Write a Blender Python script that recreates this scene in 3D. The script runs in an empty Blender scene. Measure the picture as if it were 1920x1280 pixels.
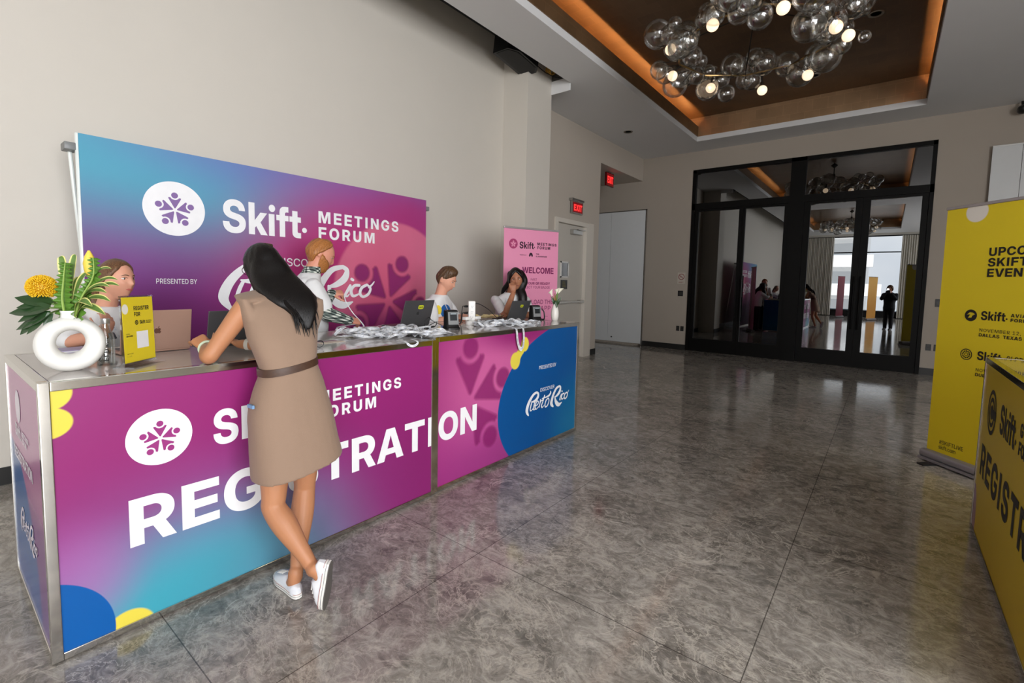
import bpy, bmesh, math, random
from math import sin, cos, pi, radians, sqrt, atan2, exp
from mathutils import Vector, Matrix, Quaternion
from mathutils.geometry import delaunay_2d_cdt
random.seed(7)
SC = bpy.context.scene
COL = SC.collection
V = Vector

# ------------------------------------------------------------------ helpers
def lin(v):
    v /= 255.0
    return v / 12.92 if v <= 0.04045 else ((v + 0.055) / 1.055) ** 2.4
def rgb(r, g, b, a=1.0):
    return (lin(r), lin(g), lin(b), a)
def sstep(x, a, b):
    t = max(0.0, min(1.0, (x - a) / (b - a)))
    return t * t * (3 - 2 * t)
def interp(x, xs, ys):
    if x <= xs[0]: return ys[0]
    for i in range(len(xs) - 1):
        if x <= xs[i + 1]:
            t = (x - xs[i]) / (xs[i + 1] - xs[i])
            return ys[i] + (ys[i + 1] - ys[i]) * t
    return ys[-1]
def crom(pts, n=8, closed=False):
    """Catmull-Rom through points of any dimension."""
    m = len(pts); out = []
    rng = range(m) if closed else range(m - 1)
    for i in rng:
        if closed:
            p0, p1, p2, p3 = pts[(i - 1) % m], pts[i], pts[(i + 1) % m], pts[(i + 2) % m]
        else:
            p0, p1, p2, p3 = pts[max(i - 1, 0)], pts[i], pts[i + 1], pts[min(i + 2, m - 1)]
        for k in range(n):
            t = k / n; t2 = t * t; t3 = t2 * t
            out.append(tuple(0.5 * (2 * b + (c - a) * t + (2 * a - 5 * b + 4 * c - d) * t2 + (3 * b - a - 3 * c + d) * t3)
                             for a, b, c, d in zip(p0, p1, p2, p3)))
    if not closed: out.append(tuple(pts[-1]))
    return out

class MB:
    """collects geometry for one mesh"""
    def __init__(s):
        s.v = []; s.f = []; s.mi = []; s.cur = 0; s.flat = False
    def add(s, vs, fs, M=None):
        o = len(s.v)
        for p in vs:
            p = V(p)
            s.v.append(tuple(M @ p) if M is not None else tuple(p))
        for f in fs:
            s.f.append(tuple(i + o for i in f)); s.mi.append(s.cur)
        return s
    def box(s, x0, x1, y0, y1, z0, z1, M=None, bev=0.0):
        if bev > 0:
            bm = bmesh.new(); bmesh.ops.create_cube(bm, size=1.0)
            for q in bm.verts:
                q.co = V((x0 + (q.co.x + .5) * (x1 - x0), y0 + (q.co.y + .5) * (y1 - y0), z0 + (q.co.z + .5) * (z1 - z0)))
            bmesh.ops.bevel(bm, geom=list(bm.edges), offset=bev, segments=2, affect='EDGES', profile=0.5)
            bm.verts.index_update()
            s.add([q.co.copy() for q in bm.verts], [[q.index for q in f.verts] for f in bm.faces], M); bm.free()
            return s
        vs = [(x0, y0, z0), (x1, y0, z0), (x1, y1, z0), (x0, y1, z0), (x0, y0, z1), (x1, y0, z1), (x1, y1, z1), (x0, y1, z1)]
        return s.add(vs, [(3, 2, 1, 0), (4, 5, 6, 7), (0, 1, 5, 4), (1, 2, 6, 5), (2, 3, 7, 6), (3, 0, 4, 7)], M)
    def loft(s, rings, n=24, power=2.0, cap=True, M=None):
        """rings: (centre, half vector a, half vector b)"""
        vs = []; fs = []
        for c, a, b in rings:
            c, a, b = V(c), V(a), V(b)
            for k in range(n):
                t = 2 * pi * k / n; ct, st = cos(t), sin(t)
                e = 2.0 / power
                vs.append(c + a * (abs(ct) ** e * (1 if ct >= 0 else -1)) + b * (abs(st) ** e * (1 if st >= 0 else -1)))
        m = len(rings)
        for i in range(m - 1):
            for k in range(n):
                k2 = (k + 1) % n
                fs.append((i * n + k, i * n + k2, (i + 1) * n + k2, (i + 1) * n + k))
        if cap:
            fs.append(tuple(range(n - 1, -1, -1))); fs.append(tuple((m - 1) * n + k for k in range(n)))
        return s.add(vs, fs, M)
    def tube(s, pts, r, n=10, closed=False, rounded=True, flat=1.0, up=None, M=None):
        pts = [V(p) for p in pts]
        rr = list(r) if isinstance(r, (list, tuple)) else [r] * len(pts)
        m = len(pts); rings = []
        t0 = (pts[1] - pts[0]).normalized()
        nrm = V(up) if up is not None else (V((0, 0, 1)) if abs(t0.z) < 0.9 else V((1, 0, 0)))
        nrm = (nrm - t0 * nrm.dot(t0)).normalized()
        for i in range(m):
            if closed: t = (pts[(i + 1) % m] - pts[i - 1]).normalized()
            elif i == 0: t = t0
            elif i == m - 1: t = (pts[-1] - pts[-2]).normalized()
            else: t = (pts[i + 1] - pts[i - 1]).normalized()
            nrm = nrm - t * nrm.dot(t)
            nrm = nrm.normalized() if nrm.length > 1e-6 else t.orthogonal().normalized()
            b = t.cross(nrm)
            if rounded and not closed and i == 0:
                for q in (0.95, 0.6):
                    k = sqrt(1 - q * q); rings.append((pts[0] - t * rr[0] * q, nrm * rr[0] * k, b * rr[0] * k * flat))
            rings.append((pts[i], nrm * rr[i], b * rr[i] * flat))
            if rounded and not closed and i == m - 1:
                for q in (0.6, 0.95):
                    k = sqrt(1 - q * q); rings.append((pts[i] + t * rr[i] * q, nrm * rr[i] * k, b * rr[i] * k * flat))
        if closed: rings.append(rings[0])
        return s.loft(rings, n, cap=not closed, M=M)
    def lathe(s, prof, n=32, M=None, sx=1.0, sy=1.0):
        """profile [(r, z)] turned about z"""
        vs = []; fs = []
        for r, z in prof:
            for k in range(n):
                t = 2 * pi * k / n; vs.append((r * cos(t) * sx, r * sin(t) * sy, z))
        for i in range(len(prof) - 1):
            for k in range(n):
                k2 = (k + 1) % n; fs.append((i * n + k, i * n + k2, (i + 1) * n + k2, (i + 1) * n + k))
        if prof[0][0] > 1e-4: fs.append(tuple(range(n - 1, -1, -1)))
        if prof[-1][0] > 1e-4: fs.append(tuple((len(prof) - 1) * n + k for k in range(n)))
        return s.add(vs, fs, M)
    def ball(s, c, r, n=16, M=None):
        rx, ry, rz = r if isinstance(r, (tuple, list)) else (r, r, r)
        vs = []; fs = []; h = n // 2
        for i in range(h + 1):
            p = pi * i / h
            for k in range(n):
                t = 2 * pi * k / n
                vs.append((c[0] + rx * sin(p) * cos(t), c[1] + ry * sin(p) * sin(t), c[2] + rz * cos(p)))
        for i in range(h):
            for k in range(n):
                k2 = (k + 1) % n; fs.append((i * n + k, (i + 1) * n + k, (i + 1) * n + k2, i * n + k2))
        return s.add(vs, fs, M)
    def prism(s, poly, h0, h1, M=None):
        """polygon in local xy pushed from z=h0 to z=h1"""
        n = len(poly)
        vs = [(x, y, h0) for x, y in poly] + [(x, y, h1) for x, y in poly]
        fs = [tuple(range(n - 1, -1, -1)), tuple(range(n, 2 * n))] + [(k, (k + 1) % n, n + (k + 1) % n, n + k) for k in range(n)]
        return s.add(vs, fs, M)
    def mesh(s, name, mats, smooth=True, off=None):
        me = bpy.data.meshes.new(name)
        vs = s.v if off is None else [(a - off[0], b - off[1], c - off[2]) for a, b, c in s.v]
        me.from_pydata(vs, [], s.f)
        if not isinstance(mats, (list, tuple)): mats = [mats]
        for m in mats: me.materials.append(m)
        if len(mats) > 1: me.polygons.foreach_set('material_index', s.mi)
        bm = bmesh.new(); bm.from_mesh(me)
        if not s.flat:
            bmesh.ops.remove_doubles(bm, verts=bm.verts, dist=1e-6)
            bmesh.ops.recalc_face_normals(bm, faces=bm.faces)
        if smooth and not s.flat:
            for f in bm.faces: f.smooth = True
            for e in bm.edges:
                if len(e.link_faces) == 2 and e.calc_face_angle(0) > 0.7: e.smooth = False
        bm.to_mesh(me); bm.free(); me.update()
        return me

def worldloc(o):
    m = Matrix.Translation(o.location) @ o.rotation_euler.to_matrix().to_4x4()
    p = o.parent
    while p:
        m = Matrix.Translation(p.location) @ p.rotation_euler.to_matrix().to_4x4() @ m; p = p.parent
    return m
def obj(name, mb, mat, parent=None, smooth=True, local=False):
    """links one mesh object; geometry is given in world coordinates unless local"""
    if parent is not None and not local:
        M = worldloc(parent).inverted()
        mb.v = [tuple(M @ V(p)) for p in mb.v]
    me = mb.mesh(name, mat, smooth) if isinstance(mb, MB) else mb
    o = bpy.data.objects.new(name, me); COL.objects.link(o)
    if parent is not None: o.parent = parent
    return o
def mesh_obj(name, me, parent=None):
    o = bpy.data.objects.new(name, me); COL.objects.link(o)
    if parent is not None: o.parent = parent
    return o
def thing(name, label, cat, loc=(0, 0, 0), rot=(0, 0, 0), group=None):
    o = bpy.data.objects.new(name, None); COL.objects.link(o)
    o.empty_display_size = 0.05
    o.location = loc; o.rotation_euler = rot
    o['label'] = label; o['category'] = cat
    if group: o['group'] = group
    return o
def tag(o, label, cat, group=None):
    o['label'] = label; o['category'] = cat
    if group: o['group'] = group
    return o
def struct(o, label=None):
    o['kind'] = 'structure'
    if label: o['label'] = label
    return o
def copy_tree(o, parent=None):
    c = o.copy(); COL.objects.link(c)
    if parent is not None: c.parent = parent
    for ch in list(o.children): copy_tree(ch, c)
    return c

# ------------------------------------------------------------------ materials
def nt_new(name):
    m = bpy.data.materials.new(name); m.use_nodes = True
    nt = m.node_tree; nt.nodes.clear()
    out = nt.nodes.new('ShaderNodeOutputMaterial')
    return m, nt, out
def N(nt, kind, **kw):
    n = nt.nodes.new('ShaderNode' + kind)
    for k, v in kw.items():
        if k in n.inputs.keys(): n.inputs[k].default_value = v
        else: setattr(n, k, v)
    return n
def L(nt, a, ao, b, bi): nt.links.new(a.outputs[ao], b.inputs[bi])
MATS = {}
def mat(name, col, rough=0.5, metal=0.0, spec=0.5, var=0.06, scale=12.0, bump=0.0, bscale=60.0, emit=None, estr=0.0, sss=0.0, trans=0.0, sheen=0.0, coat=0.0, alpha=1.0):
    if name in MATS: return MATS[name]
    m, nt, out = nt_new(name)
    b = N(nt, 'BsdfPrincipled', Roughness=rough, Metallic=metal)
    b.inputs['Specular IOR Level'].default_value = spec
    if len(col) == 3: col = (*col, 1)
    tc = N(nt, 'TexCoord'); nz = N(nt, 'TexNoise', Scale=scale, Detail=4.0)
    L(nt, tc, 'Object', nz, 'Vector')
    mr = N(nt, 'MapRange'); mr.inputs['To Min'].default_value = 1 - var; mr.inputs['To Max'].default_value = 1 + var
    L(nt, nz, 'Fac', mr, 'Value')
    mx = N(nt, 'VectorMath', operation='SCALE'); mx.inputs[0].default_value = col[:3]
    L(nt, mr, 'Result', mx, 'Scale'); L(nt, mx, 'Vector', b, 'Base Color')
    if bump > 0:
        n2 = N(nt, 'TexNoise', Scale=bscale, Detail=3.0); L(nt, tc, 'Object', n2, 'Vector')
        bp = N(nt, 'Bump', Strength=bump, Distance=0.01); L(nt, n2, 'Fac', bp, 'Height'); L(nt, bp, 'Normal', b, 'Normal')
    if emit: b.inputs['Emission Color'].default_value = (*emit[:3], 1); b.inputs['Emission Strength'].default_value = estr
    if sss: b.inputs['Subsurface Weight'].default_value = sss; b.inputs['Subsurface Radius'].default_value = (0.01, 0.004, 0.002); b.inputs['Subsurface Scale'].default_value = 1.0
    if trans: b.inputs['Transmission Weight'].default_value = trans
    if sheen: b.inputs['Sheen Weight'].default_value = sheen
    if coat: b.inputs['Coat Weight'].default_value = coat; b.inputs['Coat Roughness'].default_value = 0.05
    if alpha < 1: b.inputs['Alpha'].default_value = alpha
    L(nt, b, 'BSDF', out, 'Surface')
    MATS[name] = m
    return m

def print_mat(name, base, layers, ax=(1, 2), rough=0.45, spec=0.4, extra_var=0.03, coat=0.0, bump=0.0):
    """printed graphic: soft ellipses and ramps laid over a base colour, in the object's own coordinates.
    layer = ('e', u, v, ru, rv, soft, color) or ('r', axis(0/1), from, to, color)"""
    m, nt, out = nt_new(name)
    b = N(nt, 'BsdfPrincipled', Roughness=rough); b.inputs['Specular IOR Level'].default_value = spec
    if coat: b.inputs['Coat Weight'].default_value = coat; b.inputs['Coat Roughness'].default_value = 0.08
    tc = N(nt, 'TexCoord'); sp = N(nt, 'SeparateXYZ'); L(nt, tc, 'Object', sp, 'Vector')
    axn = 'XYZ'
    def math_(op, a, bb, clamp=False):
        n = N(nt, 'Math', operation=op); n.use_clamp = clamp
        for i, q in enumerate((a, bb)):
            if q is None: continue
            if isinstance(q, (int, float)): n.inputs[i].default_value = q
            else: nt.links.new(q, n.inputs[i])
        return n.outputs[0]
    U = sp.outputs[axn[ax[0]]]; W = sp.outputs[axn[ax[1]]]
    cur = N(nt, 'RGB'); cur.outputs[0].default_value = base; cur = cur.outputs[0]
    for ly in layers:
        if ly[0] == 'e':
            _, u, v, ru, rv, soft, colr = ly
            a = math_('DIVIDE', math_('SUBTRACT', U, u), ru); c = math_('DIVIDE', math_('SUBTRACT', W, v), rv)
            d = math_('SQRT', math_('ADD', math_('MULTIPLY', a, a), math_('MULTIPLY', c, c)), None)
            mr = N(nt, 'MapRange', interpolation_type='SMOOTHSTEP')
            mr.inputs['From Min'].default_value = 1 + soft; mr.inputs['From Max'].default_value = max(0.0, 1 - soft)
            nt.links.new(d, mr.inputs['Value'])
        else:
            _, axis, f0, f1, colr = ly
            mr = N(nt, 'MapRange', interpolation_type='SMOOTHSTEP')
            mr.inputs['From Min'].default_value = f0; mr.inputs['From Max'].default_value = f1
            nt.links.new(U if axis == 0 else W, mr.inputs['Value'])
        fac = mr.outputs['Result']
        if len(colr) > 4 or (len(colr) == 4 and colr[3] != 1.0):
            fac = math_('MULTIPLY', fac, colr[3])
        mx = N(nt, 'Mix', data_type='RGBA')
        nt.links.new(fac, mx.inputs[0]); nt.links.new(cur, mx.inputs[6]); mx.inputs[7].default_value = (*colr[:3], 1)
        cur = mx.outputs[2]
    nz = N(nt, 'TexNoise', Scale=3.0, Detail=3.0); L(nt, tc, 'Object', nz, 'Vector')
    mr = N(nt, 'MapRange'); mr.inputs['To Min'].default_value = 1 - extra_var; mr.inputs['To Max'].default_value = 1 + extra_var
    L(nt, nz, 'Fac', mr, 'Value')
    vm = N(nt, 'VectorMath', operation='SCALE'); nt.links.new(cur, vm.inputs[0]); L(nt, mr, 'Result', vm, 'Scale')
    L(nt, vm, 'Vector', b, 'Base Color')
    if bump:
        n2 = N(nt, 'TexNoise', Scale=2.2, Detail=2.0); L(nt, tc, 'Object', n2, 'Vector')
        bp = N(nt, 'Bump', Strength=bump, Distance=0.05); L(nt, n2, 'Fac', bp, 'Height'); L(nt, bp, 'Normal', b, 'Normal')
    L(nt, b, 'BSDF', out, 'Surface')
    return m

# ------------------------------------------------------------------ lettering
FONT_B = """A755|2,0 258,745 496,745 753,0 552,0 451,327 q427,410 q379,576 353,674 402,674 q376,576 q327,410 302,327 198,0;178,143 178,284 577,284 577,143
B663|48,0 48,745 358,745 q441,745 q555,697 q613,612 613,556 q613,513 q579,445 q517,401 475,391 475,390 q522,387 q596,342 q640,263 640,211 q640,149 q579,54 q463,0 380,0;223,138 351,138 q400,138 q456,183 456,224 q456,251 q431,290 q384,312 352,312 223,312;223,442 341,442 q370,442 q412,462 q434,500 434,525 q434,562 q384,607 341,607 223,607
C745|384,-12 q282,-12 q120,79 q26,251 26,372 q26,494 q120,666 q282,757 384,757 q452,757 q568,717 q656,642 q712,538 720,474 539,474 q534,503 q507,550 q468,583 q417,600 387,600 q330,600 q249,545 q207,443 207,372 q207,301 q249,200 q330,145 387,145 q417,145 q467,162 q507,194 q533,241 539,270 720,270 q712,206 q656,102 q568,28 q452,-12
D723|325,0 127,0 127,150 315,150 q384,150 q472,200 q516,299 516,372 q516,446 q472,545 q382,595 313,595 123,595 123,745 325,745 q438,745 q605,654 q697,486 697,372 q697,259 q606,92 q439,0;228,745 228,0 48,0 48,745
E634|48,0 48,745 603,745 603,592 228,592 228,448 574,448 574,300 228,300 228,153 603,153 603,0
F607|48,0 48,745 586,745 586,592 228,592 228,433 563,433 563,286 228,286 228,0
G756|386,-12 q278,-12 q116,83 q26,256 26,372 q26,494 q120,666 q282,757 383,757 q449,757 q565,719 q655,649 q711,552 718,492 535,492 q530,517 q506,557 q468,585 q420,600 389,600 q332,600 q250,546 q207,444 207,372 q207,301 q250,199 q333,145 392,145 q440,145 q509,178 q547,238 547,277 587,274 398,274 398,406 723,406 723,305 q723,210 q637,68 q486,-12
H739|48,0 48,745 228,745 228,456 512,456 512,745 691,745 691,0 512,0 512,303 228,303 228,0
I331|75,0 255,0 255,745 75,745
J587|280,-12 q160,-12 q26,114 26,231 26,285 194,285 194,229 q194,185 q238,138 277,138 q316,138 q360,185 360,229 360,745 540,745 540,227 q540,112 q403,-12
K723|179,132 179,352 q205,384 q256,447 q306,510 332,541 498,745 710,745 397,372 381,372;48,0 48,745 228,745 228,561 228,360 228,275 228,0;514,0 312,319 419,455 720,0
L579|48,0 48,745 228,745 228,153 558,153 558,0
M930|48,0 48,745 314,745 410,452 q418,426 q440,349 q463,264 q483,188 489,161 443,161 q450,188 q469,264 q492,349 q513,426 521,452 616,745 882,745 882,0 706,0 706,323 q706,348 q708,422 q711,509 q713,598 713,638 734,638 q723,597 q698,507 q674,420 q653,347 646,323 538,0 393,0 284,323 q276,347 q255,420 q230,507 q205,597 193,638 218,638 q218,598 q220,509 q223,422 q225,348 225,323 225,0
N749|48,0 48,745 234,745 446,406 q457,388 q492,326 q532,255 549,223 528,174 q525,212 q523,307 q521,396 521,422 521,745 701,745 701,0 515,0 320,310 q306,333 q263,406 q213,497 187,546 220,561 q224,507 q227,409 q228,332 228,310 228,0
O765|382,-12 q282,-12 q120,79 q26,251 26,372 q26,494 q120,666 q282,757 382,757 q483,757 q644,666 q739,494 739,372 q739,251 q644,79 q483,-12;382,145 q436,145 q515,198 q558,300 558,372 q558,444 q515,546 q436,600 382,600 q329,600 q250,546 q207,444 207,372 q207,300 q250,198 q329,145
P655|48,0 48,745 353,745 q439,745 q565,684 q634,571 634,493 q634,416 q565,303 q438,241 352,241 150,241 150,390 340,390 q377,390 q429,416 q458,462 458,493 q458,525 q429,571 q377,596 340,596 228,596 228,0
Q765|314,266 457,266 520,186 598,96 726,-59 569,-59 485,46 426,118;382,-12 q282,-12 q120,79 q26,251 26,372 q26,494 q120,666 q282,757 382,757 q483,757 q644,666 q739,494 739,372 q739,251 q644,79 q483,-12;382,145 q436,145 q515,198 q558,300 558,372 q558,444 q515,546 q436,600 382,600 q329,600 q250,546 q207,444 207,372 q207,300 q250,198 q329,145
R673|48,0 48,745 355,745 q441,745 q567,684 q636,571 636,493 q636,418 q564,307 q434,247 345,247 157,247 157,389 343,389 q379,389 q432,415 q460,462 460,493 q460,525 q431,571 q379,597 343,597 228,597 228,0;466,0 299,337 485,337 655,0
S684|344,-12 q245,-12 q106,48 q34,164 34,246 205,246 q206,211 q241,160 q303,132 346,132 q384,132 q441,153 q473,189 473,214 q473,235 q446,266 q389,290 345,299 268,314 q159,337 q48,444 48,525 q48,594 q122,699 q254,757 341,757 q430,757 q560,699 q631,589 634,513 467,513 q463,559 q397,613 343,613 q310,613 q258,592 q228,557 228,534 q228,513 q253,484 q306,462 348,453 414,440 q476,427 q565,390 q623,338 q650,269 650,226 q650,152 q578,45 q441,-12
T661|21,592 21,745 640,745 640,592 420,592 420,0 241,0 241,592
U722|361,-12 q266,-12 q125,57 q47,180 47,262 47,745 222,745 222,277 q222,237 q257,176 q320,141 361,141 q402,141 q464,176 q499,237 499,277 499,745 674,745 674,262 q674,180 q597,56 q456,-12
V744|258,0 2,745 199,745 304,418 q328,337 q377,165 404,71 351,71 q377,165 q424,337 447,418 548,745 742,745 493,0
W1040|201,0 2,745 196,745 270,414 q281,364 q300,263 q319,163 328,113 289,113 q298,163 q318,263 q340,364 351,414 431,745 609,745 689,414 q701,364 q722,263 q742,163 752,113 712,113 q721,163 q739,263 q759,364 770,414 844,745 1038,745 839,0 640,0 545,377 q534,419 q512,531 495,607 546,607 q529,531 q507,419 496,377 400,0
X735|3,0 317,446 317,312 30,745 233,745 304,633 q320,608 q350,558 q380,508 394,484 345,484 q360,508 q389,558 q421,608 436,633 509,745 707,745 427,322 427,448 732,0 524,0 431,143 q418,163 q393,203 q368,242 355,262 380,262 q368,242 q342,203 q317,163 303,143 206,0
Y726|279,0 279,267 2,745 208,745 325,528 q341,500 q369,443 384,415 352,415 q365,443 q392,500 407,528 519,745 724,745 453,267 453,0
k581|203,137 203,340 222,340 383,528 581,528 349,256 304,256;48,0 48,745 220,745 220,0;391,0 244,218 356,339 590,0
i268|48,0 48,528 220,528 220,0;148,579 q106,579 q53,629 53,666 q53,704 q106,753 147,753 q189,753 q243,704 243,666 q243,629 q189,579
f407|387,528 387,395 9,395 9,528;106,0 106,586 q106,640 q146,710 q228,745 290,745 q320,745 q375,745 387,745 387,612 q379,612 q346,612 334,612 q304,612 q278,587 278,557 278,0
t402|381,528 381,395 9,395 9,528;100,672 272,672 272,177 q272,152 q292,133 321,133 q334,133 q372,133 381,133 381,0 q367,0 q312,0 283,0 q188,0 q100,72 100,149"""
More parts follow.
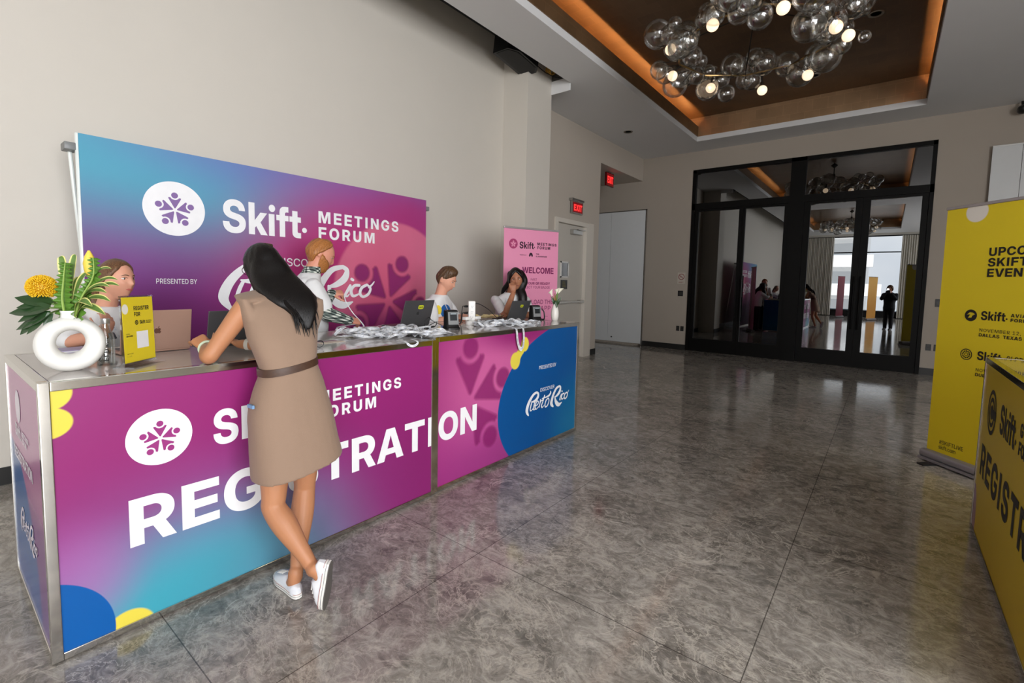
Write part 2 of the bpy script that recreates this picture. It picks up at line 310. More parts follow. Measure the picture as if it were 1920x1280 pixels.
FONT_R = """A708|21,0 289,745 417,745 688,0 573,0 424,425 q408,474 q368,603 341,698 364,698 q337,602 q297,472 282,425 135,0;164,200 164,290 545,290 545,200
B667|80,0 80,745 353,745 q431,745 q536,694 q588,605 588,549 q588,503 q556,440 q499,400 464,390 464,385 q503,382 q573,338 q618,259 618,203 q618,144 q563,52 q450,0 362,0;187,92 355,92 q437,92 q512,155 512,205 q512,242 q475,301 q407,335 360,335 187,335;187,421 347,421 q387,421 q449,451 q484,505 484,541 q484,590 q416,653 349,653 187,653
C747|391,-11 q293,-11 q140,83 q53,255 53,372 q53,490 q140,662 q293,756 391,756 q450,756 q553,721 q634,656 q688,563 698,504 590,504 q583,541 q546,598 q493,638 q428,658 391,658 q323,658 q218,590 q159,462 159,372 q159,282 q219,154 q324,87 391,87 q428,87 q493,107 q546,146 q583,204 590,241 698,241 q689,184 q636,92 q555,25 q451,-11
D730|319,0 136,0 136,94 313,94 q400,94 q515,160 q572,285 572,374 q572,462 q515,586 q404,651 320,651 132,651 132,745 327,745 q437,745 q593,656 q677,489 677,374 q677,257 q593,90 q433,0;187,745 187,0 80,0 80,745
E612|80,0 80,745 554,745 554,652 187,652 187,424 528,424 528,331 187,331 187,93 557,93 557,0
F595|80,0 80,745 546,745 546,652 187,652 187,412 514,412 514,320 187,320 187,0
G760|392,-11 q292,-11 q139,84 q53,256 53,372 q53,490 q140,662 q291,756 388,756 q448,756 q553,720 q635,654 q689,563 698,508 589,508 q579,542 q543,597 q492,637 q427,658 389,658 q323,658 q219,590 q159,463 159,372 q159,282 q219,155 q325,87 393,87 q453,87 q547,138 q600,231 600,294 629,289 413,289 413,379 704,379 704,295 q704,203 q623,66 q483,-11
H751|80,0 80,745 187,745 187,427 564,427 564,745 671,745 671,0 564,0 564,335 187,335 187,0
I307|100,0 207,0 207,745 100,745
K687|155,202 155,319 q180,354 q230,417 q283,478 311,510 526,745 663,745 345,399 339,400;80,0 80,745 187,745 187,500 186,334 187,282 187,0;539,0 279,370 345,453 665,0
L571|80,0 80,745 187,745 187,93 531,93 531,0
M918|80,0 80,745 234,745 405,301 q412,283 q429,228 q448,166 q466,107 472,84 448,84 q454,106 q471,165 q491,227 q508,282 515,301 683,745 837,745 837,0 732,0 732,411 q732,434 q733,495 q734,562 q736,631 737,663 747,663 q736,627 q712,554 q690,486 q670,430 663,411 504,0 414,0 253,411 q246,429 q227,485 q204,552 q180,626 167,663 179,663 q180,634 q182,566 q183,498 q184,435 184,411 184,0
N761|80,0 80,745 203,745 492,288 q504,269 q538,211 q576,140 594,100 582,94 q578,132 q574,212 q573,281 573,304 573,745 680,745 680,0 557,0 298,408 q281,435 q243,499 q195,585 162,643 179,650 q182,594 q186,500 q188,429 188,408 188,0
O779|390,-11 q293,-11 q141,83 q53,255 53,372 q53,490 q141,662 q293,756 390,756 q487,756 q639,662 q726,490 726,372 q726,255 q639,83 q487,-11;390,87 q455,87 q559,153 q620,280 620,372 q620,465 q559,592 q455,658 390,658 q325,658 q220,592 q159,464 159,372 q159,280 q220,153 q325,87
P649|80,0 80,745 346,745 q431,745 q545,684 q603,577 603,508 q603,439 q544,332 q430,270 345,270 153,270 153,362 339,362 q393,362 q463,399 q497,465 497,508 q497,551 q463,616 q392,653 338,653 187,653 187,0
R659|80,0 80,745 349,745 q433,745 q548,686 q606,582 606,513 q606,444 q546,341 q431,284 346,284 141,284 141,376 341,376 q395,376 q465,409 q499,471 499,513 q499,556 q465,618 q395,653 340,653 187,653 187,0;507,0 328,336 446,336 629,0
S653|329,-12 q245,-12 q121,43 q52,145 50,214 157,214 q160,171 q205,111 q282,81 329,81 q378,81 q455,112 q498,168 498,205 q498,238 q463,281 q399,310 355,321 268,344 q171,370 q69,466 69,542 q69,606 q136,702 q255,756 330,756 q407,756 q523,701 q589,606 591,543 487,543 q481,600 q395,662 328,662 q282,662 q213,633 q174,581 174,547 q174,514 q215,470 q278,442 314,433 389,414 q429,404 q506,371 q567,323 q604,254 604,206 q604,142 q538,44 q415,-12
T655|40,652 40,745 616,745 616,652 382,652 382,0 275,0 275,652
U748|374,-12 q285,-12 q152,57 q79,178 79,255 79,745 186,745 186,264 q186,212 q232,132 q316,86 374,86 q432,86 q516,132 q562,212 562,264 562,745 668,745 668,255 q668,178 q595,57 q463,-12
V708|292,0 21,745 135,745 285,320 q300,275 q341,141 369,48 345,48 q372,143 q413,275 427,320 573,745 687,745 419,0
W1009|223,0 21,745 131,745 243,306 q253,268 q270,187 q286,106 294,64 279,64 q286,106 q303,187 q321,268 331,306 446,745 564,745 678,306 q688,268 q706,187 q723,106 731,64 715,64 q722,106 q738,187 q757,268 766,306 877,745 989,745 786,0 662,0 540,455 q527,505 q504,618 492,685 516,685 q504,620 q483,509 469,455 347,0
X700|23,0 317,421 317,341 41,745 164,745 267,594 q288,562 q319,512 q346,465 362,436 340,436 q356,464 q383,512 q415,562 437,594 541,745 661,745 386,346 386,424 677,0 553,0 428,182 q409,211 q380,255 q355,299 340,326 361,326 q346,300 q320,256 q291,211 271,182 144,0
Y695|295,0 295,300 21,745 144,745 288,507 q311,469 q348,397 368,349 331,349 q350,398 q388,470 410,507 552,745 675,745 401,300 401,0
Q780|353,238 459,238 538,134 568,95 693,-68 584,-68 502,40 476,75;390,-11 q293,-11 q141,83 q53,255 53,372 q53,490 q141,662 q293,756 390,756 q487,756 q639,662 q726,490 726,372 q726,255 q639,83 q487,-11;390,87 q455,87 q559,153 q620,280 620,372 q620,465 q559,592 q455,658 390,658 q325,658 q220,592 q159,464 159,372 q159,280 q220,153 q325,87
J577|271,-10 q169,-10 q43,107 43,215 43,257 149,257 149,215 q149,150 q216,82 271,82 q325,82 q392,150 392,215 392,745 498,745 498,215 q498,107 q373,-10
0662|331,-11 q246,-11 q126,81 q63,252 63,372 q63,492 q126,664 q246,756 331,756 q416,756 q537,664 q600,492 600,372 q600,252 q537,81 q417,-11;331,81 q384,81 q459,150 q497,280 497,372 q497,465 q459,595 q384,664 331,664 q278,664 q204,595 q165,465 165,372 q165,280 q204,150 q278,81
1662|107,0 107,90 576,90 576,0;409,745 409,0 304,0 304,645 300,645 121,517 121,625 290,745
2662|82,0 82,80 337,336 q379,378 q433,442 q461,502 461,537 q461,576 q425,634 q364,665 323,665 q280,665 q217,629 q183,565 183,521 82,521 q82,591 q144,697 q253,756 324,756 q394,756 q501,699 q562,602 562,540 q562,497 q531,417 q456,324 392,260 228,96 228,92 572,92 572,0
3662|317,-11 q244,-11 q127,43 q58,140 55,206 163,206 q165,167 q206,110 q275,81 318,81 q362,81 q432,113 q472,175 472,219 q472,259 q434,324 q355,362 294,362 219,362 219,443 411,649 411,653 95,653 95,745 547,745 547,663 308,408 308,428 q393,437 q514,383 q579,281 579,216 q579,150 q512,47 q394,-11
4662|49,156 49,242 359,745 465,745 162,252 162,247 613,247 613,156;409,0 409,181 410,222 410,465 510,465 510,0
5662|326,-10 q256,-10 q146,45 q81,140 78,201 182,201 q185,166 q224,112 q287,81 326,81 q370,81 q438,122 q477,194 477,240 q477,287 q437,360 q369,402 324,402 q282,402 q209,372 189,345 90,355 127,745 543,745 543,653 218,653 196,437 199,437 q225,463 q301,492 345,492 q396,492 q482,455 q545,388 q580,296 580,242 q580,169 q515,55 q401,-10
6662|335,-11 q263,-11 q151,52 q87,165 87,239 q87,294 q136,414 195,499 364,745 478,745 229,388 215,388 q225,409 q263,445 q317,467 352,467 q420,467 q523,409 q581,305 581,234 q581,163 q517,52 q407,-11;334,79 q377,79 q442,120 q479,190 479,234 q479,279 q442,348 q377,388 334,388 q292,388 q226,348 q189,279 189,235 q189,190 q226,120 q292,79
7662|133,0 461,649 461,653 82,653 82,745 571,745 571,649 244,0
8662|330,-11 q253,-11 q135,43 q68,138 68,198 q68,246 q108,327 q178,380 222,387 222,390 q164,403 q95,495 95,557 q95,614 q156,704 q262,756 330,756 q397,756 q503,704 q564,614 564,557 q564,495 q494,403 438,390 438,387 q481,380 q551,327 q591,246 591,198 q591,138 q524,43 q406,-11;330,78 q377,78 q446,110 q484,167 484,205 q484,244 q444,306 q374,341 330,341 q285,341 q215,306 q174,244 174,205 q174,167 q212,110 q282,78;330,427 q368,427 q427,457 q460,512 460,548 q460,584 q428,637 q369,667 330,667 q290,667 q231,637 q198,584 198,548 q198,512 q232,457 q291,427
9662|333,756 q405,756 q517,693 q581,580 581,506 q581,451 q532,331 473,246 304,0 190,0 439,357 453,357 q443,336 q405,300 q351,278 316,278 q248,278 q145,336 q87,440 87,511 q87,582 q151,693 q262,756;334,666 q292,666 q226,625 q189,555 189,511 q189,467 q226,397 q292,357 334,357 q376,357 q442,397 q479,466 479,510 q479,555 q442,625 q376,666
#642|349,0 472,745 555,745 433,0;11,202 25,284 587,284 574,202;88,0 210,745 293,745 171,0;55,460 69,543 630,543 617,460
,275|42,-174 86,104 196,104 117,-174
.275|134,-8 q104,-8 q63,33 63,63 q63,92 q104,133 134,133 q163,133 q204,92 204,63 q204,33 q163,-8
c575|301,-12 q224,-12 q109,60 q45,188 45,272 q45,358 q109,487 q224,558 301,558 q345,558 q421,534 q481,490 q522,427 531,388 433,371 q428,393 q405,429 q372,456 q328,470 301,470 q250,470 q183,417 q149,328 149,272 q149,217 q183,129 q250,76 301,76 q328,76 q372,91 q406,118 q428,156 434,179 533,161 q524,122 q482,58 q422,13 q345,-12
k557|166,189 166,313 181,313 409,550 534,550 280,285 265,285;71,0 71,745 173,745 173,0;423,0 219,263 290,335 550,0
m894|71,0 71,550 169,550 171,427 162,427 q175,472 q225,530 q291,560 328,560 q389,560 q467,486 479,425 465,425 q476,466 q528,527 q603,560 647,560 q696,560 q776,517 q823,432 823,368 823,0 721,0 721,360 q721,418 q657,469 613,469 q578,469 q526,439 q498,386 498,352 498,0 397,0 397,368 q397,414 q337,469 292,469 q261,469 q206,440 q173,382 173,340 173,0
o603|301,-12 q224,-12 q109,60 q45,188 45,272 q45,358 q109,487 q224,558 301,558 q378,558 q494,487 q558,358 558,272 q558,188 q494,60 q378,-12;301,76 q352,76 q420,129 q455,218 455,272 q455,328 q420,417 q352,470 301,470 q250,470 q183,417 q149,328 149,272 q149,218 q183,129 q250,76
s532|267,-12 q207,-12 q114,24 q54,94 46,145 144,160 q153,116 q216,72 266,72 q320,72 q384,117 384,150 q384,177 q344,213 305,222 213,242 q137,260 q61,336 61,395 q61,444 q115,517 q209,558 270,558 q329,558 q415,521 q468,455 477,410 383,395 q375,428 q321,476 271,476 q224,476 q164,433 164,400 q164,372 q206,336 250,326 338,306 q415,289 q488,215 488,157 q488,107 q432,31 q332,-12
f368|335,550 335,465 9,465 9,550;113,0 113,623 q113,671 q156,736 q228,770 271,770 q300,770 q343,762 352,759 334,675 q327,676 q302,680 286,680 q248,680 q215,644 215,607 215,0
i244|71,0 71,550 173,550 173,0;125,639 q98,639 q59,676 59,702 q59,729 q98,766 125,766 q152,766 q191,729 191,702 q191,676 q152,639
t340|308,550 308,465 9,465 9,550;95,686 197,686 197,145 q197,112 q225,82 258,82 q267,82 q295,85 306,86 319,2 q303,-1 q266,-5 248,-5 q174,-5 q95,68 95,136"""
def parse_font(t):
    g = {}
    for line in t.strip().split('\n'):
        ch = line[0]; adv, body = line[1:].split('|', 1); cs = []
        for part in body.split(';'):
            pts = []
            for tok in part.split():
                on = tok[0] != 'q'
                x, y = (tok if on else tok[1:]).split(','); pts.append((float(x) / 745, float(y) / 745, on))
            if len(pts) > 2: cs.append(pts)
        g[ch] = (float(adv) / 745, cs)
    return g
FB, FR = parse_font(FONT_B), parse_font(FONT_R)
def flat_contour(pts, k=5):
    n = len(pts); full = []
    for i in range(n):
        x, y, on = pts[i]; px, py, pon = pts[i - 1]
        if not on and not pon: full.append(((x + px) / 2, (y + py) / 2, True))
        full.append((x, y, on))
    st = next(i for i, p in enumerate(full) if p[2]); full = full[st:] + full[:st] + [full[st]]
    out = []; i = 0
    while i < len(full) - 1:
        a = full[i]; b = full[i + 1]
        out.append(a[:2])
        if b[2]: i += 1
        else:
            c = full[i + 2]
            for q in range(1, k):
                t = q / k
                out.append(((1 - t) ** 2 * a[0] + 2 * t * (1 - t) * b[0] + t * t * c[0], (1 - t) ** 2 * a[1] + 2 * t * (1 - t) * b[1] + t * t * c[1]))
            i += 2
    return out
class Art:
    """flat artwork in a plane, filled outlines"""
    def __init__(s): s.jobs = []; s.quads = []
    def text(s, t, u, v, h, font=None, width=None, track=0.0, align='l', squash=1.0):
        font = font or FB
        advs = [font[c][0] if c in font else 0.33 for c in t]
        w = sum(advs) * h * squash
        if width is not None:
            nat = sum(advs) * h * squash
            if width < nat: squash *= width / nat; w = sum(advs) * h * squash; track = 0.0
            elif len(t) > 1: track = (width - nat) / (len(t) - 1)
        tot = w + track * (len(t) - 1)
        x = u - (tot if align == 'r' else tot / 2 if align == "c" else 0)
        for c, a in zip(t, advs):
            if c in font and font[c][1]:
                cs = [[(x + px * h * squash, v + py * h) for px, py in flat_contour(k)] for k in font[c][1]]
                s.jobs.append(cs)
            x += a * h * squash + track
        return x
    def poly(s, pts): s.jobs.append([list(pts)])
    def circle(s, u, v, r, n=40, rv=None):
        rv = rv or r
        s.poly([(u + r * cos(2 * pi * k / n), v + rv * sin(2 * pi * k / n)) for k in range(n)])
    def ring(s, u, v, r0, r1, n=40):
        s.jobs.append([[(u + r * cos(q * 2 * pi * k / n), v + r * sin(q * 2 * pi * k / n)) for k in range(n)] for r, q in ((r1, 1), (r0, -1))])
    def rect(s, u0, u1, v0, v1): s.poly([(u0, v0), (u1, v0), (u1, v1), (u0, v1)])
    def stroke(s, pts, n=6):
        """pts (u, v, half width) smooth brush stroke"""
        c = crom(pts, n); m = len(c); left = []; right = []
        for i in range(m):
            a = c[max(i - 1, 0)]; b = c[min(i + 1, m - 1)]
            dx, dy = b[0] - a[0], b[1] - a[1]; l = sqrt(dx * dx + dy * dy) or 1
            left.append((c[i][0] - dy / l * c[i][2], c[i][1] + dx / l * c[i][2])); right.append((c[i][0] + dy / l * c[i][2], c[i][1] - dx / l * c[i][2]))
        job = []
        for i in range(m - 1): job.append([left[i], right[i], right[i + 1], left[i + 1]])
        for e in (0, m - 1):
            u, v, r = c[e]; job.append([(u + r * cos(2 * pi * q / 12), v + r * sin(2 * pi * q / 12)) for q in range(12)])
        for k in job:
            if sum(k[i - 1][0] * k[i][1] - k[i][0] * k[i - 1][1] for i in range(len(k))) < 0: k.reverse()
        s.jobs.append(job)
    def figure(s, u, v, S, ang):
        """one of the five little people of the round emblem; ang = direction of its head"""
        ca, sa = cos(ang - pi / 2), sin(ang - pi / 2)
        T = lambda x, y: (u + S * (x * ca - y * sa), v + S * (x * sa + y * ca))
        s.poly([T(.115 * cos(2 * pi * k / 24), .57 + .115 * sin(2 * pi * k / 24)) for k in range(24)])
        body = [(0.0, .07), (.02, .08), (.212, .44), (.215, .465), (.198, .485), (.175, .482)]
        for k in range(13):
            a = radians(-28 - (124) * k / 12); body.append((.172 * cos(a), .57 + .172 * sin(a)))
        body += [(-.175, .482), (-.198, .485), (-.215, .465), (-.212, .44), (-.02, .08)]
        s.poly([T(*p) for p in body])
    def mb(s, F):
        """F maps (u, v) to a point"""
        out = MB(); out.flat = True
        o0 = V(F(0, 0)); nrm = (V(F(1, 0)) - o0).cross(V(F(0, 1)) - o0); flat_map = nrm.length > .9; nrm = nrm.normalized() if nrm.length > 0 else V((0, 0, 1))
        def put(vs, fs, lift):
            if flat_map:
                gs = []
                for f_ in fs:
                    p = [vs[i] for i in f_]; q = V((0, 0, 0))
                    for i in range(1, len(p) - 1): q += (p[i] - p[0]).cross(p[i + 1] - p[0])
                    gs.append(tuple(reversed(f_)) if q.dot(nrm) < 0 else f_)
                fs = gs; vs = [p + nrm * lift for p in vs]
            out.add(vs, fs)
        for ji, contours in enumerate(s.jobs):
            vs, es = [], []
            for c in contours:
                o = len(vs); n = len(c); vs += [V((p[0], p[1])) for p in c]; es += [(o + i, o + (i + 1) % n) for i in range(n)]
            seg = [(contour[i - 1], contour[i]) for contour in contours for i in range(len(contour))]
            cv, _, cf, _, _, _ = delaunay_2d_cdt(vs, es, [], 0, 1e-7)
            keep = []
            for f_ in cf:
                cx = sum(cv[i][0] for i in f_) / len(f_); cy = sum(cv[i][1] for i in f_) / len(f_); wn = 0
                for (x1, y1), (x2, y2) in seg:
                    if (y1 > cy) != (y2 > cy) and cx < (x2 - x1) * (cy - y1) / (y2 - y1) + x1: wn += 1 if y2 > y1 else -1
                if wn: keep.append(tuple(f_))
            put([V(F(p[0], p[1])) for p in cv], keep, (ji % 19) * .00006)
        for qi, q in enumerate(s.quads):
            put([V(F(*p)) for p in q], [tuple(range(len(q)))], (qi % 7) * .00006)
        return out
PR = [[(205,272,14),(142,256,17),(76,207,21),(28,149,24),(0,87,26),(2,47,22),(34,0,10)],[(205,272,14),(243,248,16),(237,205,21),(192,172,18),(134,162,12),(94,167,5)],[(106,161,11),(85,118,13),(70,67,12),(91,50,9),(133,71,7),(165,109,9)],[(178,161,12),(154,111,12),(141,63,11),(162,48,6),(190,70,5)],[(183,95,7),(235,106,8),(252,137,8),(222,153,9),(188,118,12),(178,76,12),(203,48,8),(260,73,5)],[(298,156,12),(286,106,12),(269,65,11)],[(284,107,7),(317,139,9),(357,142,13)],[(393,198,13),(354,121,13),(324,72,12),(342,45,10),(389,66,5)],[(336,168,6),(431,170,11),(505,182,18),(539,212,16),(530,236,6)],[(482,146,10),(435,127,12),(408,76,13),(417,38,11),(462,46,12),(497,88,12),(501,126,11),(482,146,9)],[(758,269,13),(680,249,17),(619,187,21),(578,116,25),(564,54,27),(609,6,12)],[(758,269,13),(789,245,16),(771,190,23),(712,149,18),(648,130,7)],[(650,135,9),(667,78,21),(708,28,28),(766,4,22),(832,25,4)],[(815,140,12),(793,104,13),(775,74,11),(790,65,7),(806,80,4)],[(826,186,12),(838,180,11)],[(888,143,12),(848,140,12),(821,105,14),(839,67,12),(898,87,4)],[(952,147,11),(908,125,13),(894,85,13),(919,61,11),(963,80,12),(982,120,11),(957,145,9)],[(968,128,8),(994,147,8),(1014,170,4)]]
def puerto_rico(art, u, v, W):
    for i, s in enumerate(PR):
        k = 1.1 if i in (0, 1, 10, 11, 12) else .88
        art.stroke([(u + a / 1000 * W, v + b / 1000 * W, max(c, 5) * k / 1000 * W) for a, b, c in s])
def skift_block(art, u, v, h, second='MEETINGS', third='FORUM', f=1.0):
    """Skift. wordmark and the two-line name beside it; (u, v) = lower left of the S, h = its height"""
    x = art.text('Skift', u, v + .01 * h, h * .97, FB, width=2.44 * h)
    art.circle(u + 2.54 * h, v + .36 * h * .8, .085 * h, 20)
    if second: art.text(second, u + 3.02 * h, v + .60 * h, .40 * h, FB, width=3.45 * h * f)
    if third: art.text(third, u + 3.02 * h, v + .06 * h, .40 * h, FB, width=2.33 * h * f)
# ------------------------------------------------------------------ camera
CAM_H = 1.51
yaw, pit, rol = radians(38.2233), radians(4.34469), radians(1.2049)
fw = V((-sin(yaw) * cos(pit), cos(yaw) * cos(pit), -sin(pit))); rt = V((cos(yaw), sin(yaw), 0)); up = rt.cross(fw)
r2 = rt * cos(rol) + up * sin(rol); u2 = up * cos(rol) - rt * sin(rol)
cd = bpy.data.cameras.new('camera'); cam = bpy.data.objects.new('camera', cd); COL.objects.link(cam)
M4 = Matrix.Identity(4)
for i in range(3):
    M4[i][0] = r2[i]; M4[i][1] = u2[i]; M4[i][2] = -fw[i]
M4.translation = V((0, 0, CAM_H)); cam.matrix_world = M4
cd.sensor_width = 36.0; cd.lens = 892.05 * 36 / 1920; cd.shift_y = (596.65 - 640) / 1920; cd.clip_start = 0.05; cd.clip_end = 300
SC.camera = cam

# ------------------------------------------------------------------ setting materials
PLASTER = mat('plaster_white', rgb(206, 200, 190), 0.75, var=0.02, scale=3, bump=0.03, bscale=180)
PLASTER_B = mat('plaster_back_shaded', rgb(164, 154, 142), 0.75, var=0.02, scale=3, bump=0.03, bscale=180)  # same wall paint, with the back wall's shade put into the colour
PLASTER_D = mat('plaster_far_shaded', rgb(190, 180, 168), 0.75, var=0.02, scale=3, bump=0.03, bscale=180)  # same paint again, toned down for the weaker light on the far walls
CEILW = mat('ceiling_paint', rgb(220, 220, 220), 0.8, var=0.015, scale=2)
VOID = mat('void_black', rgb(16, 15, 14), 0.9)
BASEB = mat('baseboard_black', rgb(22, 21, 20), 0.45)
DARKM = mat('door_dark_metal', rgb(10, 9, 8), 0.5, 0.0, spec=0.12, var=0.12, scale=4)
CHROME = mat('polished_steel', (0.62, 0.60, 0.56), 0.12, 1.0, var=0.05, scale=3)
BRUSHED = mat('brushed_steel', (0.45, 0.44, 0.42), 0.32, 1.0)
BLACKP = mat('black_plastic', rgb(18, 18, 19), 0.4)
GREYP = mat('grey_plastic', rgb(120, 122, 122), 0.4)
WHITEP = mat('white_plastic', rgb(226, 224, 220), 0.35)
PAPERW = mat('print_white', rgb(238, 238, 240), 0.55)
INKB = mat('print_black', rgb(24, 22, 20), 0.55)
SKIN_L = None

def floor_mat():
    m, nt, out = nt_new('marble_tile_floor')
    b = N(nt, 'BsdfPrincipled'); b.inputs['Specular IOR Level'].default_value = 0.55
    tc = N(nt, 'TexCoord')
    def noise(scale, detail, dist=0.0, rough=0.55, sx=1, sy=1, rot=0):
        mp = N(nt, 'Mapping'); mp.inputs['Scale'].default_value = (sx, sy, 1); mp.inputs['Rotation'].default_value = (0, 0, rot)
        L(nt, tc, 'Object', mp, 'Vector')
        n = N(nt, 'TexNoise', Scale=scale, Detail=detail, Distortion=dist, Roughness=rough); L(nt, mp, 'Vector', n, 'Vector'); return n.outputs['Fac']
    def ramp(src, stops):
        r = N(nt, 'ValToRGB'); e = r.color_ramp.elements
        while len(e) < len(stops): e.new(0.5)
        for q, (p, c) in zip(e, stops): q.position = p; q.color = c
        nt.links.new(src, r.inputs['Fac']); return r.outputs['Color']
    def mix(f, a, c, mode='MIX'):
        x = N(nt, 'Mix', data_type='RGBA', blend_type=mode)
        if isinstance(f, float): x.inputs[0].default_value = f
        else: nt.links.new(f, x.inputs[0])
        for i, q in ((6, a), (7, c)):
            if isinstance(q, tuple): x.inputs[i].default_value = q
            else: nt.links.new(q, x.inputs[i])
        return x.outputs[2]
    wob = noise(0.9, 4, 0.0)
    base = ramp(noise(1.3, 9, 0.7, 0.62, 1, 1.2, 0.55), [(0.30, rgb(104, 98, 91)), (0.5, rgb(150, 143, 134)), (0.72, rgb(194, 187, 177))])
    fine = ramp(noise(8, 13, 1.3, 0.78, 1, 1.2, 0.55), [(0.34, rgb(50, 47, 44)), (0.48, rgb(138, 133, 126)), (0.66, rgb(226, 220, 210))])
    col = mix(0.5, base, fine)
    grain = ramp(noise(3.0, 8, 1.6, 0.66, 1, 1.5, 0.6), [(0.36, (1, 1, 1, 1)), (0.46, (0, 0, 0, 1))])
    col = mix(mix(0.55, (0, 0, 0, 1), grain), col, rgb(78, 75, 71))
    def veins(scale, dist, w, strength, colr, rot, det=7):
        r = ramp(noise(scale, det, dist, 0.6, 1, 1.35, rot), [(0.5 - w, (0, 0, 0, 1)), (0.50, (1, 1, 1, 1)), (0.5 + w, (0, 0, 0, 1))])
        gate = ramp(noise(1.7, 4, 0.3, 0.5, 1, 1, rot * 2), [(0.38, (0, 0, 0, 1)), (0.62, (1, 1, 1, 1))])
        return mix(mix(strength, (0, 0, 0, 1), mix(1.0, r, gate, 'MULTIPLY')), col, colr)
    col = veins(1.5, 2.2, 0.012, 0.9, rgb(214, 206, 194), 0.4)
    col = veins(3.2, 1.8, 0.018, 0.8, rgb(206, 198, 185), -0.35)
    col = veins(7.0, 1.4, 0.032, 0.65, rgb(200, 191, 178), 0.8)
    blot = ramp(noise(2.6, 5, 0.8, 0.55), [(0.665, (0, 0, 0, 1)), (0.69, (1, 1, 1, 1))])
    col = mix(mix(0.7, (0, 0, 0, 1), blot), col, rgb(208, 200, 188))
    dk = ramp(noise(26, 6, 0.5, 0.7), [(0.30, (1, 1, 1, 1)), (0.40, (0, 0, 0, 1))])
    col = mix(mix(0.6, (0, 0, 0, 1), dk), col, rgb(66, 60, 55))
    sp = N(nt, 'SeparateXYZ'); L(nt, tc, 'Object', sp, 'Vector')
    def line(o, off, size, w):
        a = N(nt, 'Math', operation='ADD'); a.inputs[1].default_value = off; nt.links.new(o, a.inputs[0])
        d = N(nt, 'Math', operation='DIVIDE'); d.inputs[1].default_value = size; L(nt, a, 0, d, 0)
        f = N(nt, 'Math', operation='FRACT'); L(nt, d, 0, f, 0)
        g = N(nt, 'Math', operation='PINGPONG'); g.inputs[1].default_value = 0.5; L(nt, f, 0, g, 0)
        h = N(nt, 'Math', operation='LESS_THAN'); h.inputs[1].default_value = w / size; L(nt, g, 0, h, 0)
        return h.outputs[0]
    j = N(nt, 'Math', operation='MAXIMUM'); nt.links.new(line(sp.outputs['X'], 0.35 + 13.5, 1.35, 0.0022), j.inputs[0]); nt.links.new(line(sp.outputs['Y'], -0.63 + 12.7, 1.27, 0.0022), j.inputs[1])
    jm = N(nt, 'Math', operation='MULTIPLY'); jm.inputs[1].default_value = 0.75; L(nt, j, 0, jm, 0)
    col = mix(jm.outputs[0], col, rgb(52, 48, 44))
    nt.links.new(col, b.inputs['Base Color'])
    rr = N(nt, 'MapRange'); rr.inputs['To Min'].default_value = 0.05; rr.inputs['To Max'].default_value = 0.15
    nt.links.new(noise(5, 6), rr.inputs['Value']); L(nt, rr, 'Result', b, 'Roughness')
    bp = N(nt, 'Bump', Strength=0.015, Distance=0.01); nt.links.new(noise(9, 5), bp.inputs['Height']); L(nt, bp, 'Normal', b, 'Normal')
    L(nt, b, 'BSDF', out, 'Surface')
    return m
def leaf_mat(name, col, axes, rough=0.42):
    """metal-leaf squares, each a little lighter or darker"""
    m, nt, out = nt_new(name)
    b = N(nt, 'BsdfPrincipled', Roughness=rough, Metallic=0.55)
    tc = N(nt, 'TexCoord'); sp = N(nt, 'SeparateXYZ'); L(nt, tc, 'Object', sp, 'Vector')
    cb = N(nt, 'CombineXYZ')
    for i, a in enumerate(axes): L(nt, sp, 'XYZ'[a], cb, i)
    br = N(nt, 'TexBrick', Scale=1.0); br.inputs['Color1'].default_value = (*[c * 1.07 for c in col], 1); br.inputs['Color2'].default_value = (*[c * 0.92 for c in col], 1)
    br.inputs['Mortar'].default_value = (*[min(1, c * 1.18) for c in col], 1); br.inputs['Mortar Size'].default_value = 0.004; br.inputs['Brick Width'].default_value = 0.24; br.inputs['Row Height'].default_value = 0.2
    L(nt, cb, 'Vector', br, 'Vector')
    nz = N(nt, 'TexNoise', Scale=2.5, Detail=6.0); L(nt, tc, 'Object', nz, 'Vector')
    mr = N(nt, 'MapRange'); mr.inputs['To Min'].default_value = 0.65; mr.inputs['To Max'].default_value = 1.3; L(nt, nz, 'Fac', mr, 'Value')
    vm = N(nt, 'VectorMath', operation='SCALE'); L(nt, br, 'Color', vm, 0); L(nt, mr, 'Result', vm, 'Scale'); L(nt, vm, 'Vector', b, 'Base Color')
    L(nt, b, 'BSDF', out, 'Surface'); return m
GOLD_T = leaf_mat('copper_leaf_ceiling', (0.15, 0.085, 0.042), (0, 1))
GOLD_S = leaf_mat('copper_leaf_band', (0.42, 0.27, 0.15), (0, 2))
GOLD_L = leaf_mat('copper_leaf_side', (0.22, 0.13, 0.065), (1, 2))

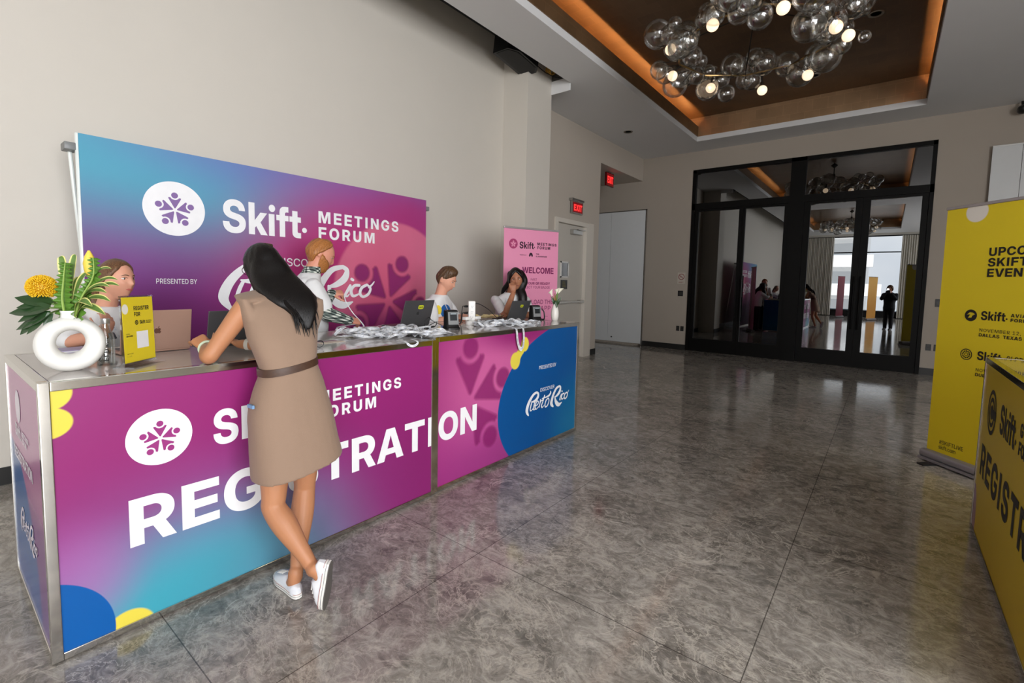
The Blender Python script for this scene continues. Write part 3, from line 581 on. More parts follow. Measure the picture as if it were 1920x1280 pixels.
# ------------------------------------------------------------------ room shell
YB, YF, XR = 11.30, -10.0, 6.2
f = MB(); f.box(-7.0, XR + .2, YF - .2, 12.0, -0.1, 0.0); struct(obj('floor', f, floor_mat(), smooth=False))
Z0, Z1 = 4.57, 4.67
XS, XT0, XT1 = -4.02, -3.391, 0.30
T1, T2 = (2.07, 10.535), (-8.0, 0.6)
cm = MB()
cm.box(XS, XT0, YF, YB, Z0, Z1); cm.box(XT1, XR, YF, YB, Z0, Z1)
cm.box(XT0, XT1, T1[1], YB, Z0, Z1); cm.box(XT0, XT1, T2[1], T1[0], Z0, Z1); cm.box(XT0, XT1, YF, T2[0], Z0, Z1)
cm.box(-4.92, XS, 6.457, YB, Z0, Z1)
ceil = struct(obj('ceiling', cm, CEILW, smooth=False))
for a, c in (T1, T2):
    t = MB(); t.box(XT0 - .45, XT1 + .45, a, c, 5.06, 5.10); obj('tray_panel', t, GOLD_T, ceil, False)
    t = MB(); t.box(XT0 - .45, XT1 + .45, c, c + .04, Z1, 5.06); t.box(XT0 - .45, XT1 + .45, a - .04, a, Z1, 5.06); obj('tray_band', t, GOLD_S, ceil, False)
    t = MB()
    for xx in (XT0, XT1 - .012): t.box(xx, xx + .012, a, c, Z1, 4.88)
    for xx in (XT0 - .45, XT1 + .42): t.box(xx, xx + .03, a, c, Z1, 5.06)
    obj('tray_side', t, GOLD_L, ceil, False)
LEDM = mat('led_strip', rgb(255, 200, 130), 0.5, emit=(1.0, 0.48, 0.16), estr=46.0)
for a, c in (T1, T2):
    for xx, w in ((XT0 - .14, 'counter'), (XT1 + .14, 'yellow banner')):
        t = MB(); t.box(xx - .01, xx + .01, a + .1, c - .1, Z1 + .02, Z1 + .03)
        tag(obj('led_strip', t, LEDM, None, False), 'warm light strip along the %s side of the copper ceiling recess by the %s' % (w, 'doors' if a > 0 else 'windows'), 'light strip', 'cove light strips')
# slot over the counter: dark void above the top of the wall
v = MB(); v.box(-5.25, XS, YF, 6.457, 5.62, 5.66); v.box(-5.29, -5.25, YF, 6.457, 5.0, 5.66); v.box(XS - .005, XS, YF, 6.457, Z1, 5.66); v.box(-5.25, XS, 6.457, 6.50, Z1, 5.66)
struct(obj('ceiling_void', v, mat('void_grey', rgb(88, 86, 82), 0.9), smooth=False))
w = MB(); w.box(-5.05, -4.85, YF, 6.457, 0, 5.17); struct(obj('wall_left', w, PLASTER, smooth=False))
w = MB(); w.box(-4.85, -4.382, 5.832, 6.457, 0, 5.6); struct(obj('column', w, PLASTER, smooth=False))
DY0, DY1, DZ = 7.50, 8.60, 2.67
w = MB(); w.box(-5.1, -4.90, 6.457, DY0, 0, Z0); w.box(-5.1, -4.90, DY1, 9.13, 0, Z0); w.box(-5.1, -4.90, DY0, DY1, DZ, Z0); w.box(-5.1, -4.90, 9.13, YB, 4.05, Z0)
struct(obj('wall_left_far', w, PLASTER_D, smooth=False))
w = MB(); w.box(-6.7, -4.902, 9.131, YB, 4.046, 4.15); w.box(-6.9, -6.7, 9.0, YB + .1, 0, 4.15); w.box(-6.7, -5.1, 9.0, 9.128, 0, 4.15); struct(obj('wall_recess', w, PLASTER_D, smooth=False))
GX0, GX1, GZ = -3.679, 0.524, 4.152
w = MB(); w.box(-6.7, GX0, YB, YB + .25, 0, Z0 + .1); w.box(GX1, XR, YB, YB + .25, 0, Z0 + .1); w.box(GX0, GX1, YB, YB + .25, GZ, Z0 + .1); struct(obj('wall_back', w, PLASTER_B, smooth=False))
w = MB(); RW0, RW1 = -8.0, 1.2
w.box(XR, XR + .2, YF, RW0, 0, 4.7); w.box(XR, XR + .2, RW1, YB + .2, 0, 4.7); w.box(XR, XR + .2, RW0, RW1, 0, .25); w.box(XR, XR + .2, RW0, RW1, 4.3, 4.7); struct(obj('wall_right', w, PLASTER, smooth=False))
w = MB(); w.box(-5.05, -3.75, YF - .2, YF, 0, 5.7); w.box(2.6, XR + .2, YF - .2, YF, 0, 4.7); w.box(-3.75, 2.6, YF - .2, YF, 4.45, 4.7); w.box(-3.75, 2.6, YF - .2, YF, 0, .30); struct(obj('wall_front', w, PLASTER, smooth=False))
for nm, bx in (('baseboard_left', [(-4.85, -4.838, YF, 5.832)]), ('baseboard_left_far', [(-4.90, -4.886, 8.89, 9.13), (-4.90, -4.886, 6.457, 7.40)]), ('baseboard_back', [(-4.75, GX0, YB - .014, YB), (GX1, XR, YB - .014, YB)]), ('baseboard_right', [(XR - .014, XR, YF, YB)]), ('baseboard_front', [(-3.9, 2.7, YF, YF + .02)])):
    t = MB()
    for x0, x1, y0, y1 in bx: t.box(x0, x1, y0, y1, 0.0, 0.36 if nm == 'baseboard_front' else 0.125)
    struct(obj(nm, t, BASEB, smooth=False))
t = MB(); t.box(-4.396, -4.37, 5.82, 6.457, 0, .125); t.box(-4.85, -4.37, 5.82, 5.832, 0, .125); struct(obj('baseboard_column', t, BASEB, smooth=False))
# windows behind the viewer
GLASSW = None
def win(name, horizontal, a0, a1, z0, z1, pos, nv, nh):
    t = MB(); th = .06
    for i in range(nv + 1):
        q = a0 + (a1 - a0) * i / nv
        if horizontal: t.box(q - .03, q + .03, pos - th, pos, z0, z1)
        else: t.box(pos, pos + th, q - .03, q + .03, z0, z1)
    for z in nh:
        if horizontal: t.box(a0, a1, pos - th, pos, z - .03, z + .03)
        else: t.box(pos, pos + th, a0, a1, z - .03, z + .03)
    return struct(obj(name, t, DARKM, smooth=False))
win('window_1', True, -3.75, 2.6, .30, 4.45, YF - .05, 3, (.33, 3.55, 4.42))
win('window_2', False, RW0, RW1, .25, 4.3, XR + .1, 6, (.28, 3.4, 4.27))
# dark room beyond the glazed doors
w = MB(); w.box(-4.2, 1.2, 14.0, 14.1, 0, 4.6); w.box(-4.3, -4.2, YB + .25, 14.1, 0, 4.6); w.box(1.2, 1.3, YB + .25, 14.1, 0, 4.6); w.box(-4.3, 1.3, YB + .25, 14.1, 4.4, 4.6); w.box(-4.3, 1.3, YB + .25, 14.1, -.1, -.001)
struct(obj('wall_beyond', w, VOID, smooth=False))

# ------------------------------------------------------------------ glazed double doors
def glass_mat(name, refl, tint):
    m, nt, out = nt_new(name)
    g = N(nt, 'BsdfGlossy', Roughness=0.0); g.inputs['Color'].default_value = (0.96, 0.98, 1.0, 1)
    t = N(nt, 'BsdfTransparent'); t.inputs['Color'].default_value = tint
    nz = N(nt, 'TexNoise', Scale=1.5); tc = N(nt, 'TexCoord'); L(nt, tc, 'Object', nz, 'Vector')
    mr = N(nt, 'MapRange'); mr.inputs['To Min'].default_value = refl * .96; mr.inputs['To Max'].default_value = refl * 1.04; L(nt, nz, 'Fac', mr, 'Value')
    mx = N(nt, 'MixShader'); L(nt, mr, 'Result', mx, 'Fac'); L(nt, t, 'BSDF', mx, 1); L(nt, g, 'BSDF', mx, 2); L(nt, mx, 'Shader', out, 'Surface'); return m
DOORGLASS = glass_mat('door_glass', 0.20, (0.06, 0.06, 0.06, 1))
y0, y1 = YB - .02, YB + .10
d2 = MB()
d2.box(GX0, GX0 + .075, y0, y1, 0, GZ); d2.box(GX1 - .06, GX1, y0, y1, 0, GZ); d2.box(GX0, GX1, y0, y1, GZ - .075, GZ); d2.box(-1.71, -1.44, y0, y1, 0, GZ)
d2.box(GX0, -1.71, y0, y1, 3.25, 3.39); d2.box(-1.44, GX1, y0, y1, 3.25, 3.39)
door2 = struct(obj('door_2', d2, DARKM, smooth=False), 'wide dark metal double doorway with four glazed leaves and two panes above')
for a, c in ((GX0 + .075, -1.71), (-1.44, GX1 - .06)):
    t = MB(); t.box(a, c, YB + .03, YB + .036, 3.39, GZ - .075); obj('transom_pane', t, DOORGLASS, door2, False)
for x0, x1, g0, g1, hs in ((GX0 + .078, -2.585, -3.52, -2.66, 1), (-2.582, -1.713, -2.53, -1.79, 0), (-1.437, -.482, -1.33, -.592, 1), (-.479, GX1 - .063, -.36, .372, 0)):
    t = MB(); a, c = YB + .0, YB + .06
    t.box(x0, g0, a, c, .004, 3.247); t.box(g1, x1, a, c, .004, 3.247); t.box(g0, g1, a, c, .004, .30); t.box(g0, g1, a, c, 3.205, 3.247)
    lf = obj('leaf', t, DARKM, door2, False)
    t = MB(); t.box(g0, g1, YB + .03, YB + .036, .30, 3.205); obj('pane', t, DOORGLASS, lf, False)
    hx = x1 - .05 if hs else x0 + .05
    t = MB(); t.tube([(hx, YB - .05, .75), (hx, YB - .05, 1.75)], .014, 10)
    for z in (.85, 1.65): t.tube([(hx, YB - .05, z), (hx, YB + .005, z)], .009, 8)
    obj('pull_handle', t, DARKM, lf)

# ------------------------------------------------------------------ exit door
DOORP = mat('door_paint', rgb(196, 190, 180), 0.5, var=0.02)
t = MB(); xa = -4.9
t.box(xa - .12, xa + .03, 7.426, 7.52, 0, 2.73); t.box(xa - .12, xa + .03, 8.58, 8.70, 0, 2.73); t.box(xa - .12, xa + .03, 7.52, 8.58, 2.65, 2.73)
t.box(xa, xa + .022, 8.70, 8.877, 0, 2.74)
door1 = struct(obj('door_1', t, mat('door_trim', rgb(214, 207, 196), 0.5, var=0.02), smooth=False), 'grey exit door with small window, push bar and closer')
t = MB(); t.box(xa - .09, xa - .045, 7.525, 8.575, .008, 2.645); lf = obj('leaf', t, DOORP, door1, False)
t = MB()
for q in ((7.735, 7.76, 1.62, 1.93), (7.995, 8.02, 1.62, 1.93), (7.735, 8.02, 1.62, 1.645), (7.735, 8.02, 1.905, 1.93)): t.box(xa - .045, xa - .025, *q)
wf = obj('vision_frame', t, WHITEP, lf, False)
t = MB(); t.box(xa - .044, xa - .035, 7.76, 7.995, 1.645, 1.905); obj('vision_pane', t, mat('dark_glass', rgb(30, 26, 22), 0.1), lf, False)
t = MB(); t.box(xa - .045, xa - .041, 7.76, 8.0, 1.40, 1.575); t2 = obj('notice_plate', t, BLACKP, lf, False)
t = MB()
for k in range(5): t.box(xa - .0405, xa - .040, 7.82, 7.95 - .01 * k, 1.44 + .024 * k, 1.448 + .024 * k)
obj('notice_mark', t, mat('dull_yellow', rgb(120, 110, 30), 0.5), lf, False)
t = MB(); t.box(xa - .045, xa + .03, 7.62, 7.90, 1.115, 1.175, bev=.008); t.box(xa - .045, xa + .03, 8.40, 8.56, 1.115, 1.175, bev=.008); t.box(xa - .005, xa + .02, 7.62, 8.56, 1.125, 1.165, bev=.006); obj('push_bar', t, mat('satin_steel', (.5, .47, .42), .35, .9), lf, False)
t = MB(); t.box(xa - .045, xa + .035, 8.05, 8.40, 2.47, 2.56, bev=.008); t.box(xa + .0, xa + .02, 8.25, 8.56, 2.57, 2.585); obj('door_closer', t, BRUSHED, lf, False)

# ------------------------------------------------------------------ exit signs
REDM = mat('exit_red_panel', rgb(120, 16, 20), 0.4, emit=rgb(150, 12, 18), estr=0.25)
REDL = mat('exit_red_letters', rgb(255, 60, 60), 0.4, emit=rgb(255, 45, 45), estr=1.6)
def exit_sign(label, x, yc, z0, w, h, bracket):
    t = thing('exit_sign', label, 'sign', (x, yc, z0), (0, 0, 0), 'red exit signs')
    b = MB(); b.box(-.02, .02, -w / 2, w / 2, 0, h)
    obj('housing', b, BRUSHED if bracket else mat('clear_red', rgb(90, 14, 18), .2), t, False, True)
    b = MB(); b.box(.02, .024, -w / 2 + .02, w / 2 - .02, .02, h - .02); obj('panel', b, REDM, t, False, True)
    a = Art(); a.text('EXIT', 0, h * .22, h * .52, FB, width=w * .78, align='c')
    obj('lettering', a.mb(lambda u, v: (.026, u, v)), REDL, t, False, True)
    b = MB()
    if bracket: b.box(-.05, .035, -w / 2 - .03, w / 2 + .03, h, h + .05, bev=.008)
    else: b.box(-.015, .015, -.06, .06, h, h + .03)
    obj('bracket', b, BRUSHED, t, False, True)
    return t
exit_sign('red exit sign in steel bracket above the grey exit door', -4.855, 8.13, 2.86, .40, .23, True)
exit_sign('red exit sign hanging from the soffit of the far recess', -5.13, 9.98, 3.72, .36, .30, False)

# ------------------------------------------------------------------ loudspeaker in the slot and its loose cables
sp = thing('loudspeaker', 'black loudspeaker hanging in the ceiling slot above the backdrop', 'speaker', (-4.40, 5.58, 4.66))
t = MB(); Mx = Matrix.Translation((0, 0, 0)) @ Matrix.Rotation(radians(-8), 4, 'X')
t.prism([(-.17, -.34), (.10, -.34), (.2, -.2), (.2, .24), (.1, .34), (-.17, .34)], 0.0, .34, Mx); obj('cabinet', t, BLACKP, sp, False, True)
t = MB(); t.box(-.03, .03, -.03, .03, .3, .98); obj('bracket', t, BLACKP, sp, False, True)
t = MB(); t.prism([(-.12, -.32), (.08, -.32), (.17, -.19), (.17, .22), (.08, .32), (-.12, .32)], -.006, 0.0, Mx); obj('grille', t, mat('speaker_grille', rgb(10, 10, 11), .6), sp, False, True)
t = MB(); t.tube(crom([(-4.33, 5.92, 4.75), (-4.25, 6.1, 4.66), (-4.15, 6.3, 4.63), (-4.06, 6.43, 4.66)], 6), .008, 6)
tag(obj('speaker_cable', t, BLACKP), 'black cable running from the loudspeaker along the ceiling slot', 'cable')
t = MB()
for k in range(4):
    c = (-4.30 + .012 * k, 6.27, 4.77 + .01 * k); t.tube([(c[0] + .02 * sin(3 * a + k), c[1] + .085 * cos(a), c[2] + .075 * sin(a) * (1 + .1 * k)) for a in [2 * pi * q / 20 for q in range(20)]], .009, 6, True)
t.tube([(-4.28, 6.33, 4.72), (-4.26, 6.40, 4.9), (-4.26, 6.42, 5.6)], .008, 6)
tag(obj('cable_coil', t, mat('yellow_cable', rgb(190, 140, 30), .5)), 'coil of yellow cable hanging at the end of the ceiling slot', 'cable')
t = MB(); t.box(-4.38, -4.03, 6.44, 6.456, 4.47, 4.67); struct(obj('trim_1', t, CEILW, smooth=False))

# ------------------------------------------------------------------ white partitions, switches, ceiling fittings
PANELW = mat('panel_white', rgb(206, 208, 208), 0.35, var=0.02)
def partition(label, x0, x1, seam, y, h):
    r = thing('partition_panel', label, 'partition', ((x0 + x1) / 2, y, 0))
    t = MB(); t.box(x0, seam - .003, y - .02, y + .02, .05, h - .02); obj('board', t, PANELW, r, False)
    t = MB(); t.box(seam + .003, x1 - .02, y - .02, y + .02, .05, h - .02); obj('board', t, PANELW, r, False)
    t = MB(); t.box(x0, x1, y - .024, y + .024, h - .02, h); t.box(x1 - .02, x1, y - .024, y + .024, .03, h); obj('edge_rail', t, BRUSHED, r, False)
    for q0, q1 in ((x1 - .05, x1 - .01), (x0 + .05, x0 + .1)):
        t = MB(); t.box(q0, q1, y - .03, y + .03, 0, .05); obj('foot', t, BRUSHED, r, False)
    return r
r = partition('tall white partition panel standing in the far recess behind the exit door', -6.3, -4.735, -5.665, YB - .06, 3.35)
t = MB(); t.lathe([(0, 0), (.02, 0), (.02, .012), (0, .012)], 12, Matrix.Translation((-5.55, YB - .08, .16)) @ Matrix.Rotation(pi / 2, 4, 'X')); obj('lock', t, BLACKP, r)
partition('tall white partition panel against the back wall behind the yellow banner', 1.206, 2.7, 1.556, YB - .06, 3.92)
def wall_plate(name, label, cat, x, z, w, h, holes, group=None, col=BLACKP):
    r = thing(name, label, cat, (x, YB, z), (0, 0, 0), group)
    t = MB(); t.box(-w / 2, w / 2, -.008, 0, -h / 2, h / 2, bev=.002); obj('cover_plate', t, col, r, False, True)
    t = MB()
    for hx, hz, hw, hh in holes: t.box(hx - hw / 2, hx + hw / 2, -.012, -.008, hz - hh / 2, hz + hh / 2)
    obj('insert', t, mat('insert_dark', rgb(40, 38, 36), .35), r, False, True)
    return r
wall_plate('light_switch', 'black light switch plate left of the glazed doors below the round notice', 'switch', -3.85, 1.33, .12, .13, [(0, 0, .05, .08)])
wall_plate('light_switch', 'black light switch plate between the glazed doors and the yellow banner', 'switch', .75, 1.30, .17, .14, [(-.04, 0, .04, .07), (.04, 0, .04, .07)])
for x, lab in ((-3.875, 'black socket left of the glazed doors, the one farther from the door frame'), (-3.775, 'black socket left of the glazed doors, the one nearer the door frame'), (.625, 'black socket right of the glazed doors, the one nearer the door frame'), (.735, 'black socket right of the glazed doors, the one nearer the yellow banner')):
    wall_plate('wall_socket', lab, 'socket', x, .50, .075, .115, [(0, .025, .035, .03), (0, -.025, .035, .03)], 'black wall sockets beside the glazed doors')
r = thing('notice', 'small round no smoking notice on the wall left of the glazed doors', 'sign', (-3.845, YB, 1.70))
t = MB(); t.box(-.09, .09, -.004, 0, -.14, .12); obj('plate', t, mat('plate_grey', rgb(180, 172, 160), .4), r, False, True)
a = Art(); a.ring(0, .02, .058, .072, 32); a.poly([(-.055, .06), (-.045, .068), (.055, -.02), (.045, -.028)]); a.rect(-.045, .02, .012, .022); a.rect(-.06, .06, -.105, -.098); a.rect(-.06, .03, -.12, -.114)
obj('symbol', a.mb(lambda u, v: (u, -.006, v)), mat('notice_red', rgb(120, 40, 40), .5), r, False, True)
FIXT = mat('fixture_grey', rgb(120, 112, 100), .5)
for x, y, z, lab in ((-1.2, 9.55, 5.06, 'round downlight in the copper ceiling recess near the glazed doors'), (-.35, 7.9, 5.06, 'round downlight in the copper ceiling recess right of the bubble chandelier'), (-2.5, 8.3, 5.06, 'round downlight in the copper ceiling recess behind the bubble chandelier'), (-4.3, 9.1, Z0, 'flat round fitting in the white ceiling above the exit door')):
    r = thing('downlight', lab, 'ceiling light', (x, y, z), (0, 0, 0), 'recessed ceiling fittings')
    t = MB(); t.lathe([(.055, -.002), (.085, -.012), (.09, 0)], 24); obj('ring', t, FIXT, r, True, True)
    t = MB(); t.lathe([(0, -.004), (.058, -.004)], 24); obj('lens', t, mat('lens_dark', rgb(70, 62, 52), .3), r, True, True)
r = thing('ceiling_camera', 'small black camera under the ceiling at the back wall above the yellow banner', 'camera', (1.50, YB - .15, 4.43))
t = MB(); t.ball((0, 0, 0), (.07, .1, .07), 16); obj('camera_body', t, BLACKP, r, True, True)
t = MB(); t.tube([(0, 0, .05), (0, .05, .14)], .02, 8); obj('bracket', t, BLACKP, r, True, True)
# ------------------------------------------------------------------ registration counters
MAG = rgb(144, 36, 110)
TOPM = mat('counter_top_gloss', rgb(196, 190, 186), 0.06, spec=0.7, var=0.02)
def counter(label, loc, W, D, H, front_mat, side_mat, facing=1, top_mat=None):
    """front face at local x=0 looking to +x, width along y, depth to -x"""
    r = thing('registration_counter', label, 'counter', loc, (0, 0, 0 if facing > 0 else pi))
    p = .034; g = .006
    fr = MB()
    for x0, x1 in ((-p, 0), (-D, -D + p)):
        for a, c in ((0, p), (W - p, W)): fr.box(x0, x1, a, c, g, H, bev=.003)
        fr.box(x0, x1, p, W - p, H - .037, H, bev=.003); fr.box(x0, x1, p, W - p, g, .036, bev=.003)
    for a, c in ((0, p), (W - p, W)):
        fr.box(-D + p, -p, a, c, H - .037, H, bev=.003); fr.box(-D + p, -p, a, c, g, .036, bev=.003)
    obj('frame', fr, CHROME, r, False, True)
    t = MB(); t.box(-D + .012, -.036, .036, W - .036, H - .02, H - .002); obj('worktop', t, top_mat or TOPM, r, False, True)
    t = MB(); t.box(-.02, -.006, p, W - p, .036, H - .037); fp = obj('front_panel', t, front_mat, r, False, True)
    t = MB(); t.box(-D + p, -p, .006, .02, .036, H - .037); s1 = obj('side_panel', t, side_mat, r, False, True)
    t = MB(); t.box(-D + p, -p, W - .02, W - .006, .036, H - .037); s2 = obj('side_panel', t, side_mat, r, False, True)
    for x in (-.06, -D + .06):
        for a in (.06, W - .06):
            t = MB(); t.lathe([(.02, 0), (.02, .012)], 12, Matrix.Translation((x, a, 0))); obj('levelling_foot', t, BLACKP, r, True, True)
    return r, fp, s1, s2
YA, YBC = .275, 2.246
TEAL, VIO, PINK, BLUE, YEL = rgb(62, 158, 178), rgb(128, 92, 154), rgb(200, 96, 152), rgb(0, 88, 164), rgb(226, 208, 76)
fa = print_mat('counter_print_near', MAG, [('e', .62, -.10, .95, .62, .55, (*VIO[:3], .95)), ('e', .62, -.20, .80, .58, .42, TEAL), ('e', .08, .30, .16, .18, .8, (*rgb(180, 100, 175)[:3], .5)),
    ('e', 1.9, .1, .9, .5, .8, (*rgb(128, 30, 100)[:3], .8)),
    ('e', .235, -.005, .095, .10, .05, YEL), ('e', -.075, .06, .27, .275, .008, BLUE), ('e', .03, .785 + .275, .066, .066, .06, YEL), ('e', .022, .945, .072, .06, .06, YEL)], rough=.38)
sa = print_mat('counter_print_side', rgb(170, 110, 150), [('r', 1, .62, .42, rgb(120, 70, 130)), ('e', -1.0, .05, .75, .66, .03, rgb(40, 90, 150)), ('r', 1, .30, .0, (*rgb(80, 90, 160)[:3], .5))], ax=(0, 2), rough=.25, spec=.7)
cA, fpA, sA, _ = counter('long counter with magenta REGISTRATION front, nearer unit where the woman leans', (-2.425, YA, 0), 1.963, .968, 1.103, fa, sa)
fb = print_mat('counter_print_far', rgb(142, 30, 106), [('e', .72, .70, .62, .55, .75, (*PINK[:3], .95)), ('e', .62, -.05, .6, .34, .6, (*rgb(120, 28, 92)[:3], .8)), ('e', .5, .1, .75, .4, .8, (*rgb(180, 70, 150)[:3], .4)), ('e', 1.0, 1.12, .5, .16, .6, (*rgb(142, 30, 106)[:3], .9)),
    ('e', 1.948, .40, 1.25, .753, .004, rgb(0, 78, 144)), ('e', 1.95, .05, .35, .4, .9, (*rgb(20, 120, 165)[:3], .8)),
    ('e', 1.05, .975, .055, .062, .10, YEL), ('e', 1.006, .932, .036, .042, .15, YEL), ('e', .984, .910, .034, .040, .15, YEL), ('e', .962, .888, .038, .044, .15, YEL), ('e', .918, .845, .066, .072, .10, YEL)], rough=.38)
cB, fpB, sB, _ = counter('farther counter unit with pink and blue front and white Puerto Rico logo', (-2.44, YBC, 0), 1.962, .968, 1.118, fb, fb)
WHITEI = PAPERW
PURP = mat('print_purple', rgb(150, 40, 120), .5)
def on_front(par, off=.0015):
    return lambda u, v: (-.006 + off, u, v)
# near unit lettering
a = Art(); a.circle(.645 - YA, .812, .121, 64); obj('emblem_disc', a.mb(on_front(cA, .001)), WHITEI, fpA, False, True)
a = Art()
for k in range(5): a.figure(.645 - YA, .812 - .006, .112, pi / 2 + 2 * pi * k / 5)
obj('emblem_figures', a.mb(on_front(cA, .0018)), PURP, fpA, False, True)
a = Art(); skift_block(a, .845 - YA, .716, .170); obj('wordmark', a.mb(on_front(cA)), WHITEI, fpA, False, True)
a = Art()
RX0, RX1, RZ, RH = .540, 2.676, .362, .205
# REGISTRATION runs over both units: the word is set whole and the letters shared out
adv = [FB[c][0] for c in 'REGISTRATION']; tot = sum(adv[:-1]) + FB['N'][0] - .10; trk = ((RX1 - RX0) - tot * RH) / 11
x = RX0 - .04 * RH; pos = []
for c, w_ in zip('REGISTRATION', adv): pos.append((c, x)); x += w_ * RH + trk
shift = -0.018
for c, x in pos[:10]: a.text(c, x - YA + shift, RZ, RH, FB)
obj('headline', a.mb(on_front(cA)), WHITEI, fpA, False, True)
a = Art()
for c, x in pos[10:]: a.text(c, x - YBC + .012, RZ, RH, FB)
obj('headline', a.mb(on_front(cB)), WHITEI, fpB, False, True)
a = Art(); a.text('PRESENTED BY', 3.515 - YBC, .722, .034, FR, width=.285)
obj('presenter_line', a.mb(on_front(cB)), WHITEI, fpB, False, True)
a = Art(); a.text('DISCOVER', 3.545 - YBC, .512, .034, FR, width=.235)
puerto_rico(a, 3.345 - YBC, .331, .69)
obj('partner_logo', a.mb(on_front(cB)), WHITEI, fpB, False, True)
def ghost(name, par, F, u, v, S, ang0, col, clip, strength=.8, kk=(0, 1, 2, 3, 4), hole=None):
    """big soft figures printed in the background of a panel, edges fading out"""
    m, nt, out = nt_new(name + '_ink')
    b = N(nt, 'BsdfPrincipled', Roughness=.45); b.inputs['Base Color'].default_value = col
    at = N(nt, 'Attribute', attribute_name='fade'); tr = N(nt, 'BsdfTransparent'); mx = N(nt, 'MixShader')
    nz = N(nt, 'TexNoise', Scale=2.0); tc = N(nt, 'TexCoord'); L(nt, tc, 'Object', nz, 'Vector')
    mr = N(nt, 'MapRange'); mr.inputs['To Min'].default_value = strength * .85; mr.inputs['To Max'].default_value = strength; L(nt, nz, 'Fac', mr, 'Value')
    mu = N(nt, 'Math', operation='MULTIPLY'); L(nt, at, 'Fac', mu, 0); L(nt, mr, 'Result', mu, 1)
    if hole:
        sp = N(nt, 'SeparateXYZ'); L(nt, tc, 'Object', sp, 'Vector'); acc = []
        for ax_, c_, r_ in (('Y', hole[0], hole[2]), ('Z', hole[1], hole[3])):
            s_ = N(nt, 'Math', operation='SUBTRACT'); L(nt, sp, ax_, s_, 0); s_.inputs[1].default_value = c_
            d_ = N(nt, 'Math', operation='DIVIDE'); L(nt, s_, 0, d_, 0); d_.inputs[1].default_value = r_
            p_ = N(nt, 'Math', operation='MULTIPLY'); L(nt, d_, 0, p_, 0); L(nt, d_, 0, p_, 1); acc.append(p_)
        q_ = N(nt, 'Math', operation='ADD'); L(nt, acc[0], 0, q_, 0); L(nt, acc[1], 0, q_, 1)
        g_ = N(nt, 'Math', operation='GREATER_THAN'); L(nt, q_, 0, g_, 0); g_.inputs[1].default_value = 1.0
        m2 = N(nt, 'Math', operation='MULTIPLY'); L(nt, mu, 0, m2, 0); L(nt, g_, 0, m2, 1); mu = m2
    L(nt, mu, 0, mx, 'Fac'); L(nt, tr, 'BSDF', mx, 1); L(nt, b, 'BSDF', mx, 2); L(nt, mx, 'Shader', out, 'Surface')
    vs = []; fs = []; al = []
    def clipc(p): return (max(clip[0], min(clip[1], p[0])), max(clip[2], min(clip[3], p[1])))
    for k in kk:
        A = Art(); A.figure(u, v, S, ang0 + 2 * pi * k / 5)
        for job in A.jobs:
            pts = job[0]; n = len(pts)
            # outward normals for the fading rim
            area = sum(pts[i][0] * pts[(i + 1) % n][1] - pts[(i + 1) % n][0] * pts[i][1] for i in range(n)); sg = 1 if area > 0 else -1
            rin = []; rout = []
            w_ = .020 * S
            for i in range(n):
                ax, ay = pts[i - 1]; bx, by = pts[(i + 1) % n]; dx, dy = bx - ax, by - ay; l = sqrt(dx * dx + dy * dy) or 1
                nx, ny = dy / l * sg, -dx / l * sg
                rin.append((pts[i][0] - nx * w_, pts[i][1] - ny * w_)); rout.append((pts[i][0] + nx * w_, pts[i][1] + ny * w_))
            A2 = Art(); A2.poly(rin); mb = A2.mb(lambda p, q: (p, q, 0)); o = len(vs)
            vs += [(p[0], p[1]) for p in mb.v]; al += [1.0] * len(mb.v); fs += [tuple(i + o for i in f_) for f_ in mb.f]
            o = len(vs); vs += rin + rout; al += [1.0] * n + [0.0] * n
            fs += [(o + i, o + (i + 1) % n, o + n + (i + 1) % n, o + n + i) for i in range(n)]
    me = bpy.data.meshes.new(name)
    me.from_pydata([F(*clipc(p)) for p in vs], [], fs); me.materials.append(m)
    at_ = me.attributes.new('fade', 'FLOAT', 'POINT'); at_.data.foreach_set('value', al)
    return mesh_obj(name, me, par)
ghost('emblem_ghost', fpB, on_front(cB, .0006), 2.61 - YBC, .60, .72, pi / 2, rgb(150, 30, 112), (.036, 1.92, .038, 1.08), .62, (0, 4, 3), (1.948, .40, 1.25, .753))
# side panel graphics of the near unit
F_side = lambda u, v: (-u, .0045, v)
a = Art(); a.circle(.62, .905, .075, 32, .075); a.text('Skift', .66, .74, .07, FB, width=.26) if False else None
obj('emblem_disc', a.mb(F_side), mat('print_pale', rgb(215, 205, 215), .4), sA, False, True)
a = Art(); a.text('Skift', -.74, .755, .062, FB, width=.17); a.text('MEETINGS', -.54, .785, .026, FB, width=.2); a.text('FORUM', -.54, .755, .026, FB, width=.14); a.text('REGISTRATION', -.80, .64, .055, FB, width=.52)
obj('wordmark', a.mb(lambda u, v: (u, .0045, v)), mat('print_pale', rgb(215, 205, 215), .4), sA, False, True)
a = Art(); puerto_rico(a, -.72, .30, .46); obj('partner_logo', a.mb(lambda u, v: (u, .0045, v)), mat('print_pale', rgb(215, 205, 215), .4), sA, False, True)

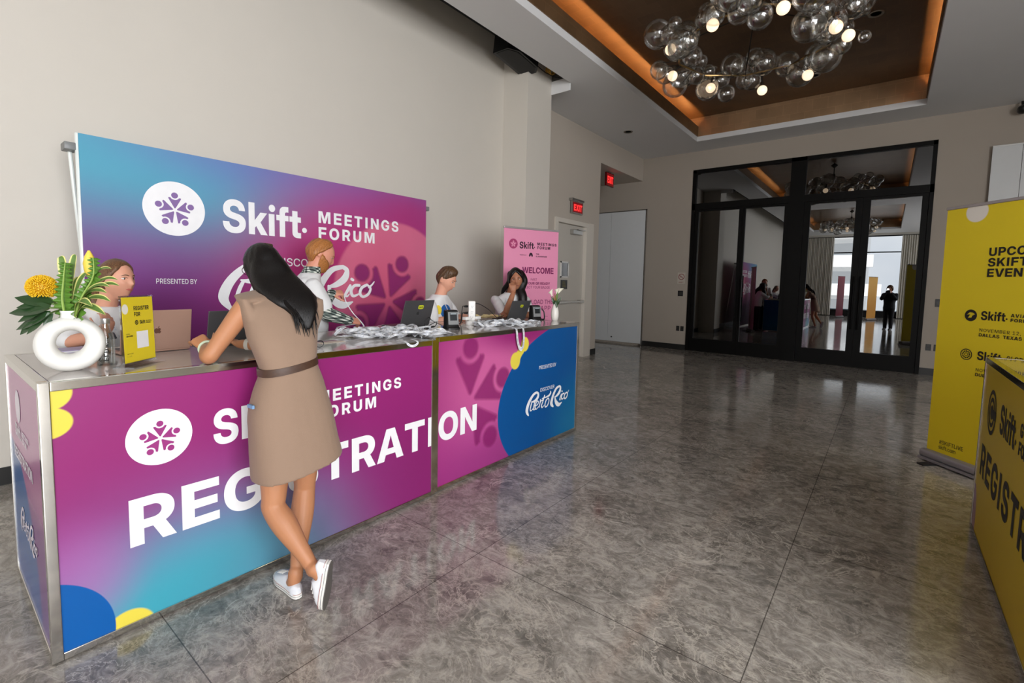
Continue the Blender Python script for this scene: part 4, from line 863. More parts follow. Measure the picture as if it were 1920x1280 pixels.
# ------------------------------------------------------------------ fabric backdrop
BX, B0, B1, BZ = -4.35, .757, 3.838, 2.452
bd = thing('backdrop', 'wide magenta and teal fabric backdrop on white tube stand behind the counters', 'backdrop', (BX, (B0 + B1) / 2, 0))
bp_ = print_mat('backdrop_print', rgb(138, 42, 110), [
    ('r', 1, 1.62, 2.45, rgb(124, 92, 160)), ('e', -1.35, 2.55, 1.25, .85, .6, rgb(86, 160, 186)), ('e', -.35, 2.62, .9, .35, .7, (*rgb(110, 110, 180)[:3], .7)), ('e', -1.5, 1.35, .8, .55, .8, (*rgb(118, 56, 132)[:3], .8)), ('r', 1, 1.55, 1.15, (*rgb(110, 34, 100)[:3], .7)),
    ('e', .55, 1.62, .85, .75, .75, (*rgb(186, 52, 110)[:3], .75)), ('e', 1.35, 2.2, .5, .3, .8, (*rgb(168, 48, 112)[:3], .8)),
    ('e', 1.12, 1.38, .78, .76, .03, (*rgb(214, 112, 140)[:3], .80)), ('e', .95, 1.28, .35, .5, .9, (*rgb(196, 76, 110)[:3], .6)), ('e', .95, .85, 1.0, .3, .6, (*rgb(120, 34, 100)[:3], .7))], rough=.6, spec=.25, bump=.08)
t = MB(); t.box(-.012, .0, -(B1 - B0) / 2, (B1 - B0) / 2, .04, BZ)
bf = obj('printed_fabric', t, bp_, bd, False, True)
YC = (B0 + B1) / 2
F_bd = lambda u, v: (.0015, u - YC, v)
a = Art(); a.circle(1.300, 2.018, .205, 64); obj('emblem_disc', a.mb(F_bd), WHITEI, bf, False, True)
a = Art()
for k in range(5): a.figure(1.300, 2.008, .195, pi / 2 + 2 * pi * k / 5)
obj('emblem_figures', a.mb(lambda u, v: (.0025, u - YC, v)), mat('print_mauve', rgb(130, 100, 158), .5), bf, False, True)
a = Art(); skift_block(a, 1.625, 1.874, .280); obj('wordmark', a.mb(F_bd), WHITEI, bf, False, True)
a = Art(); a.text('PRESENTED BY', 1.161, 1.443, .038, FR, width=.275)
obj('presenter_line', a.mb(F_bd), WHITEI, bf, False, True)
a = Art(); a.text('DISCOVER', 2.06, 1.615, .072, FR, width=.50)
puerto_rico(a, 1.63, 1.235, 1.46)
obj('partner_logo', a.mb(F_bd), WHITEI, bf, False, True)
ghost('emblem_ghost', bf, lambda u, v: (.0008, u - YC, v), 3.30, 1.27, .80, radians(66), rgb(142, 36, 112), (B0 + .02, B1 - .02, .1, BZ - .02), .72)
t = MB(); TUBE = mat('stand_white', rgb(222, 226, 222), .35)
h = (B1 - B0) / 2
for y in (-h + .0, h - .0): t.tube([(-.03, y, .02), (-.03, y, BZ - .005)], .016, 10)
t.tube([(-.03, -h, BZ - .02), (-.03, h, BZ - .02)], .014, 10); t.tube([(-.03, -h, .06), (-.03, h, .06)], .014, 10)
obj('stand_frame', t, TUBE, bd, True, True)
for s_ in (-1, 1):
    t = MB(); t.tube([(-.11, s_ * (h + .03), BZ - .09), (-.42, s_ * (h - .15), .02)], .012, 8)
    t.tube([(-.03, s_ * h, .03), (-.45, s_ * (h - .15), .03)], .012, 8); obj('stand_brace', t, TUBE, bd, True, True)
    t = MB(); t.box(-.14, -.02, s_ * h + (-.07 if s_ < 0 else .0), s_ * h + (0 if s_ < 0 else .07), BZ - .115, BZ - .065, bev=.006); obj('stand_clamp', t, GREYP, bd, True, True)

# ------------------------------------------------------------------ roll-up banners
def rollup(label, A, d, W, H, base_col, layers, name='rollup_banner', group=None):
    """A = ground point of the left edge, d = direction of its width, seen from the front"""
    ang = atan2(d[1], d[0])
    r = thing(name, label, 'banner', (A[0], A[1], 0), (0, 0, ang), group)
    t = MB(); t.prism([(-.02, -.07), (W + .02, -.07), (W + .02, .07), (-.02, .07)], .012, .03)
    t.loft([((-.02, 0, .062), (0, .056, 0), (0, 0, .036)), ((W + .02, 0, .062), (0, .056, 0), (0, 0, .036))], 24, 3.2); obj('base_cassette', t, mat('cassette_grey', rgb(150, 146, 148), .35, .3), r, True, True)
    for q in (.1, W - .16):
        t = MB(); t.box(q, q + .06, -.20, .20, 0, .012); obj('foot', t, BLACKP, r, False, True)
    t = MB(); t.box(0, W, -.006, -.003, .10, H - .02); fb_ = obj('printed_sheet', t, print_mat('rollup_print_' + label[:6], base_col, layers, ax=(0, 2), rough=.5, bump=.04), r, False, True)
    t = MB(); t.box(-.005, W + .005, -.016, .012, H - .025, H, bev=.005); obj('top_rail', t, mat('rail_grey', rgb(165, 160, 160), .35, .4), r, False, True)
    t = MB(); t.tube([(W / 2, .03, .05), (W / 2, .03, H - .02)], .012, 8); obj('pole', t, BRUSHED, r, True, True)
    return r, fb_
F_roll = lambda u, v: (u, -.0075, v)
pk, pks = rollup('pink roll-up welcome banner beside the far end of the counter', (-3.758, 4.574), (.372, .928), .817, 2.20, rgb(222, 140, 172), [('r', 1, 1.2, .2, (*rgb(214, 120, 160)[:3], .7))])
DPUR = mat('print_plum', rgb(120, 28, 84), .5); PLUMD = mat('print_dark_plum', rgb(50, 16, 40), .5)
a = Art(); a.circle(.134, 1.99, .062, 40); obj('emblem_disc', a.mb(F_roll), mat('print_rose', rgb(160, 50, 100), .5), pks, False, True)
a = Art()
for k in range(5): a.figure(.134, 1.987, .060, pi / 2 + 2 * pi * k / 5)
obj('emblem_figures', a.mb(lambda u, v: (u, -.0085, v)), mat('print_lightpink', rgb(232, 150, 180), .5), pks, False, True)
a = Art(); skift_block(a, .222, 1.935, .088, f=.99); obj('wordmark', a.mb(F_roll), PLUMD, pks, False, True)
a = Art(); a.text('THE', .47, 1.868, .017, FB, width=.05); a.text('GLASSHOUSE', .47, 1.838, .017, FB, width=.17)
a.poly([(.395 + .03 * cos(radians(q)), 1.845 + .045 * sin(radians(q))) for q in range(0, 181, 12)] + [(.395 + .012 * cos(radians(q)), 1.835 + .02 * sin(radians(q))) for q in range(180, -1, -20)])
a.text('PRESENTED BY', .23, 1.85, .011, FR, width=.1)
obj('host_line', a.mb(F_roll), PLUMD, pks, False, True)
a = Art(); a.text('WELCOME', .27, 1.628, .078, FB, width=.485); obj('headline', a.mb(F_roll), DPUR, pks, False, True)
a = Art()
a.text('FAST', .40, 1.535, .032, FR, width=.10, align='l'); a.text('HAVE YOUR QR READY', .70, 1.485, .032, FB, width=.50, align='r'); a.text('COLLECT YOUR BADGE', .70, 1.435, .032, FR, width=.46, align='r')
obj('instruction_text', a.mb(F_roll), DPUR, pks, False, True)
a = Art(); a.text('DOWNLOAD THE', .755, 1.235, .056, FR, width=.56, align='r'); a.text('APP', .72, 1.155, .056, FR, width=.16, align='r'); a.rect(.62, .68, 1.07, 1.074)
obj('headline', a.mb(F_roll), DPUR, pks, False, True)
YELLOW = rgb(238, 214, 36)
yl, yls = rollup('yellow roll-up banner listing upcoming events behind the yellow counter', (.365, 5.621), (.69, -.7238), .86, 2.232, YELLOW, [('e', .243, 2.165, .085, .085, .06, rgb(240, 236, 225)), ('r', 1, 1.6, .4, (*rgb(225, 196, 20)[:3], .6))])
a = Art()
for i, s_ in enumerate(('UPCOMING', 'SKIFT', 'EVENTS')): a.text(s_, .360, 1.797 - .083 * i, .066, FB, track=.003)
obj('headline', a.mb(F_roll), INKB, yls, False, True); a = Art()
for yy, s2, s3, dt, ct in ((1.317, 'AVIATION', 'FORUM', 'NOVEMBER 12, 2024', 'DALLAS, TEXAS'), (.992, 'GLOBAL', 'FORUM', 'NOVEMBER 19, 2024', 'DUBAI')):
    skift_block(a, .346, yy - .032, .074, None, None); a.text(s2, .560, yy + .006, .026, FB, track=.004); a.text(s3, .560, yy - .030, .026, FB, track=.004)
    a.text(dt, .345, yy - .126, .026, FR, track=.003); a.text(ct, .345, yy - .165, .026, FB, track=.002)
obj('event_text', a.mb(F_roll), INKB, yls, False, True); a = Art()
a.text('#SKIFTLIVE', .105, .180, .034, FR, width=.205); a.text('skift.com', .103, .135, .034, FR, width=.15)
obj('footer_text', a.mb(F_roll), INKB, yls, False, True); a = Art()
# round marks: a plane-like swirl and a spoked wheel
a.jobs.append([[(.270 + .048 * cos(radians(q)), 1.317 + .048 * sin(radians(q))) for q in range(0, 360, 9)], [(.270 + x_, 1.317 + y_) for x_, y_ in ((-.032, .004), (-.008, .026), (.012, .024), (.034, .012), (.012, -.002), (.006, -.018), (-.022, -.022), (-.004, .008))]])
a.ring(.262, .992, .040, .047, 40); a.ring(.262, .992, .010, .015, 24)
for k in range(12):
    q = 2 * pi * k / 12; a.circle(.262 + .027 * cos(q), .992 + .027 * sin(q), .0062, 10)
obj('event_emblem', a.mb(F_roll), INKB, yls, False, True)
rollup('red roll-up banner by the window wall, seen mirrored in the glazed doors', (-1.85, -8.2), (-.32, .95), .80, 2.2, rgb(130, 40, 60), [('r', 1, .5, 2.0, rgb(150, 50, 70))])
rollup('orange roll-up banner by the window wall, seen mirrored in the glazed doors', (-.45, -7.2), (-.42, .91), .80, 2.15, rgb(200, 140, 60), [('r', 1, .5, 2.0, rgb(220, 170, 90))])

# ------------------------------------------------------------------ yellow counter
fy = print_mat('yellow_counter_print', rgb(200, 176, 36), [('e', .02, .10, .12, .20, .03, rgb(120, 90, 150)), ('r', 1, .5, .0, (*rgb(205, 170, 40)[:3], .4))], rough=.4)
cY, fpY, sY, _ = counter('yellow registration counter standing apart on the opposite side of the hall', (.507, 4.190, 0), 1.95, .70, 1.106, fy, fy, facing=-1, top_mat=mat('counter_top_mirror', rgb(150, 148, 140), 0.03, spec=1.0, coat=1.0, var=.02))
# local y runs from the far end towards the viewer on this unit
F_y = lambda u, v: (-.0045, u, v)
a = Art()
a.ring(.355, .82, .106, .130, 56); a.ring(.355, .82, .062, .086, 48); a.circle(.355, .82, .042, 28); a.rect(.385, .49, .79, .845)
obj('emblem', a.mb(F_y), INKB, fpY, False, True)
a = Art(); skift_block(a, .605, .765, .158, 'GLOBAL', 'FORUM', .8); obj('wordmark', a.mb(F_y), INKB, fpY, False, True)
a = Art(); x = .135; late = []
for q in 'REGISTRATION':
    w_ = FB[q][0] * .19
    if x + w_ < 1.90: a.text(q, x, .398, .19, FB)
    else: late.append((q, max(x, 1.985)))
    x = max(x, 1.985 if late else 0) + w_ + .022
obj('headline', a.mb(F_y), INKB, fpY, False, True)
# ------------------------------------------------------------------ bubble chandelier
def bubble_mat():
    m, nt, out = nt_new('clear_bubble_glass')
    g = N(nt, 'BsdfGlossy', Roughness=0.03); t = N(nt, 'BsdfTransparent'); t.inputs['Color'].default_value = (.90, .90, .885, 1)
    lw = N(nt, 'LayerWeight', Blend=0.22); nz = N(nt, 'TexNoise', Scale=18.0, Detail=3.0); tc = N(nt, 'TexCoord'); L(nt, tc, 'Object', nz, 'Vector')
    bp = N(nt, 'Bump', Strength=.25, Distance=.02); L(nt, nz, 'Fac', bp, 'Height'); L(nt, bp, 'Normal', g, 'Normal')
    mr = N(nt, 'MapRange'); mr.inputs['To Min'].default_value = .12; mr.inputs['To Max'].default_value = .75; L(nt, lw, 'Fresnel', mr, 'Value')
    mx = N(nt, 'MixShader'); L(nt, mr, 'Result', mx, 'Fac'); L(nt, t, 'BSDF', mx, 1); L(nt, g, 'BSDF', mx, 2); L(nt, mx, 'Shader', out, 'Surface'); return m
BUB = bubble_mat()
BULB = mat('milk_bulb', rgb(240, 215, 185), .4, emit=(1.0, .74, .50), estr=1.25)
BRASS = mat('aged_brass', (.42, .28, .12), .3, 1.0)
BRONZE = mat('dark_bronze', rgb(34, 28, 22), .4, .6)
def chandelier(label, cx, cy, cz):
    rnd = random.Random(5)
    r = thing('bubble_chandelier', label, 'chandelier', (cx, cy, cz), (0, 0, 0), 'bubble chandeliers')
    R0 = .86
    t = MB(); n = 10
    ringp = [(R0 * cos(2 * pi * k / n), R0 * sin(2 * pi * k / n), 0) for k in range(n)]
    for k in range(n): t.tube([ringp[k], ringp[(k + 1) % n]], .011, 8)
    cl = t; cl.cur = 1; t = MB()
    for k in (0, 3, 6, 8): t.tube([ringp[k], (0, 0, .38)], .008, 6)
    t.tube([(0, 0, .30), (0, 0, .73)], .013, 8); t.lathe([(0, .28), (.035, .30), (.035, .42), (0, .44)], 12)
    obj('stem', t, BRONZE, r, True, True)
    t = MB(); t.lathe([(0, .58), (.085, .66), (.085, .665), (0, .735)], 4); obj('canopy', t, BRONZE, r, False, True)
    unit = {}
    def sph(R, mat_, nm):
        key = (round(R, 3), nm)
        if key not in unit:
            q = MB(); q.ball((0, 0, 0), R, 24); unit[key] = q.mesh(nm, mat_)
        return unit[key]
    for k in range(76):
        a = 2 * pi * (k + rnd.uniform(-.45, .45)) / 76
        R = rnd.choice((.062, .075, .085, .10, .115, .125, .15, .165))
        rr = R0 + rnd.uniform(-.13, .24); z = rnd.uniform(-.19, .19)
        o = mesh_obj('glass_globe', sph(R, BUB, 'glass_globe'), r); o.location = (rr * cos(a), rr * sin(a), z)
        bx, by = R0 * cos(a), R0 * sin(a); cl.tube([(bx, by, 0), (rr * cos(a), rr * sin(a), z - R * .8 if z > 0 else z + R * .8)], .004, 5)
    for k in range(9):
        a = 2 * pi * (k + .35 + rnd.uniform(-.15, .15)) / 9; rr = R0 + rnd.uniform(.0, .17); z = rnd.uniform(-.20, -.06)
        o = mesh_obj('bulb', sph(.062, BULB, 'bulb'), r); o.location = (rr * cos(a), rr * sin(a), z)
        cl.tube([(R0 * cos(a), R0 * sin(a), 0), (rr * cos(a), rr * sin(a), z + .04)], .014, 8)
    obj('ring_frame', cl, [BRASS, BRONZE], r, True, True)
    return r
ch = chandelier('large ring chandelier of clear glass bubbles hanging from the copper ceiling recess', -1.42, 6.25, 4.33)
c2 = copy_tree(ch); c2.location = (-1.5, -3.7, 4.33); c2['label'] = 'ring chandelier of glass bubbles near the windows, seen mirrored in the glazed doors'

# ------------------------------------------------------------------ things on the counter
ZA, ZB = 1.1012, 1.1162       # worktop heights of the two units
CERAM = mat('white_ceramic', rgb(232, 231, 226), .55, var=.03, scale=9, bump=.10, bscale=30)
# ring vase
vs_ = thing('ring_vase', 'white ceramic ring-shaped vase holding the flowers at the near end of the counter', 'vase', (-2.675, .412, ZA), (0, 0, radians(4)))
t = MB(); n1, n2 = 48, 20; vv = []; ff = []
for i in range(n1):
    A_ = 2 * pi * i / n1; Rm = .0895
    for j in range(n2):
        B_ = 2 * pi * j / n2
        rr = Rm + 0.0365 * cos(B_) * (1 + .12 * sin(A_) * -1)
        z = rr * sin(A_) * .92 + .117; z = max(z, .0 + .004 * 0)
        vv.append((.050 * sin(B_) * (1.0 - .1 * sin(A_)), rr * cos(A_) * .91, max(z, 0.0)))
for i in range(n1):
    for j in range(n2): ff.append((i * n2 + j, ((i + 1) % n1) * n2 + j, ((i + 1) % n1) * n2 + (j + 1) % n2, i * n2 + (j + 1) % n2))
t.add(vv, ff); t.lathe([(.042, .205), (.030, .222), (.028, .240), (.031, .252), (.026, .252), (.023, .236)], 28)
obj('vase_body', t, CERAM, vs_, True, True)
VT = V((-2.675, .412, ZA + .235))    # mouth of the vase
LEAFD = mat('leaf_dark', rgb(38, 66, 34), .35, var=.25, scale=30); LEAFM = mat('leaf_green', rgb(86, 128, 44), .45, var=.2, scale=25)
def varieg():
    m, nt, out = nt_new('leaf_variegated'); b = N(nt, 'BsdfPrincipled', Roughness=.42)
    at = N(nt, 'Attribute', attribute_name='edge'); rp = N(nt, 'ValToRGB'); e = rp.color_ramp.elements
    e[0].position = .62; e[0].color = rgb(96, 128, 62); e[1].position = .74; e[1].color = rgb(228, 222, 140)
    nz = N(nt, 'TexNoise', Scale=30.0); tc = N(nt, 'TexCoord'); L(nt, tc, 'Object', nz, 'Vector')
    ad = N(nt, 'Math', operation='MULTIPLY_ADD'); ad.inputs[1].default_value = .2; L(nt, nz, 'Fac', ad, 0); L(nt, at, 'Fac', ad, 2)
    sb = N(nt, 'Math', operation='SUBTRACT'); sb.inputs[1].default_value = .1; L(nt, ad, 0, sb, 0)
    L(nt, sb, 0, rp, 'Fac'); L(nt, rp, 'Color', b, 'Base Color'); L(nt, b, 'BSDF', out, 'Surface'); return m
VARM = varieg()
def blade(path, widths, normal, fold=.25, n=8):
    """a leaf blade along a path: list of verts, faces, edge factor"""
    P = crom([tuple(p) for p in path], n); W_ = crom([(w,) for w in widths], n); vs = []; fs = []; ed = []
    m = len(P)
    for i in range(m):
        p = V(P[i]); t_ = (V(P[min(i + 1, m - 1)]) - V(P[max(i - 1, 0)])).normalized()
        s_ = t_.cross(V(normal)).normalized(); nn = s_.cross(t_)
        w = max(W_[i][0], .0006)
        for q, e in ((-1, 1), (-.5, .5), (0, 0), (.5, .5), (1, 1)):
            vs.append(p + s_ * w * q + nn * abs(q) * w * fold); ed.append(e)
    for i in range(m - 1):
        for q in range(4): fs.append((i * 5 + q, i * 5 + q + 1, i * 5 + 6 + q, i * 5 + 5 + q))
    return vs, fs, ed
def blade_obj(name, blades, m, parent=None, edge=False):
    vs = []; fs = []; ed = []
    for a, b_, c_ in blades:
        o = len(vs); vs += [tuple(p) for p in a]; fs += [tuple(i + o for i in f_) for f_ in b_]; ed += c_
    off = worldloc(parent).translation if parent else V((0, 0, 0))
    me = bpy.data.meshes.new(name); me.from_pydata([tuple(V(p) - off) for p in vs], [], fs); me.materials.append(m)
    for p in me.polygons: p.use_smooth = True
    if edge:
        at = me.attributes.new('edge', 'FLOAT', 'POINT'); at.data.foreach_set('value', ed)
    return mesh_obj(name, me, parent)
RT, UPV = V((cos(yaw), sin(yaw), 0)), V((0, 0, 1))       # sideways along the counter corner and up
FWD = V((sin(yaw), -cos(yaw), 0))                           # out of the bunch towards the hall
def P3(a, u_, f_=0.0): return VT + RT * a + UPV * u_ + FWD * f_
STEMM = mat('stem_green', rgb(92, 120, 56), .5)
def sprig(name, label, cat, group=None):
    return thing(name, label, cat, tuple(VT), (0, 0, 0), group)
# yellow pincushion flowers
def protea(label, c, R, stem_pts):
    r = sprig('pincushion_flower', label, 'flower', 'flowers in the ring vase')
    t = MB(); rnd = random.Random(3); c = V(c)
    t.ball(tuple(c), (R * .70, R * .70, R * .70), 20)
    for k in range(620):
        z = 1 - 1.8 * (k + .5) / 620; a = k * 2.39996; s_ = sqrt(max(0, 1 - z * z)); d = V((s_ * cos(a), s_ * sin(a), z))
        d2 = (d + V((rnd.uniform(-.4, .4), rnd.uniform(-.4, .4), rnd.uniform(-.2, .5)))).normalized()
        p0 = c + d * R * .62; p1 = c + d * R * .9; p2 = p1 + d2 * R * .2
        t.tube([p0, p1, p2], [.0018, .0015, .0021], 4, rounded=False)
    obj('flower_head', t, mat('flower_yellow', rgb(240, 196, 40), .5, var=.3, scale=60), r)
    t = MB(); t.tube(crom(stem_pts, 5), .005, 6); obj('flower_stem', t, STEMM, r)
    return r
protea('round yellow pincushion flower on the outer side of the ring vase', P3(-.095, .112, .015), .047, [P3(-.10, .08), P3(-.06, .05), P3(-.01, .0), P3(0, -.03)])
r = sprig('yellow_bud', 'tall pale yellow flower bud rising behind the fern fronds in the ring vase', 'flower', 'flowers in the ring vase')
t = MB(); c = P3(.048, .215, -.05); t.loft([(c + UPV * z, V((w, 0, 0)), V((0, w, 0))) for z, w in ((-.06, .008), (-.03, .019), (.0, .022), (.03, .016), (.055, .004))], 12); obj('bud_head', t, mat('bud_yellow', rgb(236, 208, 84), .5), r)
t = MB(); t.tube([P3(0, -.03), P3(.03, .09, -.04), P3(.048, .16, -.05)], .004, 6); obj('bud_stem', t, STEMM, r)
# big dark split leaves
def monstera(label, base, tip, w, lobes, normal):
    r = sprig('split_leaf', label, 'leaf', 'dark split leaves in the ring vase')
    base, tip = V(base), V(tip); ax = tip - base; side = ax.cross(V(normal)).normalized(); bl = []
    bl.append(blade([base, base + ax * .25, base + ax * .65, tip], [.010, w * .62, w * .55, .001], normal, .2))
    for fr, s_, ln in lobes:
        p = base + ax * fr; e = p + ax * (.50 * ln) + side * s_ * w * 1.25 * ln
        bl.append(blade([p - ax * .06, p * .5 + e * .5 + ax * .02 + side * s_ * w * .12, e], [w * .30, w * .42, .001], normal, .12))
    blade_obj('leaf_blade', bl, LEAFD, r)
    t = MB(); t.tube(crom([P3(0, -.03), P3(-.02, .02), base], 5), .0035, 6); obj('leaf_stalk', t, STEMM, r)
NR = (FWD + UPV * .8).normalized()
monstera('dark split leaf pointing outward from the ring vase, uppermost under the yellow flower', P3(-.05, .045, .02), P3(-.205, .068, .02), .040, ((.3, -1, .9),), NR)
monstera('dark split leaf reaching outward from the ring vase, the middle one', P3(-.04, .03, .04), P3(-.20, .005, .05), .048, ((.2, -1, .9), (.35, 1, .7)), NR)
monstera('dark split leaf drooping over the side of the ring vase, the lowest one', P3(-.03, .01, .05), P3(-.165, -.062, .06), .044, ((.15, -1, 1.0), (.4, 1, .7), (.5, -1, .7)), NR)
monstera('small dark leaf hanging down the front of the ring vase', P3(-.03, .01, .05), P3(-.045, -.068, .065), .02, ((.3, 1, .5), (.3, -1, .5)), (FWD + RT * .3).normalized())
# rippled fern fronds
def frond(label, pts, w):
    r = sprig('fern_frond', label, 'frond', 'fern fronds in the ring vase')
    P = crom([tuple(p) for p in pts], 24); vs = []; fs = []; m = len(P)
    for i in range(m):
        p = V(P[i]); t_ = (V(P[min(i + 1, m - 1)]) - V(P[max(i - 1, 0)])).normalized(); s_ = t_.cross(FWD).normalized(); nn = s_.cross(t_)
        ww = w * (interp(i / m, (0, .15, .6, .85, 1), (.55, 1, .8, .55, .75)))
        for q in (-1, -.6, -.2, 0, .2, .6, 1):
            vs.append(p + s_ * ww * q * (1 + .05 * sin(i * 1.15) + .03 * sin(i * .31)) + nn * (.010 * abs(q) * sin(i * 1.15 + q)) - FWD * .006 * (1 - abs(q)))
    for i in range(m - 1):
        for q in range(6): fs.append((i * 7 + q, i * 7 + q + 1, i * 7 + 8 + q, i * 7 + 7 + q))
    blade_obj('frond_blade', [(vs, fs, [0] * len(vs))], LEAFM, r)
    t = MB(); t.tube([V(p) + FWD * .004 for p in P], [.0055 * (1 - .7 * i / m) for i in range(m)], 6); obj('midrib', t, mat('midrib_green', rgb(140, 168, 80), .5), r)
frond('rippled green fern frond standing upright in the ring vase', [P3(0, -.04, .01), P3(-.005, .06, .02), P3(.0, .15, .015), P3(.005, .215, .01)], .036)
frond('rippled green fern frond leaning over towards the counter in the ring vase', [P3(.01, -.04, .0), P3(.06, .07, .005), P3(.108, .160, .0), P3(.112, .238, .0)], .032)
# variegated strap leaves
for k, (lab, ends) in enumerate((('cream-edged striped leaves fanning low to the inner side of the ring vase', [(.19, .12, .02), (.185, .095, .03), (.20, .060, .03), (.185, .005, .04), (.15, .04, .06)]),
                                 ('cream-edged striped leaves rising high to the inner side of the ring vase', [(.175, .195, -.01), (.19, .15, -.02), (.205, .125, -.01)]),
                                 ('cream-edged striped leaves arching upright at the back of the ring vase', [(-.03, .175, -.02), (-.06, .24, -.03), (.055, .17, -.04), (.0, .15, -.06), (.01, .25, -.03)]))):
    r = sprig('striped_leaf_spray', lab, 'leaves', 'striped leaf sprays in the ring vase'); bl = []
    for a, u_, f_ in ends:
        e = P3(a, u_, f_); b0 = P3(a * .12, -.03, 0); mid = P3(a * .55, u_ * .62 + .035, f_ * .6)
        bl.append(blade([b0, P3(a * .3, u_ * .35 + .02, f_ * .3), mid, P3(a * .8, u_ * .88 + .022, f_ * .9), e], [.003, .009, .0165, .013, .0006], (FWD * .75 + UPV).normalized(), .3))
    blade_obj('leaf_blade', bl, VARM, r, True)

# water bottle
b_ = thing('water_bottle', 'clear glass water bottle with silver screw cap beside the ring vase', 'bottle', (-2.745, .538, ZA))
def clear_mat(name, tint=(.93, .96, .96, 1), f=.10):
    m, nt, out = nt_new(name); g = N(nt, 'BsdfGlossy', Roughness=.04); t_ = N(nt, 'BsdfTransparent'); t_.inputs['Color'].default_value = tint
    lw = N(nt, 'LayerWeight', Blend=.35); mr = N(nt, 'MapRange'); mr.inputs['To Min'].default_value = f; mr.inputs['To Max'].default_value = .6; L(nt, lw, 'Fresnel', mr, 'Value')
    nz = N(nt, 'TexNoise', Scale=14.0); tc = N(nt, 'TexCoord'); L(nt, tc, 'Object', nz, 'Vector'); bp = N(nt, 'Bump', Strength=.15, Distance=.01); L(nt, nz, 'Fac', bp, 'Height'); L(nt, bp, 'Normal', g, 'Normal')
    mx = N(nt, 'MixShader'); L(nt, mr, 'Result', mx, 'Fac'); L(nt, t_, 'BSDF', mx, 1); L(nt, g, 'BSDF', mx, 2); L(nt, mx, 'Shader', out, 'Surface'); return m
CLEAR = clear_mat('clear_glass_bottle', (.88, .91, .91, 1), .14); ACRYL = clear_mat('clear_acrylic', (.97, .98, .98, 1), .08)
t = MB(); t.lathe([(0, .0), (.029, .0), (.032, .006), (.032, .115), (.029, .135), (.0175, .165), (.0165, .185), (.0165, .19)], 28); obj('bottle_body', t, CLEAR, b_, True, True)
t = MB(); t.lathe([(.0175, .186), (.0185, .188), (.0185, .208), (0, .209)], 24); obj('cap', t, mat('silver_cap', (.7, .7, .72), .3, .9), b_, True, True)
a = Art(); a.text('FLOW', 0, 0, .018, FB, width=.085); a.text('WATER', 0, -.026, .015, FB, width=.08)
ca = radians(-25)
def F_bot(u, v):
    q = ca + v / .033; return (.0325 * cos(q), .0325 * sin(q), .02 + u)
obj('bottle_print', a.mb(F_bot), INKB, b_, True, True)
# acrylic sign holder
s_ = thing('sign_holder', 'yellow REGISTER FOR sheet in a clear acrylic stand on the counter', 'sign holder', (-2.655, .640, ZA), (0, 0, radians(42)))
Wd, Hd = .205, .302
t = MB(); Mt = Matrix.Rotation(radians(-1.5), 4, 'Y')
t.box(-.003, .003, -Wd / 2, Wd / 2, .012, Hd + .012, Mt); t.box(-.045, .045, -Wd / 2, Wd / 2, 0, .004); t.box(-.012, .006, -Wd / 2, Wd / 2, .004, .02)
obj('acrylic_stand', t, ACRYL, s_, False, True)
t = MB(); t.box(.0034, .0042, -Wd / 2 + .006, Wd / 2 - .006, .018, Hd + .005, Mt)
sh = obj('printed_sheet', t, print_mat('sign_print', rgb(226, 204, 40), [('e', -.078, .255, .018, .022, .1, rgb(235, 232, 220))], rough=.25), s_, False, True)
F_sg = lambda u, v: tuple(Mt @ V((.0048, u - Wd / 2, v)))
a = Art(); a.text('REGISTER', .074, .248, .0185, FB, width=.098); a.text('FOR', .074, .221, .0185, FB, width=.040)
a.ring(.088, .193, .006, .0105, 20); a.circle(.088, .193, .0035, 12); a.text('Skift', .106, .185, .0165, FB, width=.036); a.text('GLOBAL', .148, .1935, .0062, FB, width=.038); a.text('FORUM', .148, .185, .0062, FB, width=.030)
a.text('SCAN', .020, .142, .006, FR, width=.022); a.text('QR CODE', .020, .132, .0065, FB, width=.040); a.text('SKIFT.COM', .020, .055, .005, FR, width=.036); a.text('LIVE', .020, .044, .005, FR, width=.026)
obj('lettering', a.mb(F_sg), INKB, sh, False, True)
a = Art(); a.rect(.084, .158, .076, .152); obj('blank_square', a.mb(lambda u, v: tuple(Mt @ V((.0047, u - Wd / 2, v)))), PAPERW, sh, False, True)
# lilac notebooks behind the vase
for k, lab in enumerate(('lilac notebook lying under another behind the ring vase', 'lilac notebook lying on top of another behind the ring vase')):
    nb = thing('notebook', lab, 'notebook', (-3.22, .50, ZA + .014 * k), (0, 0, radians(2 + 5 * k)), 'lilac notebooks')
    t = MB(); t.box(-.07, .07, -.10, .10, 0, .013, bev=.002); obj('cover', t, mat('notebook_lilac', rgb(188, 176, 214), .5), nb, False, True)
    t = MB(); t.box(-.072, .072, -.0985, .0985 + .0025, .003, .010); obj('pages', t, PAPERW, nb, False, True)
